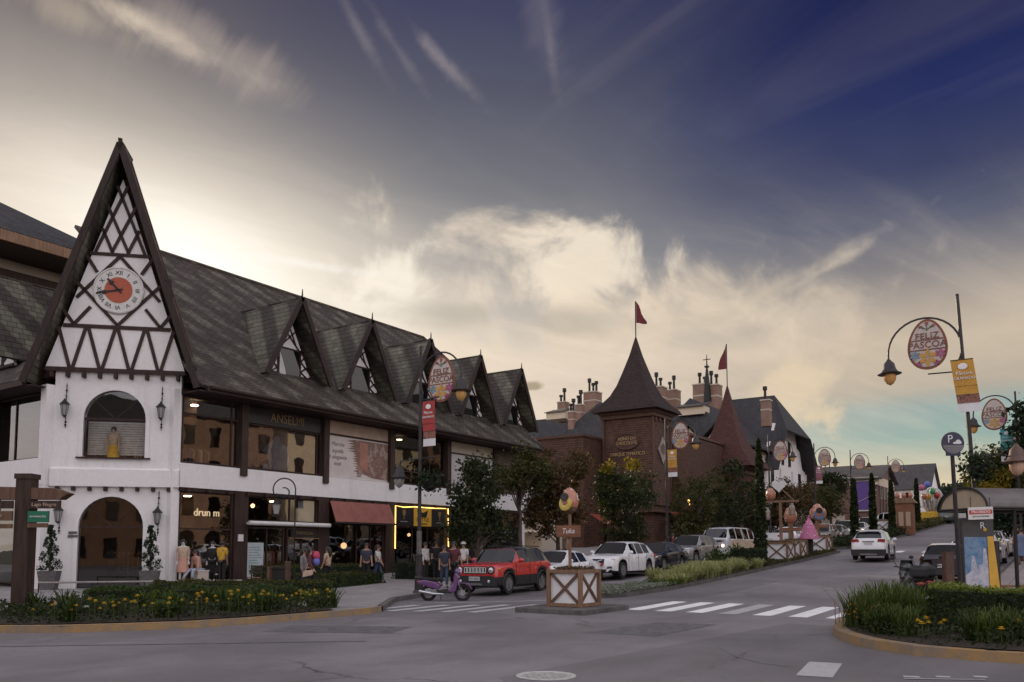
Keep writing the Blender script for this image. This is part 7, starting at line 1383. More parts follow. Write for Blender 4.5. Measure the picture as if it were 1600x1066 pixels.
hedge('clipped_hedge', 'clipped hedge left of the walking woman, before the low rail', [(-5.4, -7.6), (-8.8, -11.3), (-9.8, -10.4), (-6.4, -6.7)], zb_, .55, 'l_hedge', 'l_olive', 6000, .08, 63)
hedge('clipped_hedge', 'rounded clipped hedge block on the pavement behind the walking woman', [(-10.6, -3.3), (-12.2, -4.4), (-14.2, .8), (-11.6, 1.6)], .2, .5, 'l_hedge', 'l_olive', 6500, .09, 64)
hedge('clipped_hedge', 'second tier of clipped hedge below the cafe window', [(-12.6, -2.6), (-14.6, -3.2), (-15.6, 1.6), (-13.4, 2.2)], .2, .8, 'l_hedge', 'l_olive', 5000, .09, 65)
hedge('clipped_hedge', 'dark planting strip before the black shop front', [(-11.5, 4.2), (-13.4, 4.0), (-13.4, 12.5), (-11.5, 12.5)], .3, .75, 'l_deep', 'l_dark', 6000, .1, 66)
# ---- right corner bed
bedR = [(rk_right(s) + .22, s) for s in np.arange(-11.1, -2, .25)] + [(10.6, -2.0), (13.5, -3.5), (15.5, -4.5), (15.5, -10.9)]
soil(bedR, zb_ + .03); bedfill('ground_plants', 'low dark leafy ground plants filling the right corner bed', bedR, zb_, .30, 'l_dark', 11000, .06, 70)
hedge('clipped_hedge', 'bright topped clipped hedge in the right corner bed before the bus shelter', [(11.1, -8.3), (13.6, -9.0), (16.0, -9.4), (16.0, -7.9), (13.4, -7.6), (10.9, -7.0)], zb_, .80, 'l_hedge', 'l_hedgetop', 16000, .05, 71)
rng1 = np.random.default_rng(72); RTf = 'long arching grasses in the right corner bed'
for k, p in enumerate(scatter_in([(10.3, -9.6), (12, -10.1), (15, -10.2), (15, -9.3), (11.2, -8.5), (10.2, -8.2)], 24, rng1)): tuft('long_grass_clump', 'dark green long grass clump before the clipped hedge of the right corner bed', (p[0], p[1], zb_), .15, .42 + .2 * rng1.uniform(), 'l_grass' if k % 3 else 'l_hedge', 120, .010, 200 + k, RTf, 1.1, 'grass clump', .7)
for k, p in enumerate(scatter_in([(9.7, -8.3), (10.6, -8.9), (10.9, -6.8), (10.3, -4.6), (9.5, -5.0)], 20, rng1)): tuft('feather_grass_clump', 'tall feathery green grass clump at the street end of the right corner bed', (p[0], p[1], zb_), .14, .66 + .28 * rng1.uniform(), 'l_grass', 150, .010, 240 + k, 'tall grasses at the street end of the right bed', .85, 'grass clump', .3)
q_ = onG(1520, 1000); tuft('dry_grass_clump', 'golden brown grass clump before the hedge of the right corner bed', (q_[0], q_[1] + .5, zb_), .14, .62, 'l_brown', 130, .011, 270, None, .7)
fo = flower_proto('orange_flower', 'small orange yellow flower at the left tip of the right corner bed', 'petal_o', .30, .03, 'small orange flowers at the tip of the right bed')
for k, p in enumerate(scatter_in([(9.55, -8.6), (9.9, -9.2), (10.3, -9.0), (9.9, -7.0), (9.2, -6.5), (9.3, -7.8)], 46, rng1)): (setattr(fo, 'location', (p[0], p[1], zb_)) if k == 0 else dup(fo, (p[0], p[1], zb_ + rng1.uniform(-.05, .2)), rng1.uniform(0, 6), scale=rng1.uniform(.7, 1.2)))
fm = flower_proto('marigold', 'bright yellow marigold by the yellow kerb of the right bed', 'petal_y', .22, .042, 'marigolds along the kerb of the right bed')
for k, (x, y) in enumerate([(1413, 992), (1434, 996), (1447, 995), (1451, 998), (1440, 1004), (1470, 997), (1476, 996), (1545, 994), (1544, 998), (1556, 998), (1566, 1001), (1566, 1014), (1592, 1001), (1598, 997)]):
    q_ = onG(x, y + 17); P_ = (q_[0], q_[1] + .12, zb_)
    if k == 0: fm.location = P_
    else: dup(fm, P_, k * 1.3, scale=1.2 + .4 * ((k * 7) % 5) / 5)
# ---- median planting
mp = lambda s0, s1, a=-1.0, b=.55: [(a, s0), (b, s0), (b, s1), (a, s1)]
def medfill(s0, s1, h, lm, n, size, seed, label, a=-1.0, b=.55, nm='ground_plants'):
    rng = np.random.default_rng(seed); x = rng.uniform(a, b, n); y = rng.uniform(s0, s1, n); z = np.interp(y, [p[0] for p in _PS], [p[1] for p in _PS]) + .15; hh = h * (.75 + .25 * np.sin(y * 3.1) * np.cos(x * 4)); P = np.stack([x, y, z + rng.uniform(0, 1, n) * hh], 1); V, F = leaves(P, size, rng, up=.5); o = npmesh(nm, V, F, K[lm]); return stuff(tag(o, label, 'ground plants'))
medfill(-.8, 4.8, .20, 'l_sage', 7000, .07, 80, 'low silvery sage ground cover at the nose of the median', -.85, .6)
medfill(4.0, 6.0, .22, 'l_bright', 2600, .08, 81, 'patch of bright green ground cover on the median', -.3, .6)
medfill(5.0, 31, .20, 'l_olive', 9000, .09, 82, 'low olive ground cover along the median')
rng2 = np.random.default_rng(83); MG = 'silvery grasses on the median'
for k in range(56):
    s = rng2.uniform(4.6, 15.5); x = rng2.uniform(-.85, .5); tuft('silver_grass_clump', 'pale silvery green feather grass clump on the median by the parked cars', (x, s, g(s) + .15), .26, .38 + .34 * rng2.uniform(), 'l_silver', 170, .013, 300 + k, MG, 1.15, 'grass clump', 1.0)
hedge('clipped_shrub', 'rounded dark clipped shrub on the median in front of the old van', [(-.7, 14.6), (.2, 14.6), (.35, 16.2), (.1, 17.6), (-.7, 17.6), (-.85, 16.2)], g(15) + .1, .95, 'l_deep', 'l_dark', 4500, .09, 84)
for k, (x, y, lb) in enumerate([(1118, 893, 'plain pale wooden planter with green leaves on the median, left one'), (1150, 887, 'plain pale wooden planter with green leaves on the median, right one')]):
    q_ = onG(x, y, .15); q_ = (min(.2, q_[0]), q_[1], g(q_[1]) + .15); t = thing('wooden_planter', lb, 'planter', q_); m = MB(); m.box(-.3, .3, -.3, .3, 0, .42); m.build('box', K['oldwood'], t, world=False); P_ = np.array(q_) + np.random.default_rng(90 + k).normal(size=(420, 3)) * np.array([.26, .26, .2]) + np.array([0, 0, .62]); V, F = leaves(P_, .13, np.random.default_rng(91)); npmesh('foliage', V, F, K['l_hedge'], None, t)
medfill(35.5, 60, .75, 'l_dark', 6500, .17, 85, 'dark leafy plants on the median beyond the second crosswalk', -.9, .5); medfill(60, 118, .9, 'l_olive', 6000, .26, 86, 'yellow green shrubs along the far median', -.9, .5)
# ------------------------------------------------------------------ planter boxes, egg decorations, posts, shelter
def xbox(name, label, loc, w, d, h, rz=0.0, group=None, soil_=True):
    """white sheeted planter crate framed in timber with a cross brace on every side"""
    t = thing(name, label, 'planter', loc, rz, group); a, b, p = w / 2, d / 2, .035
    m = MB(); m.box(-a + p, a - p, -b + p, b - p, .04, h - .05); m.build('panels', K['plastic_white'], t, world=False)
    for sx in (-1, 1):
        for sy in (-1, 1): m = MB(); m.box(sx * a - .05, sx * a + .05, sy * b - .05, sy * b + .05, 0, h); m.build('corner_post', K['oldwood'], t, world=False)
    for z in (.055, h - .05):
        m = MB()
        for sy in (-1, 1): m.box(-a + .05, a - .05, sy * b - .045, sy * b + .045, z - .045, z + .045)
        for sx in (-1, 1): m.box(sx * a - .045, sx * a + .045, -b + .05, b - .05, z - .045, z + .045)
        m.build('rail', K['oldwood'], t, world=False)
    for sy in (-1, 1):
        m = MB()
        for s in (-1, 1): m.beam((s * (a - .06), sy * (b - .01 + .004 * s), .1), (-s * (a - .06), sy * (b - .01 + .004 * s), h - .1), .075, .03, EY)
        m.build('cross_brace', K['xwood'], t, world=False)
    for sx in (-1, 1):
        m = MB()
        for s in (-1, 1): m.beam((sx * (a - .01 + .004 * s), s * (b - .06), .1), (sx * (a - .01 + .004 * s), -s * (b - .06), h - .1), .075, .03, EX)
        m.build('cross_brace', K['xwood'], t, world=False)
    rng = np.random.default_rng(5); P_ = np.stack([rng.uniform(-a + .06, a - .06, 260), rng.uniform(-b + .06, b - .06, 260), h - .02 + rng.uniform(0, .09, 260)], 1); V, F = leaves(P_, .09, rng, up=.4); o = npmesh('plants', V, F, K['l_rust']); o.parent = t; return t
def egg3d(t, c, H, mt, hole=None, name='egg', dots=True):
    prof = [(.36 * H * math.sin(a) * (1 - .17 * math.cos(a)), .5 * H * math.cos(a)) for a in np.linspace(math.pi, 0, 17)]
    m = MB(); m.lathe(prof, c, 24); e = m.build(name, K[mt], t, smooth=80); c = np.array(c)
    if dots:
        m = MB(); rr = random.Random(9)
        for k in range(26):
            a, b = rr.uniform(0, 6.28), rr.uniform(.5, 2.5); n = np.array([math.sin(b) * math.cos(a), math.sin(b) * math.sin(a), math.cos(b)]); p = c + n * np.array([.36 * H * (1 - .17 * math.cos(b)), .36 * H * (1 - .17 * math.cos(b)), .5 * H]); m.ball(p, .018 * H / .6, 6, 4)
        m.build('painted_dots', K['white_dot'], e)
    if hole is not None:
        n, r, rm = hole; n = np.array(n) / np.linalg.norm(n); u = np.cross(n, EZ); u /= np.linalg.norm(u); v = np.cross(u, n)
        p = c + n * .335 * H; m = MB(); m.lathe([(r * 1.7, -.08 * H), (r * 1.7, -.0), (r, .03 * H), (r * .9, .01 * H)], p - v * r * 1.0 - n * .03 * H, 20, ax=(u, v, n)); m.build('painted_patch', K[rm], e, smooth=50); m = MB(); m.lathe([(r, -.05), (r, .035 * H), (0, .036 * H)], p + v * r * .35, 20, ax=(u, v, n)); m.build('hole', K['black'], e)
    return e
tc = -np.array([FW[0], FW[1], 0])                        # towards the camera
pc = (1.96, -5.58, .14)
xbox('crate_planter', 'white panelled planter crate with timber crosses on the traffic island', pc, .98, 1.02, 1.0, 0)
t = thing('egg_signpost', 'timber post with name board and broken salmon egg standing in the crate planter', 'signpost', (pc[0] - .15, pc[1], 1.1)); b0_ = np.array([pc[0] - .12, pc[1], 0])
m = MB(); m.beam(b0_ + EZ * 1.05, b0_ + EZ * 2.75, .065, .065, EY); m.build('post', K['oldwood'], t)
m = MB(); m.box(b0_[0] - .38, b0_[0] + .36, pc[1] - .09, pc[1] - .04, 2.02, 2.34); m.build('name_board', K['plankwood'], t); text('Tuka', .20, K['white_dot'], t, (b0_[0] - .0, pc[1] - .095, 2.18), EX, EZ, depth=.006, shear=.2)
m = MB(); m.lathe([(.06, 2.66), (.17, 2.74), (.22, 2.84)], (b0_[0], pc[1], 0), 12); m.build('nest', K['xwood'], t)
egg3d(t, (b0_[0], pc[1], 3.05), .68, 'egg', (tc * .8 + np.array([-.55, 0, .05]), .12, 'eggy'))
# three crates on the median, timber frame, cone, eggs
GP = 'white timber braced crates on the median'
q_ = onG(1232, 886, .15); A0 = np.array([.35, onR(1231, 880, .6)[1] + .0, 0])
def crate(x, r, lb, w=1.1, d=1.1, h=1.05):
    s = at_px(x, r); loc = (r - w / 2, s + d / 2, g(s) + .14); xbox('crate_planter', lb, loc, w, d, h, 0, GP); return loc
c1 = crate(1231, .35, 'nearest braced crate of the median group, under the timber frame', 1.15, 1.5); c2 = crate(1252, .25, 'middle braced crate of the median group, left of the pink cone', 1.0, 1.4); c3 = crate(1293, .25, 'farthest braced crate of the median group, right of the pink cone', 1.35, 1.4)
fx, fy_ = c1[0] + .05, c1[1]; fz = g(fy_) + 1.1
t = thing('timber_frame', 'timber post with crossbar, heart and hanging signs above the median crates', 'frame', (fx, fy_, fz)); top = onR(1217, 785, fx)[2]
m = MB(); m.beam((fx, fy_, fz - .3), (fx, fy_, top), .14, .14, EY); m.build('post', K['oldwood'], t); m = MB(); m.box(fx - .95, fx + 1.0, fy_ - .07, fy_ + .07, top - .0, top + .12); m.build('crossbar', K['oldwood'], t)
m = MB(); m.beam((fx + .1, fy_, top + .75), (fx + .75, fy_, top + .1), .06, .06, EY); m.build('brace', K['oldwood'], t)
for dx_, z0, w in ((-.75, -.95, .34), (.62, -.75, .36)):
    m = MB(); m.lathe([(w * .4, 0), (w * .5, .1), (w * .5, .45), (w * .3, .6), (w * .3, .7)], (fx + dx_, fy_, top + z0), 10); j = m.build('hanging_jar', mat('jar_mix', (.28, .22, .18), .3, var=.4, scale=12) if 'jar_mix' not in bpy.data.materials else bpy.data.materials['jar_mix'], t); m = MB(); m.tube([(fx + dx_, fy_, top + z0 + .7), (fx + dx_, fy_, top)], .015, 4); m.build('cord', K['iron'], j)
egg3d(t, (fx - .52, fy_, top + .48), .72, 'egg')
hp = [(16 * math.sin(a) ** 3 / 17, (13 * math.cos(a) - 5 * math.cos(2 * a) - 2 * math.cos(3 * a) - math.cos(4 * a)) / 17) for a in np.linspace(0, 2 * math.pi, 33)[:-1]]
m = MB(); m.prism(hp, (fx - .05, fy_ - .05, top + .95), EX * .42, EZ * .42, EY * .1); m.build('heart', K['offwhite'], t); m = MB(); m.tube([(fx - .05, fy_, top + .1), (fx - .05, fy_, top + .6)], .03, 5); m.build('heart_rod', K['iron'], t)
# cone hat and two eggs on stands
s = at_px(1266, .0); t = thing('pink_cone', 'pink spotted cone shaped hat standing on a short stem between two median crates', 'cone', (-.0, s, g(s) + .15)); z = g(s) + .15
m = MB(); m.lathe([(.62, .95), (.60, .98), (.30, 1.75), (.05, 2.25), (.0, 2.3)], (0, s, z), 20); c_ = m.build('cone', K['pink'], t, smooth=50); m = MB(); m.tube([(0, s, z), (0, s, z + 1.0)], .22, 10); m.build('stem', K['dark'], t); m = MB(); rr = random.Random(4)
for k in range(40): a, u = rr.uniform(0, 6.28), rr.uniform(.05, .8); r_ = .60 * (1 - u * .9); m.ball((r_ * math.cos(a), s + r_ * math.sin(a), z + 1.0 + u * 1.3), .03, 6, 4)
m.build('dots', K['white_dot'], c_); m = MB(); m.ball((0, s, z + 2.33), .07, 8, 6); m.build('tip', K['pink'], c_)
for nm, x, y, H, r, lb, hole, mt in (('egg_stand', 1235, 805, 1.0, -.2, 'plain salmon egg on a wooden stand behind the nearest median crate', None, 'egg'), ('egg_stand', 1277, 800, 1.1, -.3, 'large orange egg with a blue lined hole on a stand beyond the pink cone', (tc, .2, 'c_blue'), 'egg')):
    p = onR(x, y, r); s = p[1] + (1.5 if H > 1.2 else 1.5); p = onS(x, y, s); z = g(s) + .15; t = thing(nm, lb, 'egg stand', (p[0], s, z)); m = MB(); m.box(p[0] - .12, p[0] + .12, s - .1, s + .1, z, p[2] - H * .45); m.build('post', K['oldwood'], t); m = MB(); m.box(p[0] - .6, p[0] + .6, s - .12, s + .12, p[2] - H * .95, p[2] - H * .75); m.build('name_board', K['plankwood'], t); egg3d(t, tuple(p), H, mt, hole)
    if H > 1.05: m = MB(); m.ball((p[0] - .36, s + .1, p[2] - .1), (.2, .22, .36), 10, 8); m.ball((p[0] + .36, s + .1, p[2] - .1), (.2, .22, .36), 10, 8); m.build('side_shells', K['egg'], t, smooth=60)
# far wooden egg kiosk and the yellow carriage with balloons
s = at_px(1415, .3); p = onR(1415, 800, .3); z = g(s); t = thing('egg_kiosk', 'small wooden decoration stand topped with orange eggs on the far median', 'decoration', (.3, s, z + .15)); m = MB(); m.box(-.9, 1.1, s, s + 1.2, z + .1, z + 3.0); m.build('cabinet', K['plankwood'], t); m = MB(); m.prism([(-1.2, 0), (1.4, 0), (1.0, .5), (-.8, .5)], (0, s - .1, z + 3.0), EX, EZ, EY * 1.4); m.build('roof', K['oldwood'], t)
for k in range(4): egg3d(t, (-.75 + .55 * k, s + .3, z + 3.75), .58, 'egg', dots=False)
for k in range(3): m = MB(); m.box(-.7 + .6 * k, -.3 + .6 * k, s - .03, s, z + .9, z + 2.2); m.build('opening', K['c_tan'], t)
xbox('crate_planter', 'braced crate beside the far wooden egg stand', (-1.2, s - 1.0, z + .14), 1.5, 1.5, 1.3, 0, GP)
p = onD(1457, 805, 103); z = g(p[1]); t = thing('egg_carriage', 'yellow based carriage with a silvery ribbed egg top at the end of the median', 'carriage', (p[0], p[1], z)); m = MB(); m.box(p[0] - 1.5, p[0] + 1.5, p[1] - 1, p[1] + 1, z + .4, z + 1.5); m.build('base', mat('carriage_yellow', (.60, .36, .02), .4), t, bevel=.12)
m = MB(); m.ball((p[0] + .1, p[1], z + 2.9), (1.15, 1.1, 1.6), 18, 12); e = m.build('egg_top', mat('silver_shell', (.45, .42, .40), .3, .5), t, smooth=60)
m = MB()
for k in range(7): a = k * math.pi / 7; m.tube([(p[0] + .1 + 1.2 * math.cos(b) * math.cos(a), p[1] + 1.15 * math.cos(b) * math.sin(a), z + 2.9 + 1.65 * math.sin(b)) for b in np.linspace(-1.5, 4.6, 22)], .05, 5)
m.build('ribs', K['offwhite'], e)
for x in (-1, 1): wheel(t, x * 1.3, 0, .0001, .001, 'alloy') if False else None
for k, (x, y, c) in enumerate([(1440, 762, 'pink'), (1449, 757, 'c_bluebag'), (1457, 768, 'leafg'), (1464, 774, 'red'), (1444, 776, 'egg'), (1452, 777, 'yellow')]):
    if c == 'leafg' and 'leafg' not in K: K['leafg'] = mat('green_balloon', (.05, .28, .09), .4, var=0)
    q = onD(x, y, 101 + k * .3); t = thing('decor_egg', ['pink', 'blue', 'green', 'red', 'salmon', 'yellow', 'magenta', 'scarlet'][k] + ' ball in the colourful pile above the yellow carriage', 'decoration', tuple(q), group='coloured balls above the far carriage'); m = MB(); m.ball(q, (.33, .33, .4), 12, 8); m.build('shell', K[c], t, smooth=60); m = MB(); m.tube([q - EZ * .7, (p[0], p[1], z + 1.4)], .02, 4); m.build('rod', K['iron'], t)
# ------------------------------------------------------------------ left signpost
t = thing('direction_signpost', 'thick dark brown wooden post with carved direction boards at the left kerb', 'signpost', (-6.75, -15.7, .14)); P0_ = np.array([-6.95, -15.75, 0]); u = np.array([RT[0], RT[1], 0]); n_ = np.array([FH[0], FH[1], 0]) * -1
m = MB(); m.obox(P0_ + EZ * 1.74, u * .175, n_ * .175, EZ * 1.62); m.build('post', K['postwood'], t, bevel=.015); m = MB(); m.obox(P0_ + EZ * 3.38, u * .2, n_ * .2, EZ * .06); m.build('cap', K['postwood'], t)
def board(z0, z1, x0, x1, mt, s=None, col='c_tan', nm='direction_board', sz=.12):
    m = MB(); pts = [(x0, z0), (x1, z0), (x1, z1), (x0, z1)]; m.prism(pts, P0_ + n_ * .19, u, EZ, n_ * .05); b = m.build(nm, K[mt], t)
    if s: text(s, sz, K[col], b, P0_ + n_ * .25 + u * (x0 + x1) / 2 + EZ * (z0 + z1) / 2, u, EZ, depth=.004)
m = MB(); m.prism([(-1.2, 3.02), (-1.0, 2.84), (.85, 2.84), (1.05, 2.98), (.7, 3.1), (-.9, 3.14)], P0_ + n_ * .15, u, EZ, n_ * -.3); m.build('carved_crown', K['xwood'], t)
board(2.62, 2.80, .18, .92, 'postwood', 'Lago Negro'); board(2.62, 2.80, -1.1, -.18, 'postwood', 'Centro')
K['signgreen'] = mat('green_sign_board', (.015, .16, .085), .5, var=.1); board(2.30, 2.56, .18, .66, 'signgreen', 'INFORMAÇÕES', 'white_dot', 'green_board', .055); board(2.18, 2.28, .18, .64, 'xwood', None); board(2.34, 2.56, -1.0, -.18, 'xwood', 'Catedral', sz=.10); board(2.16, 2.26, -1.0, -.18, 'xwood')
# ------------------------------------------------------------------ potted spiral trees by the arched door
for tt, lb, k in ((4.45, 'spiral clipped tree in a grey pot left of the arched doorway', 0), (.80, 'spiral clipped tree in a grey pot right of the arched doorway', 1)):
    b = TW(tt, .85, .14); t = thing('potted_tree', lb, 'potted tree', tuple(b), group='potted spiral trees by the arched doorway'); m = MB(); q = .22; m.prism([(-q, -q), (q, -q), (q, q), (-q, q)], b, TD, TN, EZ * .04)
    m = MB(); V = []
    for z, w in ((0, .24), (.72, .34), (.72, .29), (.6, .28)): V += [b + TD * sx * w + TN * sy * w + EZ * z for sx, sy in ((-1, -1), (1, -1), (1, 1), (-1, 1))]
    F = [(3, 2, 1, 0)] + [(4 * k_ + j, 4 * k_ + (j + 1) % 4, 4 * k_ + 4 + (j + 1) % 4, 4 * k_ + 4 + j) for k_ in range(3) for j in range(4)] + [(12, 13, 14, 15)]; m.add(V, F); m.build('pot', K['potgrey'], t)
    rng = np.random.default_rng(400 + k); n = 2600; h = rng.uniform(0, 1, n); a = rng.uniform(0, 2 * np.pi, n); ph = (h * 3.2 * 2 * np.pi - a) % (2 * np.pi); r_ = .42 * (1 - h * .8) * (.35 + .75 * (ph < 3.6)) * rng.uniform(.6, 1.05, n); P_ = np.array(b) + np.stack([r_ * np.cos(a), r_ * np.sin(a), .75 + h * 1.75], 1); V, F = leaves(P_, .07, rng, up=.4); npmesh('foliage', V, F, K['l_deep'], None, t); m = MB(); m.tube([b + EZ * .6, b + EZ * 2.4], [.04, .015], 6); m.build('stem', K['bark'], t)
# ------------------------------------------------------------------ crook lamp on the pavement, short posts
D0 = 31.0; b = onD(459, 900, D0); b = np.array([b[0], b[1], .14]); tp = onD(459, 762, D0)[2]
t = thing('crook_lamp', 'thin black crook shaped lamp post with hanging lantern before the shop windows', 'street lamp', tuple(b)); R_ = .42; c = b + EZ * (tp - .14 - .05) - u * R_
pts = [b, b + EZ * (c[2] - b[2])] + [c + R_ * (u * math.cos(a) + EZ * math.sin(a)) for a in np.linspace(.1, math.pi + .6, 14)] + [c + R_ * .45 * (u * math.cos(a) + EZ * math.sin(a)) - EZ * .12 for a in np.linspace(math.pi + .9, 2.6 * math.pi, 9)]
m = MB(); m.tube(pts, .026, 6); m.tube([b, b + EZ * .8], .05, 8); m.build('pole', K['iron'], t)
lp = c - u * .28 - EZ * .62; m = MB(); m.lathe([(.09, 0), (.15, .36)], lp - EZ * .3, 6); lg = m.build('lantern', K['lampclear'], t); m = MB(); m.lathe([(.2, .06), (.08, .2), (.0, .26)], lp, 6); m.tube([lp + EZ * .2, lp + EZ * .5], .012, 4); m.lathe([(.1, -.34), (.1, -.3)], lp, 6); m.build('cap', K['iron'], lg)
for k, (x, y0, y1, D, lb) in enumerate([(421, 885, 925, 30, 'short weathered wooden post left of the dark litter box'), (449, 880, 928, 30, 'short weathered wooden post right of the dark litter box')]):
    p = onD(x, y1, D); m = MB(); h = (y1 - y0) * D / FPX; m.box(-.07, .07, -.07, .07, 0, h); m.box(-.08, .08, -.08, .08, h - .06, h + .02); t = thing('wooden_post', lb, 'post', (p[0], p[1], .14), 0, 'short wooden posts by the hedge'); m.build('post', K['pole_brown'], t, world=False); m = MB(); m.box(-.11, .11, -.11, .11, 0, .08); m.build('foot', K['pole_brown'], t, world=False)
p = onD(435, 925, 30.2); t = thing('litter_box', 'dark litter box between two short wooden posts', 'bin', (p[0], p[1], .14), YAW); m = MB(); m.prism([(-.24, 0), (.24, 0), (.28, .85), (-.28, .85)], (0, -.2, 0), EX, EZ, EY * .4); m.build('box', K['black'], t, world=False, bevel=.03); m = MB(); m.box(-.3, .3, -.24, .24, .85, .92); m.build('lid', K['dark'], t, world=False)
p = onD(397, 905, 32.5); chair((p[0], p[1], .14), YAW + rad(40), 'dark slatted wooden chair outside the shop by the tall pale poster')
# hanging fern basket on the lamp by the scooter
q = np.array([-5.5, -2.8, 4.0]); t = thing('hanging_basket', 'dark fern basket hanging from the lamp pole beside the scooter', 'hanging basket', tuple(q)); m = MB(); m.lathe([(.12, -.25), (.28, -.1), (.33, .12)], q, 14); m.build('basket', K['iron'], t); rng = np.random.default_rng(430); P_ = q + rng.normal(size=(900, 3)) * np.array([.2, .2, .17]) + EZ * .12; V, F = leaves(P_, .11, rng, up=.3); npmesh('foliage', V, F, K['l_deep'], None, t); m = MB(); m.tube([q + EZ * .1, q + EZ * .8], .012, 4); m.build('chain', K['iron'], t)
# ------------------------------------------------------------------ right side: parking sign, bus shelter, advertising column, posts
D0 = 19.6; a_, b_ = onD(1486, 676, D0), onD(1502, 920, D0); cpt = onD(1487, 693, D0); b_ = np.array([b_[0], b_[1], .1])
t = thing('parking_sign', 'round navy parking sign on a dark pole in the right corner bed', 'sign', tuple(b_)); m = MB(); m.tube([b_, cpt - EZ * .15], [.055, .045], 10); m.lathe([(.08, 1.6), (.08, 1.7)], b_, 10); m.build('pole', K['pole'], t)
nn = -np.array([FW[0], FW[1], 0]); nn /= np.linalg.norm(nn); uu = np.cross(EZ, nn)
m = MB(); m.prism([(.265 * math.cos(a), .265 * math.sin(a)) for a in np.linspace(0, 2 * math.pi, 37)[:-1]], cpt + nn * .06, uu, EZ, nn * -.03); m.prism([(-.17, -.3), (.17, -.3), (.17, -.1), (-.17, -.1)], cpt + nn * .058, uu, EZ, nn * -.026); m.build('disc', mat('navy_sign', (.030, .026, .060), .5, var=.1), t)
m = MB(); m.prism([(.255 * math.cos(a), .255 * math.sin(a)) for a in np.linspace(math.pi * 1.06, math.pi * 1.94, 19)] + [(.15, -.29), (-.15, -.29)] if False else [(.25 * math.cos(a), .25 * math.sin(a)) for a in np.linspace(math.pi * 1.06, math.pi * 1.94, 19)], cpt + nn * .064, uu, EZ, nn * .004); m.build('lower_half', mat('grey_sign', (.16, .15, .17), .5, var=.1), t)
text('P', .26, K['plastic_white'], t, cpt + nn * .068 - uu * .07 + EZ * .09, uu, EZ, depth=.004); m = MB(); m.prism([(.0, .02), (.05, .03), (.09, .08), (.15, .08), (.19, .03), (.2, .0), (.17, -.02), (.0, -.02)], cpt + nn * .066, uu, EZ, nn * .004); m.build('car_symbol', K['plastic_white'], t)
m = MB()
for k in range(4): m.obox(cpt + nn * .07 + EZ * (-.08 - .045 * k), uu * (.19 - .03 * k), nn * .002, EZ * .011)
m.build('small_lines', K['c_grey'], t)
# bus shelter with barrel canopy
D0 = 22.5; pl, pr_ = onD(1470, 793, D0), onD(1543, 790, D0 + .2); A_ = uu * math.cos(rad(10)) - nn * math.sin(rad(10)); B_ = uu * math.sin(rad(10)) * -1 - nn * math.cos(rad(10)); Wb = 2.0
o = np.array([pr_[0], pr_[1], pl[2]]); hA = .62
t = thing('bus_shelter', 'bus shelter with a grey curved canopy beyond the right hedge', 'bus shelter', (o[0] + 1, o[1] + 1, .2))
arc = [(-Wb * .5 * math.cos(a) , hA * math.sin(a)) for a in np.linspace(0, math.pi, 15)]
C_ = o + B_ * Wb * .5 if False else o - (-B_) * 0
C_ = o + B_ * (Wb / 2)
m = MB(); arc2 = [(x * .96, y - .05) for x, y in arc[::-1]]
for i in range(14):
    (x0, y0), (x1, y1) = arc[i], arc[i + 1]
    q = [C_ + B_ * x0 + EZ * y0, C_ + B_ * x1 + EZ * y1]; w = A_ * 4.4; d = EZ * .05
    m.add([q[0], q[1], q[1] + w, q[0] + w, q[0] - d, q[1] - d, q[1] + w - d, q[0] + w - d], [(0, 1, 2, 3), (7, 6, 5, 4), (0, 4, 5, 1), (2, 6, 7, 3), (1, 5, 6, 2), (3, 7, 4, 0)])
m.build('canopy', mat('canopy_grey', (.13, .115, .11), .5, var=.2, scale=1.5), t)
m = MB(); m.prism(arc2[::-1], C_ + A_ * .06, B_, EZ, A_ * .02); m.build('end_panel', mat('canopy_cream', (.40, .32, .22), .6, var=.1), t)
m = MB(); m.tube([C_ + B_ * x + EZ * y for x, y in arc], .035, 6); m.tube([C_ - B_ * Wb / 2, C_ + B_ * Wb / 2], .04, 6)
for s in (-1, 1): m.tube([C_ + B_ * s * Wb / 2, C_ + B_ * s * Wb / 2 + A_ * 4.4], .045, 6)
m.build('frame', K['iron'], t)
for s, a in ((-.9, .9), (.9, .9), (.9, 4.2), (-.9, 4.2)): p = C_ + B_ * s + A_ * a; m = MB(); m.tube([(p[0], p[1], .1), p], .05, 8); m.build('leg', K['iron'], t)
m = MB(); p0, p1 = C_ + B_ * .8 + A_ * 1.2, C_ + B_ * .8 + A_ * 4.0; m.beam((p0[0], p0[1], .6), (p1[0], p1[1], .6), .4, .06); m.build('bench', K['oldwood'], t)
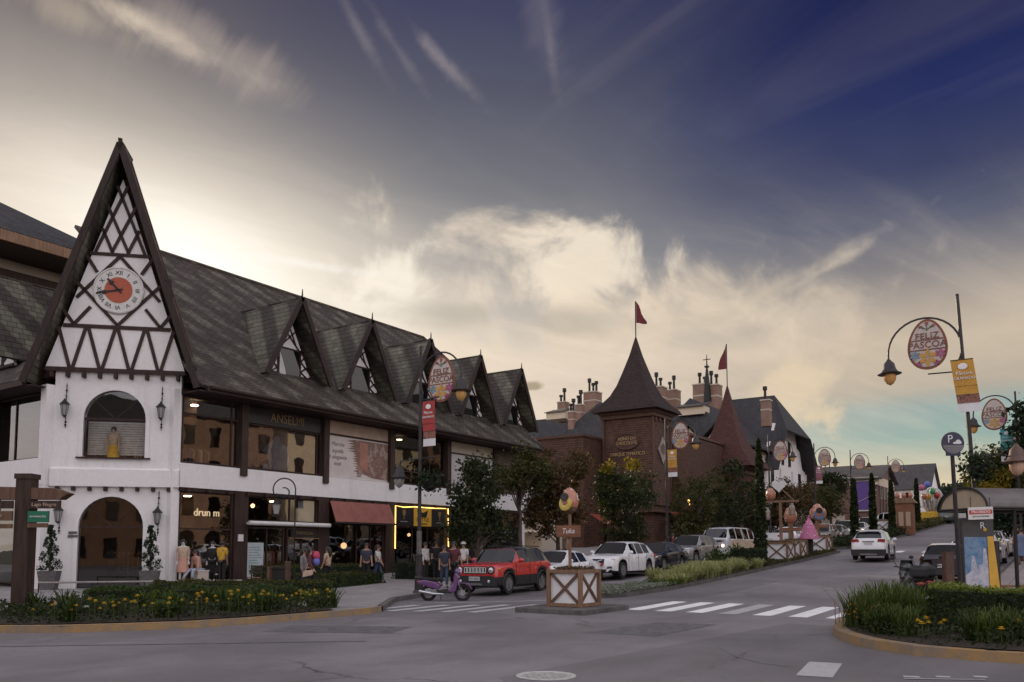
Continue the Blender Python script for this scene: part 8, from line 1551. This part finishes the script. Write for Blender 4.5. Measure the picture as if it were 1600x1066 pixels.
# advertising column
D0 = 21.8; pm = onD(1529, 920, D0); t = thing('advertising_panel', 'grey advertising panel with blue and white poster beside the parking pole', 'advertising panel', (pm[0], pm[1], .14)); pm = np.array([pm[0], pm[1], 0.0]); w = .41
m = MB(); m.obox(pm + EZ * 1.32, uu * w, nn * .09, EZ * 1.18); m.build('housing', mat('panel_grey', (.045, .042, .042), .5, var=.2), t)
f0 = pm + nn * .095
m = MB(); m.prism([(-w + .03, .62), (w * .55, .62), (w * .55, 2.0), (-w + .03, 2.0)], f0, uu, EZ, nn * .006); m.build('poster_sky', m_collage('poster_blue', [(.03, .10, .24), (.06, .16, .32), (.16, .26, .38), (.05, .12, .26)], 3, 5), t)
m = MB(); m.prism([(-w + .03, .15), (w * .8, .15), (w * .8, .62), (w * .56, .64), (w * .55, 1.2), (.22, 1.35), (.18, 1.7), (.12, 1.72), (.08, 1.3), (-.02, 1.25), (-.05, 1.1), (-.12, 1.5), (-.19, 1.52), (-.24, 1.1), (-w + .03, 1.0)], f0 + nn * .004, uu, EZ, nn * .006); m.build('poster_snow', m_collage('poster_ice', [(.40, .40, .46), (.52, .51, .55), (.30, .32, .42), (.56, .54, .57)], 5, 5), t)
m = MB(); m.prism([(w * .58, .6), (w + .1, .6), (w * .92, 2.02), (w * .55, 2.02)], f0 + nn * .01, uu, EZ, nn * .012); m.build('yellow_strip', K['yellow'], t)
text('R', .24, K['plastic_white'], t, f0 + uu * .12 + EZ * 2.30, uu, EZ, depth=.006); m = MB(); m.ball(f0 + uu * .17 + EZ * 2.19, (.05, .02, .05), 8, 6); m.build('logo_dot', K['yellow'], t)
m = MB(); m.tube([pm + uu * (w + .07), pm + uu * (w + .09) + EZ * 1.9], .09, 8); m.build('side_post', K['pole'], t)
pq = onD(1532, 802, 21.6); t = thing('prohibition_sign', 'white notice with red heading hanging below the shelter canopy', 'sign', tuple(pq)); m = MB(); m.obox(pq, uu * .32 + EZ * .012, nn * .012, EZ * .16); m.build('sign_board', K['offwhite'], t); m = MB(); m.obox(pq + nn * .014 + EZ * .03, uu * .30 + EZ * .012, nn * .003, EZ * .055); m.build('red_band', K['red'], t); text('PROIBIDO', .095, K['white_dot'], t, pq + nn * .02 + EZ * .03, uu + EZ * .035, EZ, depth=.003, sx=1.15); text('ESTACIONAR', .06, K['iron'], t, pq + nn * .016 - EZ * .085, uu + EZ * .035, EZ, depth=.003, sx=1.2); m = MB(); m.tube([pq - uu * .25 + EZ * .16, pq - uu * .25 + EZ * .42], .008, 4); m.tube([pq + uu * .25 + EZ * .16, pq + uu * .25 + EZ * .42], .008, 4); m.build('hangers', K['iron'], t)
p = onD(1482, 905, 21); t = thing('brown_post', 'short square brown post between the motorbikes and the advertising panel', 'post', (p[0], p[1], .14), YAW); h = onD(1482, 864, 21)[2] - .14; m = MB(); m.box(-.105, .105, -.105, .105, 0, h); m.build('post', K['pole_brown'], t, world=False, bevel=.01); m = MB(); m.box(-.115, .115, -.115, .115, h, h + .03); m.build('cap', K['pole_brown'], t, world=False)
# lamp with brown shade at the right edge, on its own arm
D0 = 24.0; p = onD(1588, 700, D0); q = onD(1527, 735, D0 + .3); t = thing('shaded_lamp', 'large brown lamp shade on a curved arm cut off by the right edge', 'street lamp', tuple(q)); R_ = np.linalg.norm((p - q)[:2]) / 2; c = (p + q) / 2; c[2] = q[2] + .0; dv = (p - q); dv[2] = 0; dv /= np.linalg.norm(dv)
m = MB(); m.tube([q - EZ * .3, q + EZ * .3], .1, 10); m.build('clamp', K['pole'], t)
m = MB(); m.tube([c + R_ * (-dv * math.cos(a) + EZ * math.sin(a) * .9) for a in np.linspace(0, math.pi, 16)] , .028, 6); m.build('arm', K['pole'], t); m1, m2 = MB(), MB(); lamp_head(m1, m2, p - EZ * .34, 1.1); hd = m1.build('lamp_head', mat('brown_shade', (.10, .06, .045), .6, var=.2), t, smooth=40); m2.build('bulb_glass', mat('peach_glass', (.62, .40, .28), .3, var=.05), hd, smooth=50)
# small round flower baskets / dark basket on the big right pole
q = onD(1527, 728, 24.2); t = thing('hanging_basket', 'dark leafy basket fixed to the big street lamp pole above the shelter', 'hanging basket', tuple(q)); m = MB(); m.lathe([(.12, -.3), (.26, -.15), (.3, .05)], q, 12); m.build('basket', K['iron'], t); rng = np.random.default_rng(440); P_ = q + rng.normal(size=(700, 3)) * np.array([.2, .2, .2]); V, F = leaves(P_, .12, rng); npmesh('foliage', V, F, K['l_deep'], None, t)
m = MB()
# clothes racks and lit ceiling lamps inside the shops
def rack(p, ax, lb, seed):
    t = thing('clothes_rack', lb, 'clothes rack', tuple(p), group='clothes racks inside the shop building'); rr = random.Random(seed); p = np.array(p); ax = np.array(ax, float); dp = np.cross(EZ, ax)
    m = MB(); m.tube([p - ax * .9, p - ax * .9 + EZ * 1.5, p + ax * .9 + EZ * 1.5, p + ax * .9], .02, 5); m.build('rail', K['chrome'], t)
    for k in range(9):
        c = p + ax * (-.75 + .19 * k); h = rr.uniform(.7, 1.15); m = MB(); m.prism([(-.06, 1.45), (-.24, 1.36), (-.2, 1.45 - h), (.2, 1.45 - h), (.24, 1.36), (.06, 1.45)], c, dp, EZ, ax * .07); m.build('garment', K[rr.choice(['c_yellow', 'c_white', 'c_pink', 'c_tan', 'c_red', 'c_blue', 'c_denim', 'c_white', 'c_tan'])], t)
RK = [((-18.6, -3.4, 4.65), (0, 1, 0), 'rack behind the left upper window'), ((-18.7, 9.0, 4.65), (0, 1, 0), 'rack behind the upper window over the black shop front'), ((-18.9, 11.2, 4.65), (0, 1, 0), 'second rack behind the upper window over the black shop front'), ((-19.6, -1.0, .18), (0, 1, 0), 'rack inside the shop with the rolled awning'), ((-19.4, 1.4, .18), (0, 1, 0), 'rack behind the glazed shop door'), ((-20.2, -3.8, .18), (0, 1, 0), 'rack deep inside the corner shop'), (tuple(TW(CT + .2, -1.4, 4.62)), tuple(TD), 'rack behind the upper arched window'), (tuple(TW(CT - .3, -2.0, .15)), tuple(TD), 'rack inside the arched doorway')]
for k, (p, a, lb) in enumerate(RK): rack(p, a, 'clothes ' + lb, k)
K['ceil'] = emis('ceiling_lamp_light', (1.0, .74, .46), 22.0)
for p, lb in (((-18.4, -3.6, 4.0), 'lit ceiling lamp of the corner shop'), ((-18.6, 1.2, 4.0), 'lit ceiling lamp behind the glazed shop door'), ((-18.6, 5.4, 4.0), 'lit ceiling lamp of the cafe'), ((-18.4, -3.4, 8.0), 'lit ceiling lamp behind the left upper window'), ((-18.4, 1.0, 8.0), 'lit ceiling lamp behind the window under the gold letters'), ((-18.6, 10.2, 8.0), 'lit ceiling lamp over the upper room above the black shop front'), (tuple(TW(CT, -1.2, 8.4)), 'lit ceiling lamp in the upper tower room'), (tuple(TW(CT, -1.4, 4.0)), 'lit ceiling lamp in the tower doorway')):
    t = thing('ceiling_lamp', lb, 'ceiling lamp', p, group='lit ceiling lamps of the shop building'); m = MB(); m.lathe([(.0, -.02), (.16, -.02), (.16, .02), (0, .02)], p, 12); m.build('disc', K['ceil'], t); m = MB(); m.tube([np.array(p) + EZ * .02, np.array(p) + EZ * .25], .02, 5); m.build('rod', K['iron'], t)
# ------------------------------------------------------------------ people: skin-modifier bodies with clothing shells
def skin(name, pts, edges, mt, par, root=0, sub=1):
    me = bpy.data.meshes.new(name); me.from_pydata([p[0] for p in pts], edges, []); o = bpy.data.objects.new(name, me); COL.objects.link(o); o.parent = par; me.materials.append(K[mt])
    md = o.modifiers.new('skin', 'SKIN'); md.use_smooth_shade = True; sv = me.skin_vertices[0].data
    for i, p in enumerate(pts): r = p[1]; sv[i].radius = (r, r) if np.isscalar(r) else r; sv[i].use_root = (i == root)
    s = o.modifiers.new('sub', 'SUBSURF'); s.levels = sub; s.render_levels = sub; return o
def person(label, loc, hd, h=1.72, top='c_white', bottom='c_jean', skin_='skin', hair='hair', long=False, walk=0.0, armL=(.04, .05), armR=(.04, .05), elL=(0, .12), elR=(0, .12), sleeves='short', sit=False, lean=0.0, skirt=False, look=0.0, group=None, cap=None, shoes='c_black', name='person', detail=True):
    """local: +Y is the way the person faces.  arm = (forward swing, outward) of the upper arm, el = forward and outward bend of the forearm (radians-like)"""
    t = thing(name, label, 'person' if name == 'person' else 'mannequin', loc, hd, group); k = h / 1.72; P = []; Ed = []
    def add(p, r, par=None): P.append((tuple(np.array(p) * k), r * k if np.isscalar(r) else (r[0] * k, r[1] * k))); (Ed.append((par, len(P) - 1)) if par is not None else None); return len(P) - 1
    hz = .50 if sit else .94; L_ = lambda z: lean * (z - .94)
    if sit: L_ = lambda z: lean * z
    T0 = hz - .94
    pel = add((0, 0, hz), (.155, .115)); sp1 = add((0, L_(1.12), 1.12 + T0), (.145, .105), pel); ch = add((0, L_(1.33), 1.33 + T0), (.165, .115), sp1); nb = add((0, L_(1.47) + .0, 1.47 + T0), .062, ch); hl = add((0, L_(1.55) + .02, 1.55 + T0), .072, nb); hm = add((0, L_(1.63) + .02, 1.625 + T0), .098, hl); ht_ = add((0, L_(1.7) + .01, 1.695 + T0), .078, hm)
    J = {}
    for sg, arm, el, nm in ((-1, armL, elL, 'L'), (1, armR, elR, 'R')):
        sh = np.array([sg * .185, L_(1.40), 1.40 + T0]); up = np.array([sg * arm[1], arm[0], -1.0]); up /= np.linalg.norm(up); e = sh + up * .29; fo = np.array([sg * (arm[1] + el[0]), arm[0] + el[1], -1.0 + abs(el[1]) * .55]); fo /= np.linalg.norm(fo); w = e + fo * .25
        i0 = add(sh, .062, ch); i1 = add(e, .045, i0); i2 = add(w, .031, i1); pa = add(w + fo * .075, (.040, .022), i2); J[nm] = (sh, e, w)
        if detail:
            side = np.cross(fo, (0, 1, 0)); side /= np.linalg.norm(side) + 1e-9; cv = np.array([0, .35, 0])
            for q, (o_, ln) in enumerate(((-.030, .055), (-.010, .068), (.010, .064), (.028, .050))):
                b = w + fo * .10 + side * o_; f1 = add(b, .010, pa); f2 = add(b + (fo + cv * .6) / np.linalg.norm(fo + cv * .6) * ln * .55, .009, f1); add(b + (fo + cv * 1.3) / np.linalg.norm(fo + cv * 1.3) * ln, .007, f2)
            th = add(w + fo * .05 + side * -.045 + np.array([0, .02, 0]), .011, pa); add(w + fo * .085 + side * -.062 + np.array([0, .035, 0]), .009, th)
    for sg, sw, nm in ((-1, walk, 'l'), (1, -walk, 'r')):
        hp = np.array([sg * .09, 0, hz - .06])
        if sit: kn = hp + np.array([sg * .05, .42, .0]); an = np.array([sg * .13, .40 + (.30 if sg > 0 else .05), .07])
        else: kn = hp + np.array([sg * .0, sw * .42 + .02, -.42 + abs(sw) * .06]); an = kn + np.array([0, sw * .28 - (.10 if sw < 0 else .0), -.40 + (.08 if sw < 0 else 0)])
        a = add(hp, .088, pel); b = add(kn, .058, a); c = add(an, .040, b); fa = add(an + np.array([0, .07, -.045]), .034, c); add(an + np.array([0, .17, -.052]), .026, fa); J[nm] = (hp, kn, an)
    nose = add((0, L_(1.62) + .115, 1.605 + T0), .016, hm)
    body = skin('body', P, Ed, skin_, t)
    # eyes, mouth, ears, hair
    hc = np.array(P[hm][0]) 
    if detail:
        m = MB()
        for sg in (-1, 1): m.ball(hc + np.array([sg * .034, .092, .012]) * k, (.012, .008, .008), 8, 6)
        m.ball(hc + np.array([0, .090, -.055]) * k, (.024, .008, .006), 8, 6); f_ = m.build('face', K['hair'], t, world=False)
        m = MB()
        for sg in (-1, 1): m.ball(hc + np.array([sg * .098, .0, -.01]) * k, (.012, .02, .03), 8, 6); m2 = m
        m.build('ears', K[skin_], t, world=False)
    m = MB(); n = 14
    prof = [(0, .112), (.05, .105), (.088, .075), (.108, .03), (.110, -.01), (.104, -.05)]
    V = []; 
    m.lathe([(r * k, z * k) for r, z in prof[::-1]], hc + np.array([0, -.022, .015]) * k, n, sy=1.05)
    if long: m.tube([hc + np.array([0, -.07, .05]) * k, hc + np.array([0, -.105, -.08]) * k, hc + np.array([0, -.11, -.24]) * k, hc + np.array([0, -.09, -.36]) * k], [.09 * k, .10 * k, .085 * k, .03 * k], 10)
    m.build('hair', K[hair], t, world=False, smooth=70)
    if cap: m = MB(); m.lathe([(.118 * k, -.0), (.112 * k, .06 * k), (.07 * k, .115 * k), (0, .125 * k)], hc + np.array([0, -.01, .03]) * k, n); m.prism([(-.08, 0), (.08, 0), (.05, .11), (-.05, .11)], hc + np.array([0, .08, .035]) * k, EX * k, EY * k, EZ * .012); m.build('cap', K[cap], t, world=False, smooth=50)
    # shirt and trousers
    def a2(lst): Q = []; E2 = []; 
    Q = [P[pel], P[sp1], P[ch], P[nb]]; Q = [(Q[0][0], (.175 * k, .135 * k)), (Q[1][0], (.165 * k, .125 * k)), (Q[2][0], (.185 * k, .135 * k)), ((Q[3][0][0], Q[3][0][1], Q[3][0][2] - .045 * k), .075 * k)]; E2 = [(0, 1), (1, 2), (2, 3)]
    for nm in ('L', 'R'):
        sh, e, w = J[nm]; i = len(Q); Q.append((tuple(sh * k), .080 * k)); end = e * .85 + sh * .15 if sleeves == 'short' else e; Q.append((tuple(end * k), .062 * k)); E2 += [(2, i), (i, i + 1)]
        if sleeves == 'long': Q.append((tuple((w * .97 + e * .03) * k), .045 * k)); E2.append((i + 1, i + 2))
    skin('shirt', Q, E2, top, t, 1)
    if skirt:
        m = MB(); m.lathe([(.16 * k, (hz + .06) * k), (.19 * k, (hz - .08) * k), (.22 * k, (hz - .30) * k), (.25 * k, (hz - .52) * k)], (0, 0, 0), 14, sy=.8); m.build('skirt', K[bottom], t, world=False, smooth=60)
    else:
        Q = [((0, 0, (hz + .03) * k), (.162 * k, .122 * k))]; E2 = []
        for nm in ('l', 'r'):
            hp, kn, an = J[nm]; i = len(Q); Q += [(tuple(hp * k), .105 * k), (tuple(kn * k), .074 * k), (tuple((an + np.array([0, 0, .03])) * k), .062 * k)]; E2 += [(0, i), (i, i + 1), (i + 1, i + 2)]
        skin('trousers', Q, E2, bottom, t)
    for nm in ('l', 'r'):
        an = J[nm][2] * k; m = MB(); m.ball(an + np.array([0, .07, -.05]) * k, (.048 * k, .135 * k, .045 * k), 10, 6); m.build('shoe', K[shoes], t, world=False, smooth=60)
    t['_w'] = 0; del t['_w']; return t
def stand(x, y, D, z=None): p = onD(x, y, D); return (p[0], p[1], g(p[1]) + .14 if z is None else z)
def face_cam(d=0.0): return YAW + math.pi + rad(d)      # +d turns the person to their right-hand picture side
pw = stand(484, 931, 28.6); person('woman in maroon jacket carrying bags, walking past the left corner bed', pw, face_cam(95), 1.62, 'c_maroon', 'c_black', long=True, walk=.35, sleeves='long', armR=(.05, .12), elR=(.05, .5), shoes='c_tan')
t = thing('shoulder_bag', 'tan shoulder bag hanging at the hip of the woman in maroon', 'bag', (pw[0], pw[1], .7)); c = np.array(pw) + uu * .0 + nn * .24 + EZ * .72; m = MB(); m.prism([(-.19, -.12), (.15, -.05), (.2, .13), (-.14, .1)], c, uu, EZ, nn * .1); m.build('bag_body', K['c_tan'], t, bevel=.02); m = MB(); m.tube([c + uu * .1 + EZ * .12, np.array(pw) + EZ * 1.32 + uu * .05 + nn * .16, c + uu * -.1 + EZ * .1 + nn * .05], .012, 5); m.build('strap', K['c_tan'], t)
for nm, dz_, col, lb in (('backpack', 1.13, 'c_bluebag', 'blue bag on the back of the woman in maroon'), ('backpack', 1.33, 'c_pinkbag', 'pink red bundle on the shoulder of the woman in maroon')):
    c = np.array(pw) + uu * .2 + EZ * dz_; t = thing(nm, lb, 'bag', tuple(c)); m = MB(); m.ball(c, (.13, .13, .16), 12, 8); m.build('bag_body', K[col], t, smooth=60); m = MB(); m.tube([c + EZ * .14, c + EZ * .16 - uu * .12], .015, 5); m.build('strap', K[col], t)
person('woman in grey top with dark trousers walking beside the woman in maroon', stand(474, 928, 29.2), face_cam(80), 1.58, 'c_grey', 'c_navy', long=True, walk=-.25, sleeves='long', shoes='c_black')
person('man in dark maroon shirt standing behind the purple scooter', stand(709, 915, 32.5), face_cam(-5), 1.76, 'c_maroon', 'c_black', armL=(.1, .25), armR=(.05, .3), walk=.1)
person('woman in navy top and jeans beside the man in maroon shirt', stand(694, 916, 32.3), face_cam(15), 1.62, 'c_navy', 'c_jean', long=True, walk=.15)
person('man in white shirt at the black shop front beside the lamp pole', stand(664, 905, 37), face_cam(60), 1.72, 'c_white', 'c_black', sleeves='long')
person('man in black looking down in the black shop doorway', stand(682, 905, 38), face_cam(0), 1.76, 'c_black', 'c_black', skin_='skin', elL=(-.1, .9), elR=(-.1, .9))
person('person with grey hair behind the man in maroon shirt', stand(714, 905, 37.5), face_cam(20), 1.74, 'c_grey', 'c_black', hair='hairw')
person('person in white cap and pale shirt before the street tree', stand(724, 908, 36.5), face_cam(-20), 1.70, 'c_white', 'c_black', cap='c_white')
for x, D, lb, tp, bt in ((512, 33.5, 'person in tan outside the cafe near the terracotta awning', 'c_tan', 'c_black'), (572, 35.5, 'person in dark blue standing before the cafe window', 'c_navy', 'c_black'), (590, 36, 'person in white top beside the neon framed shop front', 'c_white', 'c_jean'), (735, 39, 'person in dark clothes under the dark street tree', 'c_navy', 'c_jean'), (752, 41, 'person in grey under the dark street tree, nearer the red off roader', 'c_grey', 'c_black'), (1052, 47, 'person in dark red behind the silver off roader', 'c_red', 'c_black'), (886, 47, 'person in tan by the stone wall and the conifers', 'c_tan', 'c_jean')): person(lb, stand(x, 895, D), face_cam((x * 37) % 300 - 150), 1.58 + (x % 7) * .03, tp, bt, walk=.1 + (x % 4) * .08, armL=(.1 * (x % 3), .08), armR=(.3 - .1 * (x % 5), .1), elR=(0, .2 * (x % 4)), long=x % 2 == 0)
# in the corner shop window (floor .36)
zf = .36
person('man in a yellow shirt and black trousers in the corner shop window, seen from behind', stand(346, 900, 34.2, zf - .05), face_cam(165), 1.72, 'c_yellow', 'c_black', skin_='skin2', armL=(.8, .1), elL=(0, .3))
person('shop mannequin in pink jacket and flared pale jeans leaning on a box', stand(312, 900, 33.9, zf + .08), face_cam(-35), 1.66, 'c_pink', 'c_denim', sit=True, lean=.15, sleeves='long', name='mannequin', long=True)
person('shop mannequin in black between the pink jacket and the yellow shirt', stand(331, 900, 34.6, zf), face_cam(10), 1.66, 'c_black', 'c_black', sleeves='long', name='mannequin', skin_='c_white')
person('shop mannequin in beige dress by the corner behind the sale sign', stand(285, 900, 33.6, zf), face_cam(20), 1.72, 'c_tan', 'c_pink', skirt=True, sleeves='long', name='mannequin', skin_='c_white')
q = np.array(stand(312, 900, 33.9, zf)); t = thing('display_box', 'pale display box under the pink jacketed mannequin', 'box', tuple(q)); m = MB(); m.box(q[0] - .25, q[0] + .25, q[1] - .25, q[1] + .25, zf - .2, zf + .46); m.build('box', K['beige'], t, bevel=.01); m = MB(); m.box(q[0] - .27, q[0] + .27, q[1] - .27, q[1] + .27, zf + .46, zf + .49); m.build('top', K['offwhite'], t)
person('shop mannequin in a tan and yellow dress behind the upper arched window', tuple(TW(CT + .15, -.48, 4.95)), math.atan2(TN[1], TN[0]) - math.pi / 2, 1.75, 'c_tan', 'c_yellow', skirt=True, name='mannequin', skin_='c_tan')
person('person in grey top seen deep inside the lower arched doorway', tuple(TW(CT + .35, -1.6, .1)), math.atan2(TN[1], TN[0]) + math.pi / 2, 1.72, 'c_grey', 'c_black', elL=(.3, .5), elR=(.3, .5), armL=(0, .5), armR=(0, .5))
# right pavement
person('woman in a blue grey dress walking away on the right pavement', stand(1596, 852, 38), YAW + rad(-25), 1.64, 'c_blue', 'c_blue', skirt=True, walk=.2)
person('man in dark clothes walking ahead of the woman in blue grey', stand(1591, 846, 41), YAW + rad(-25), 1.74, 'c_black', 'c_black', walk=.25, hair='hair')
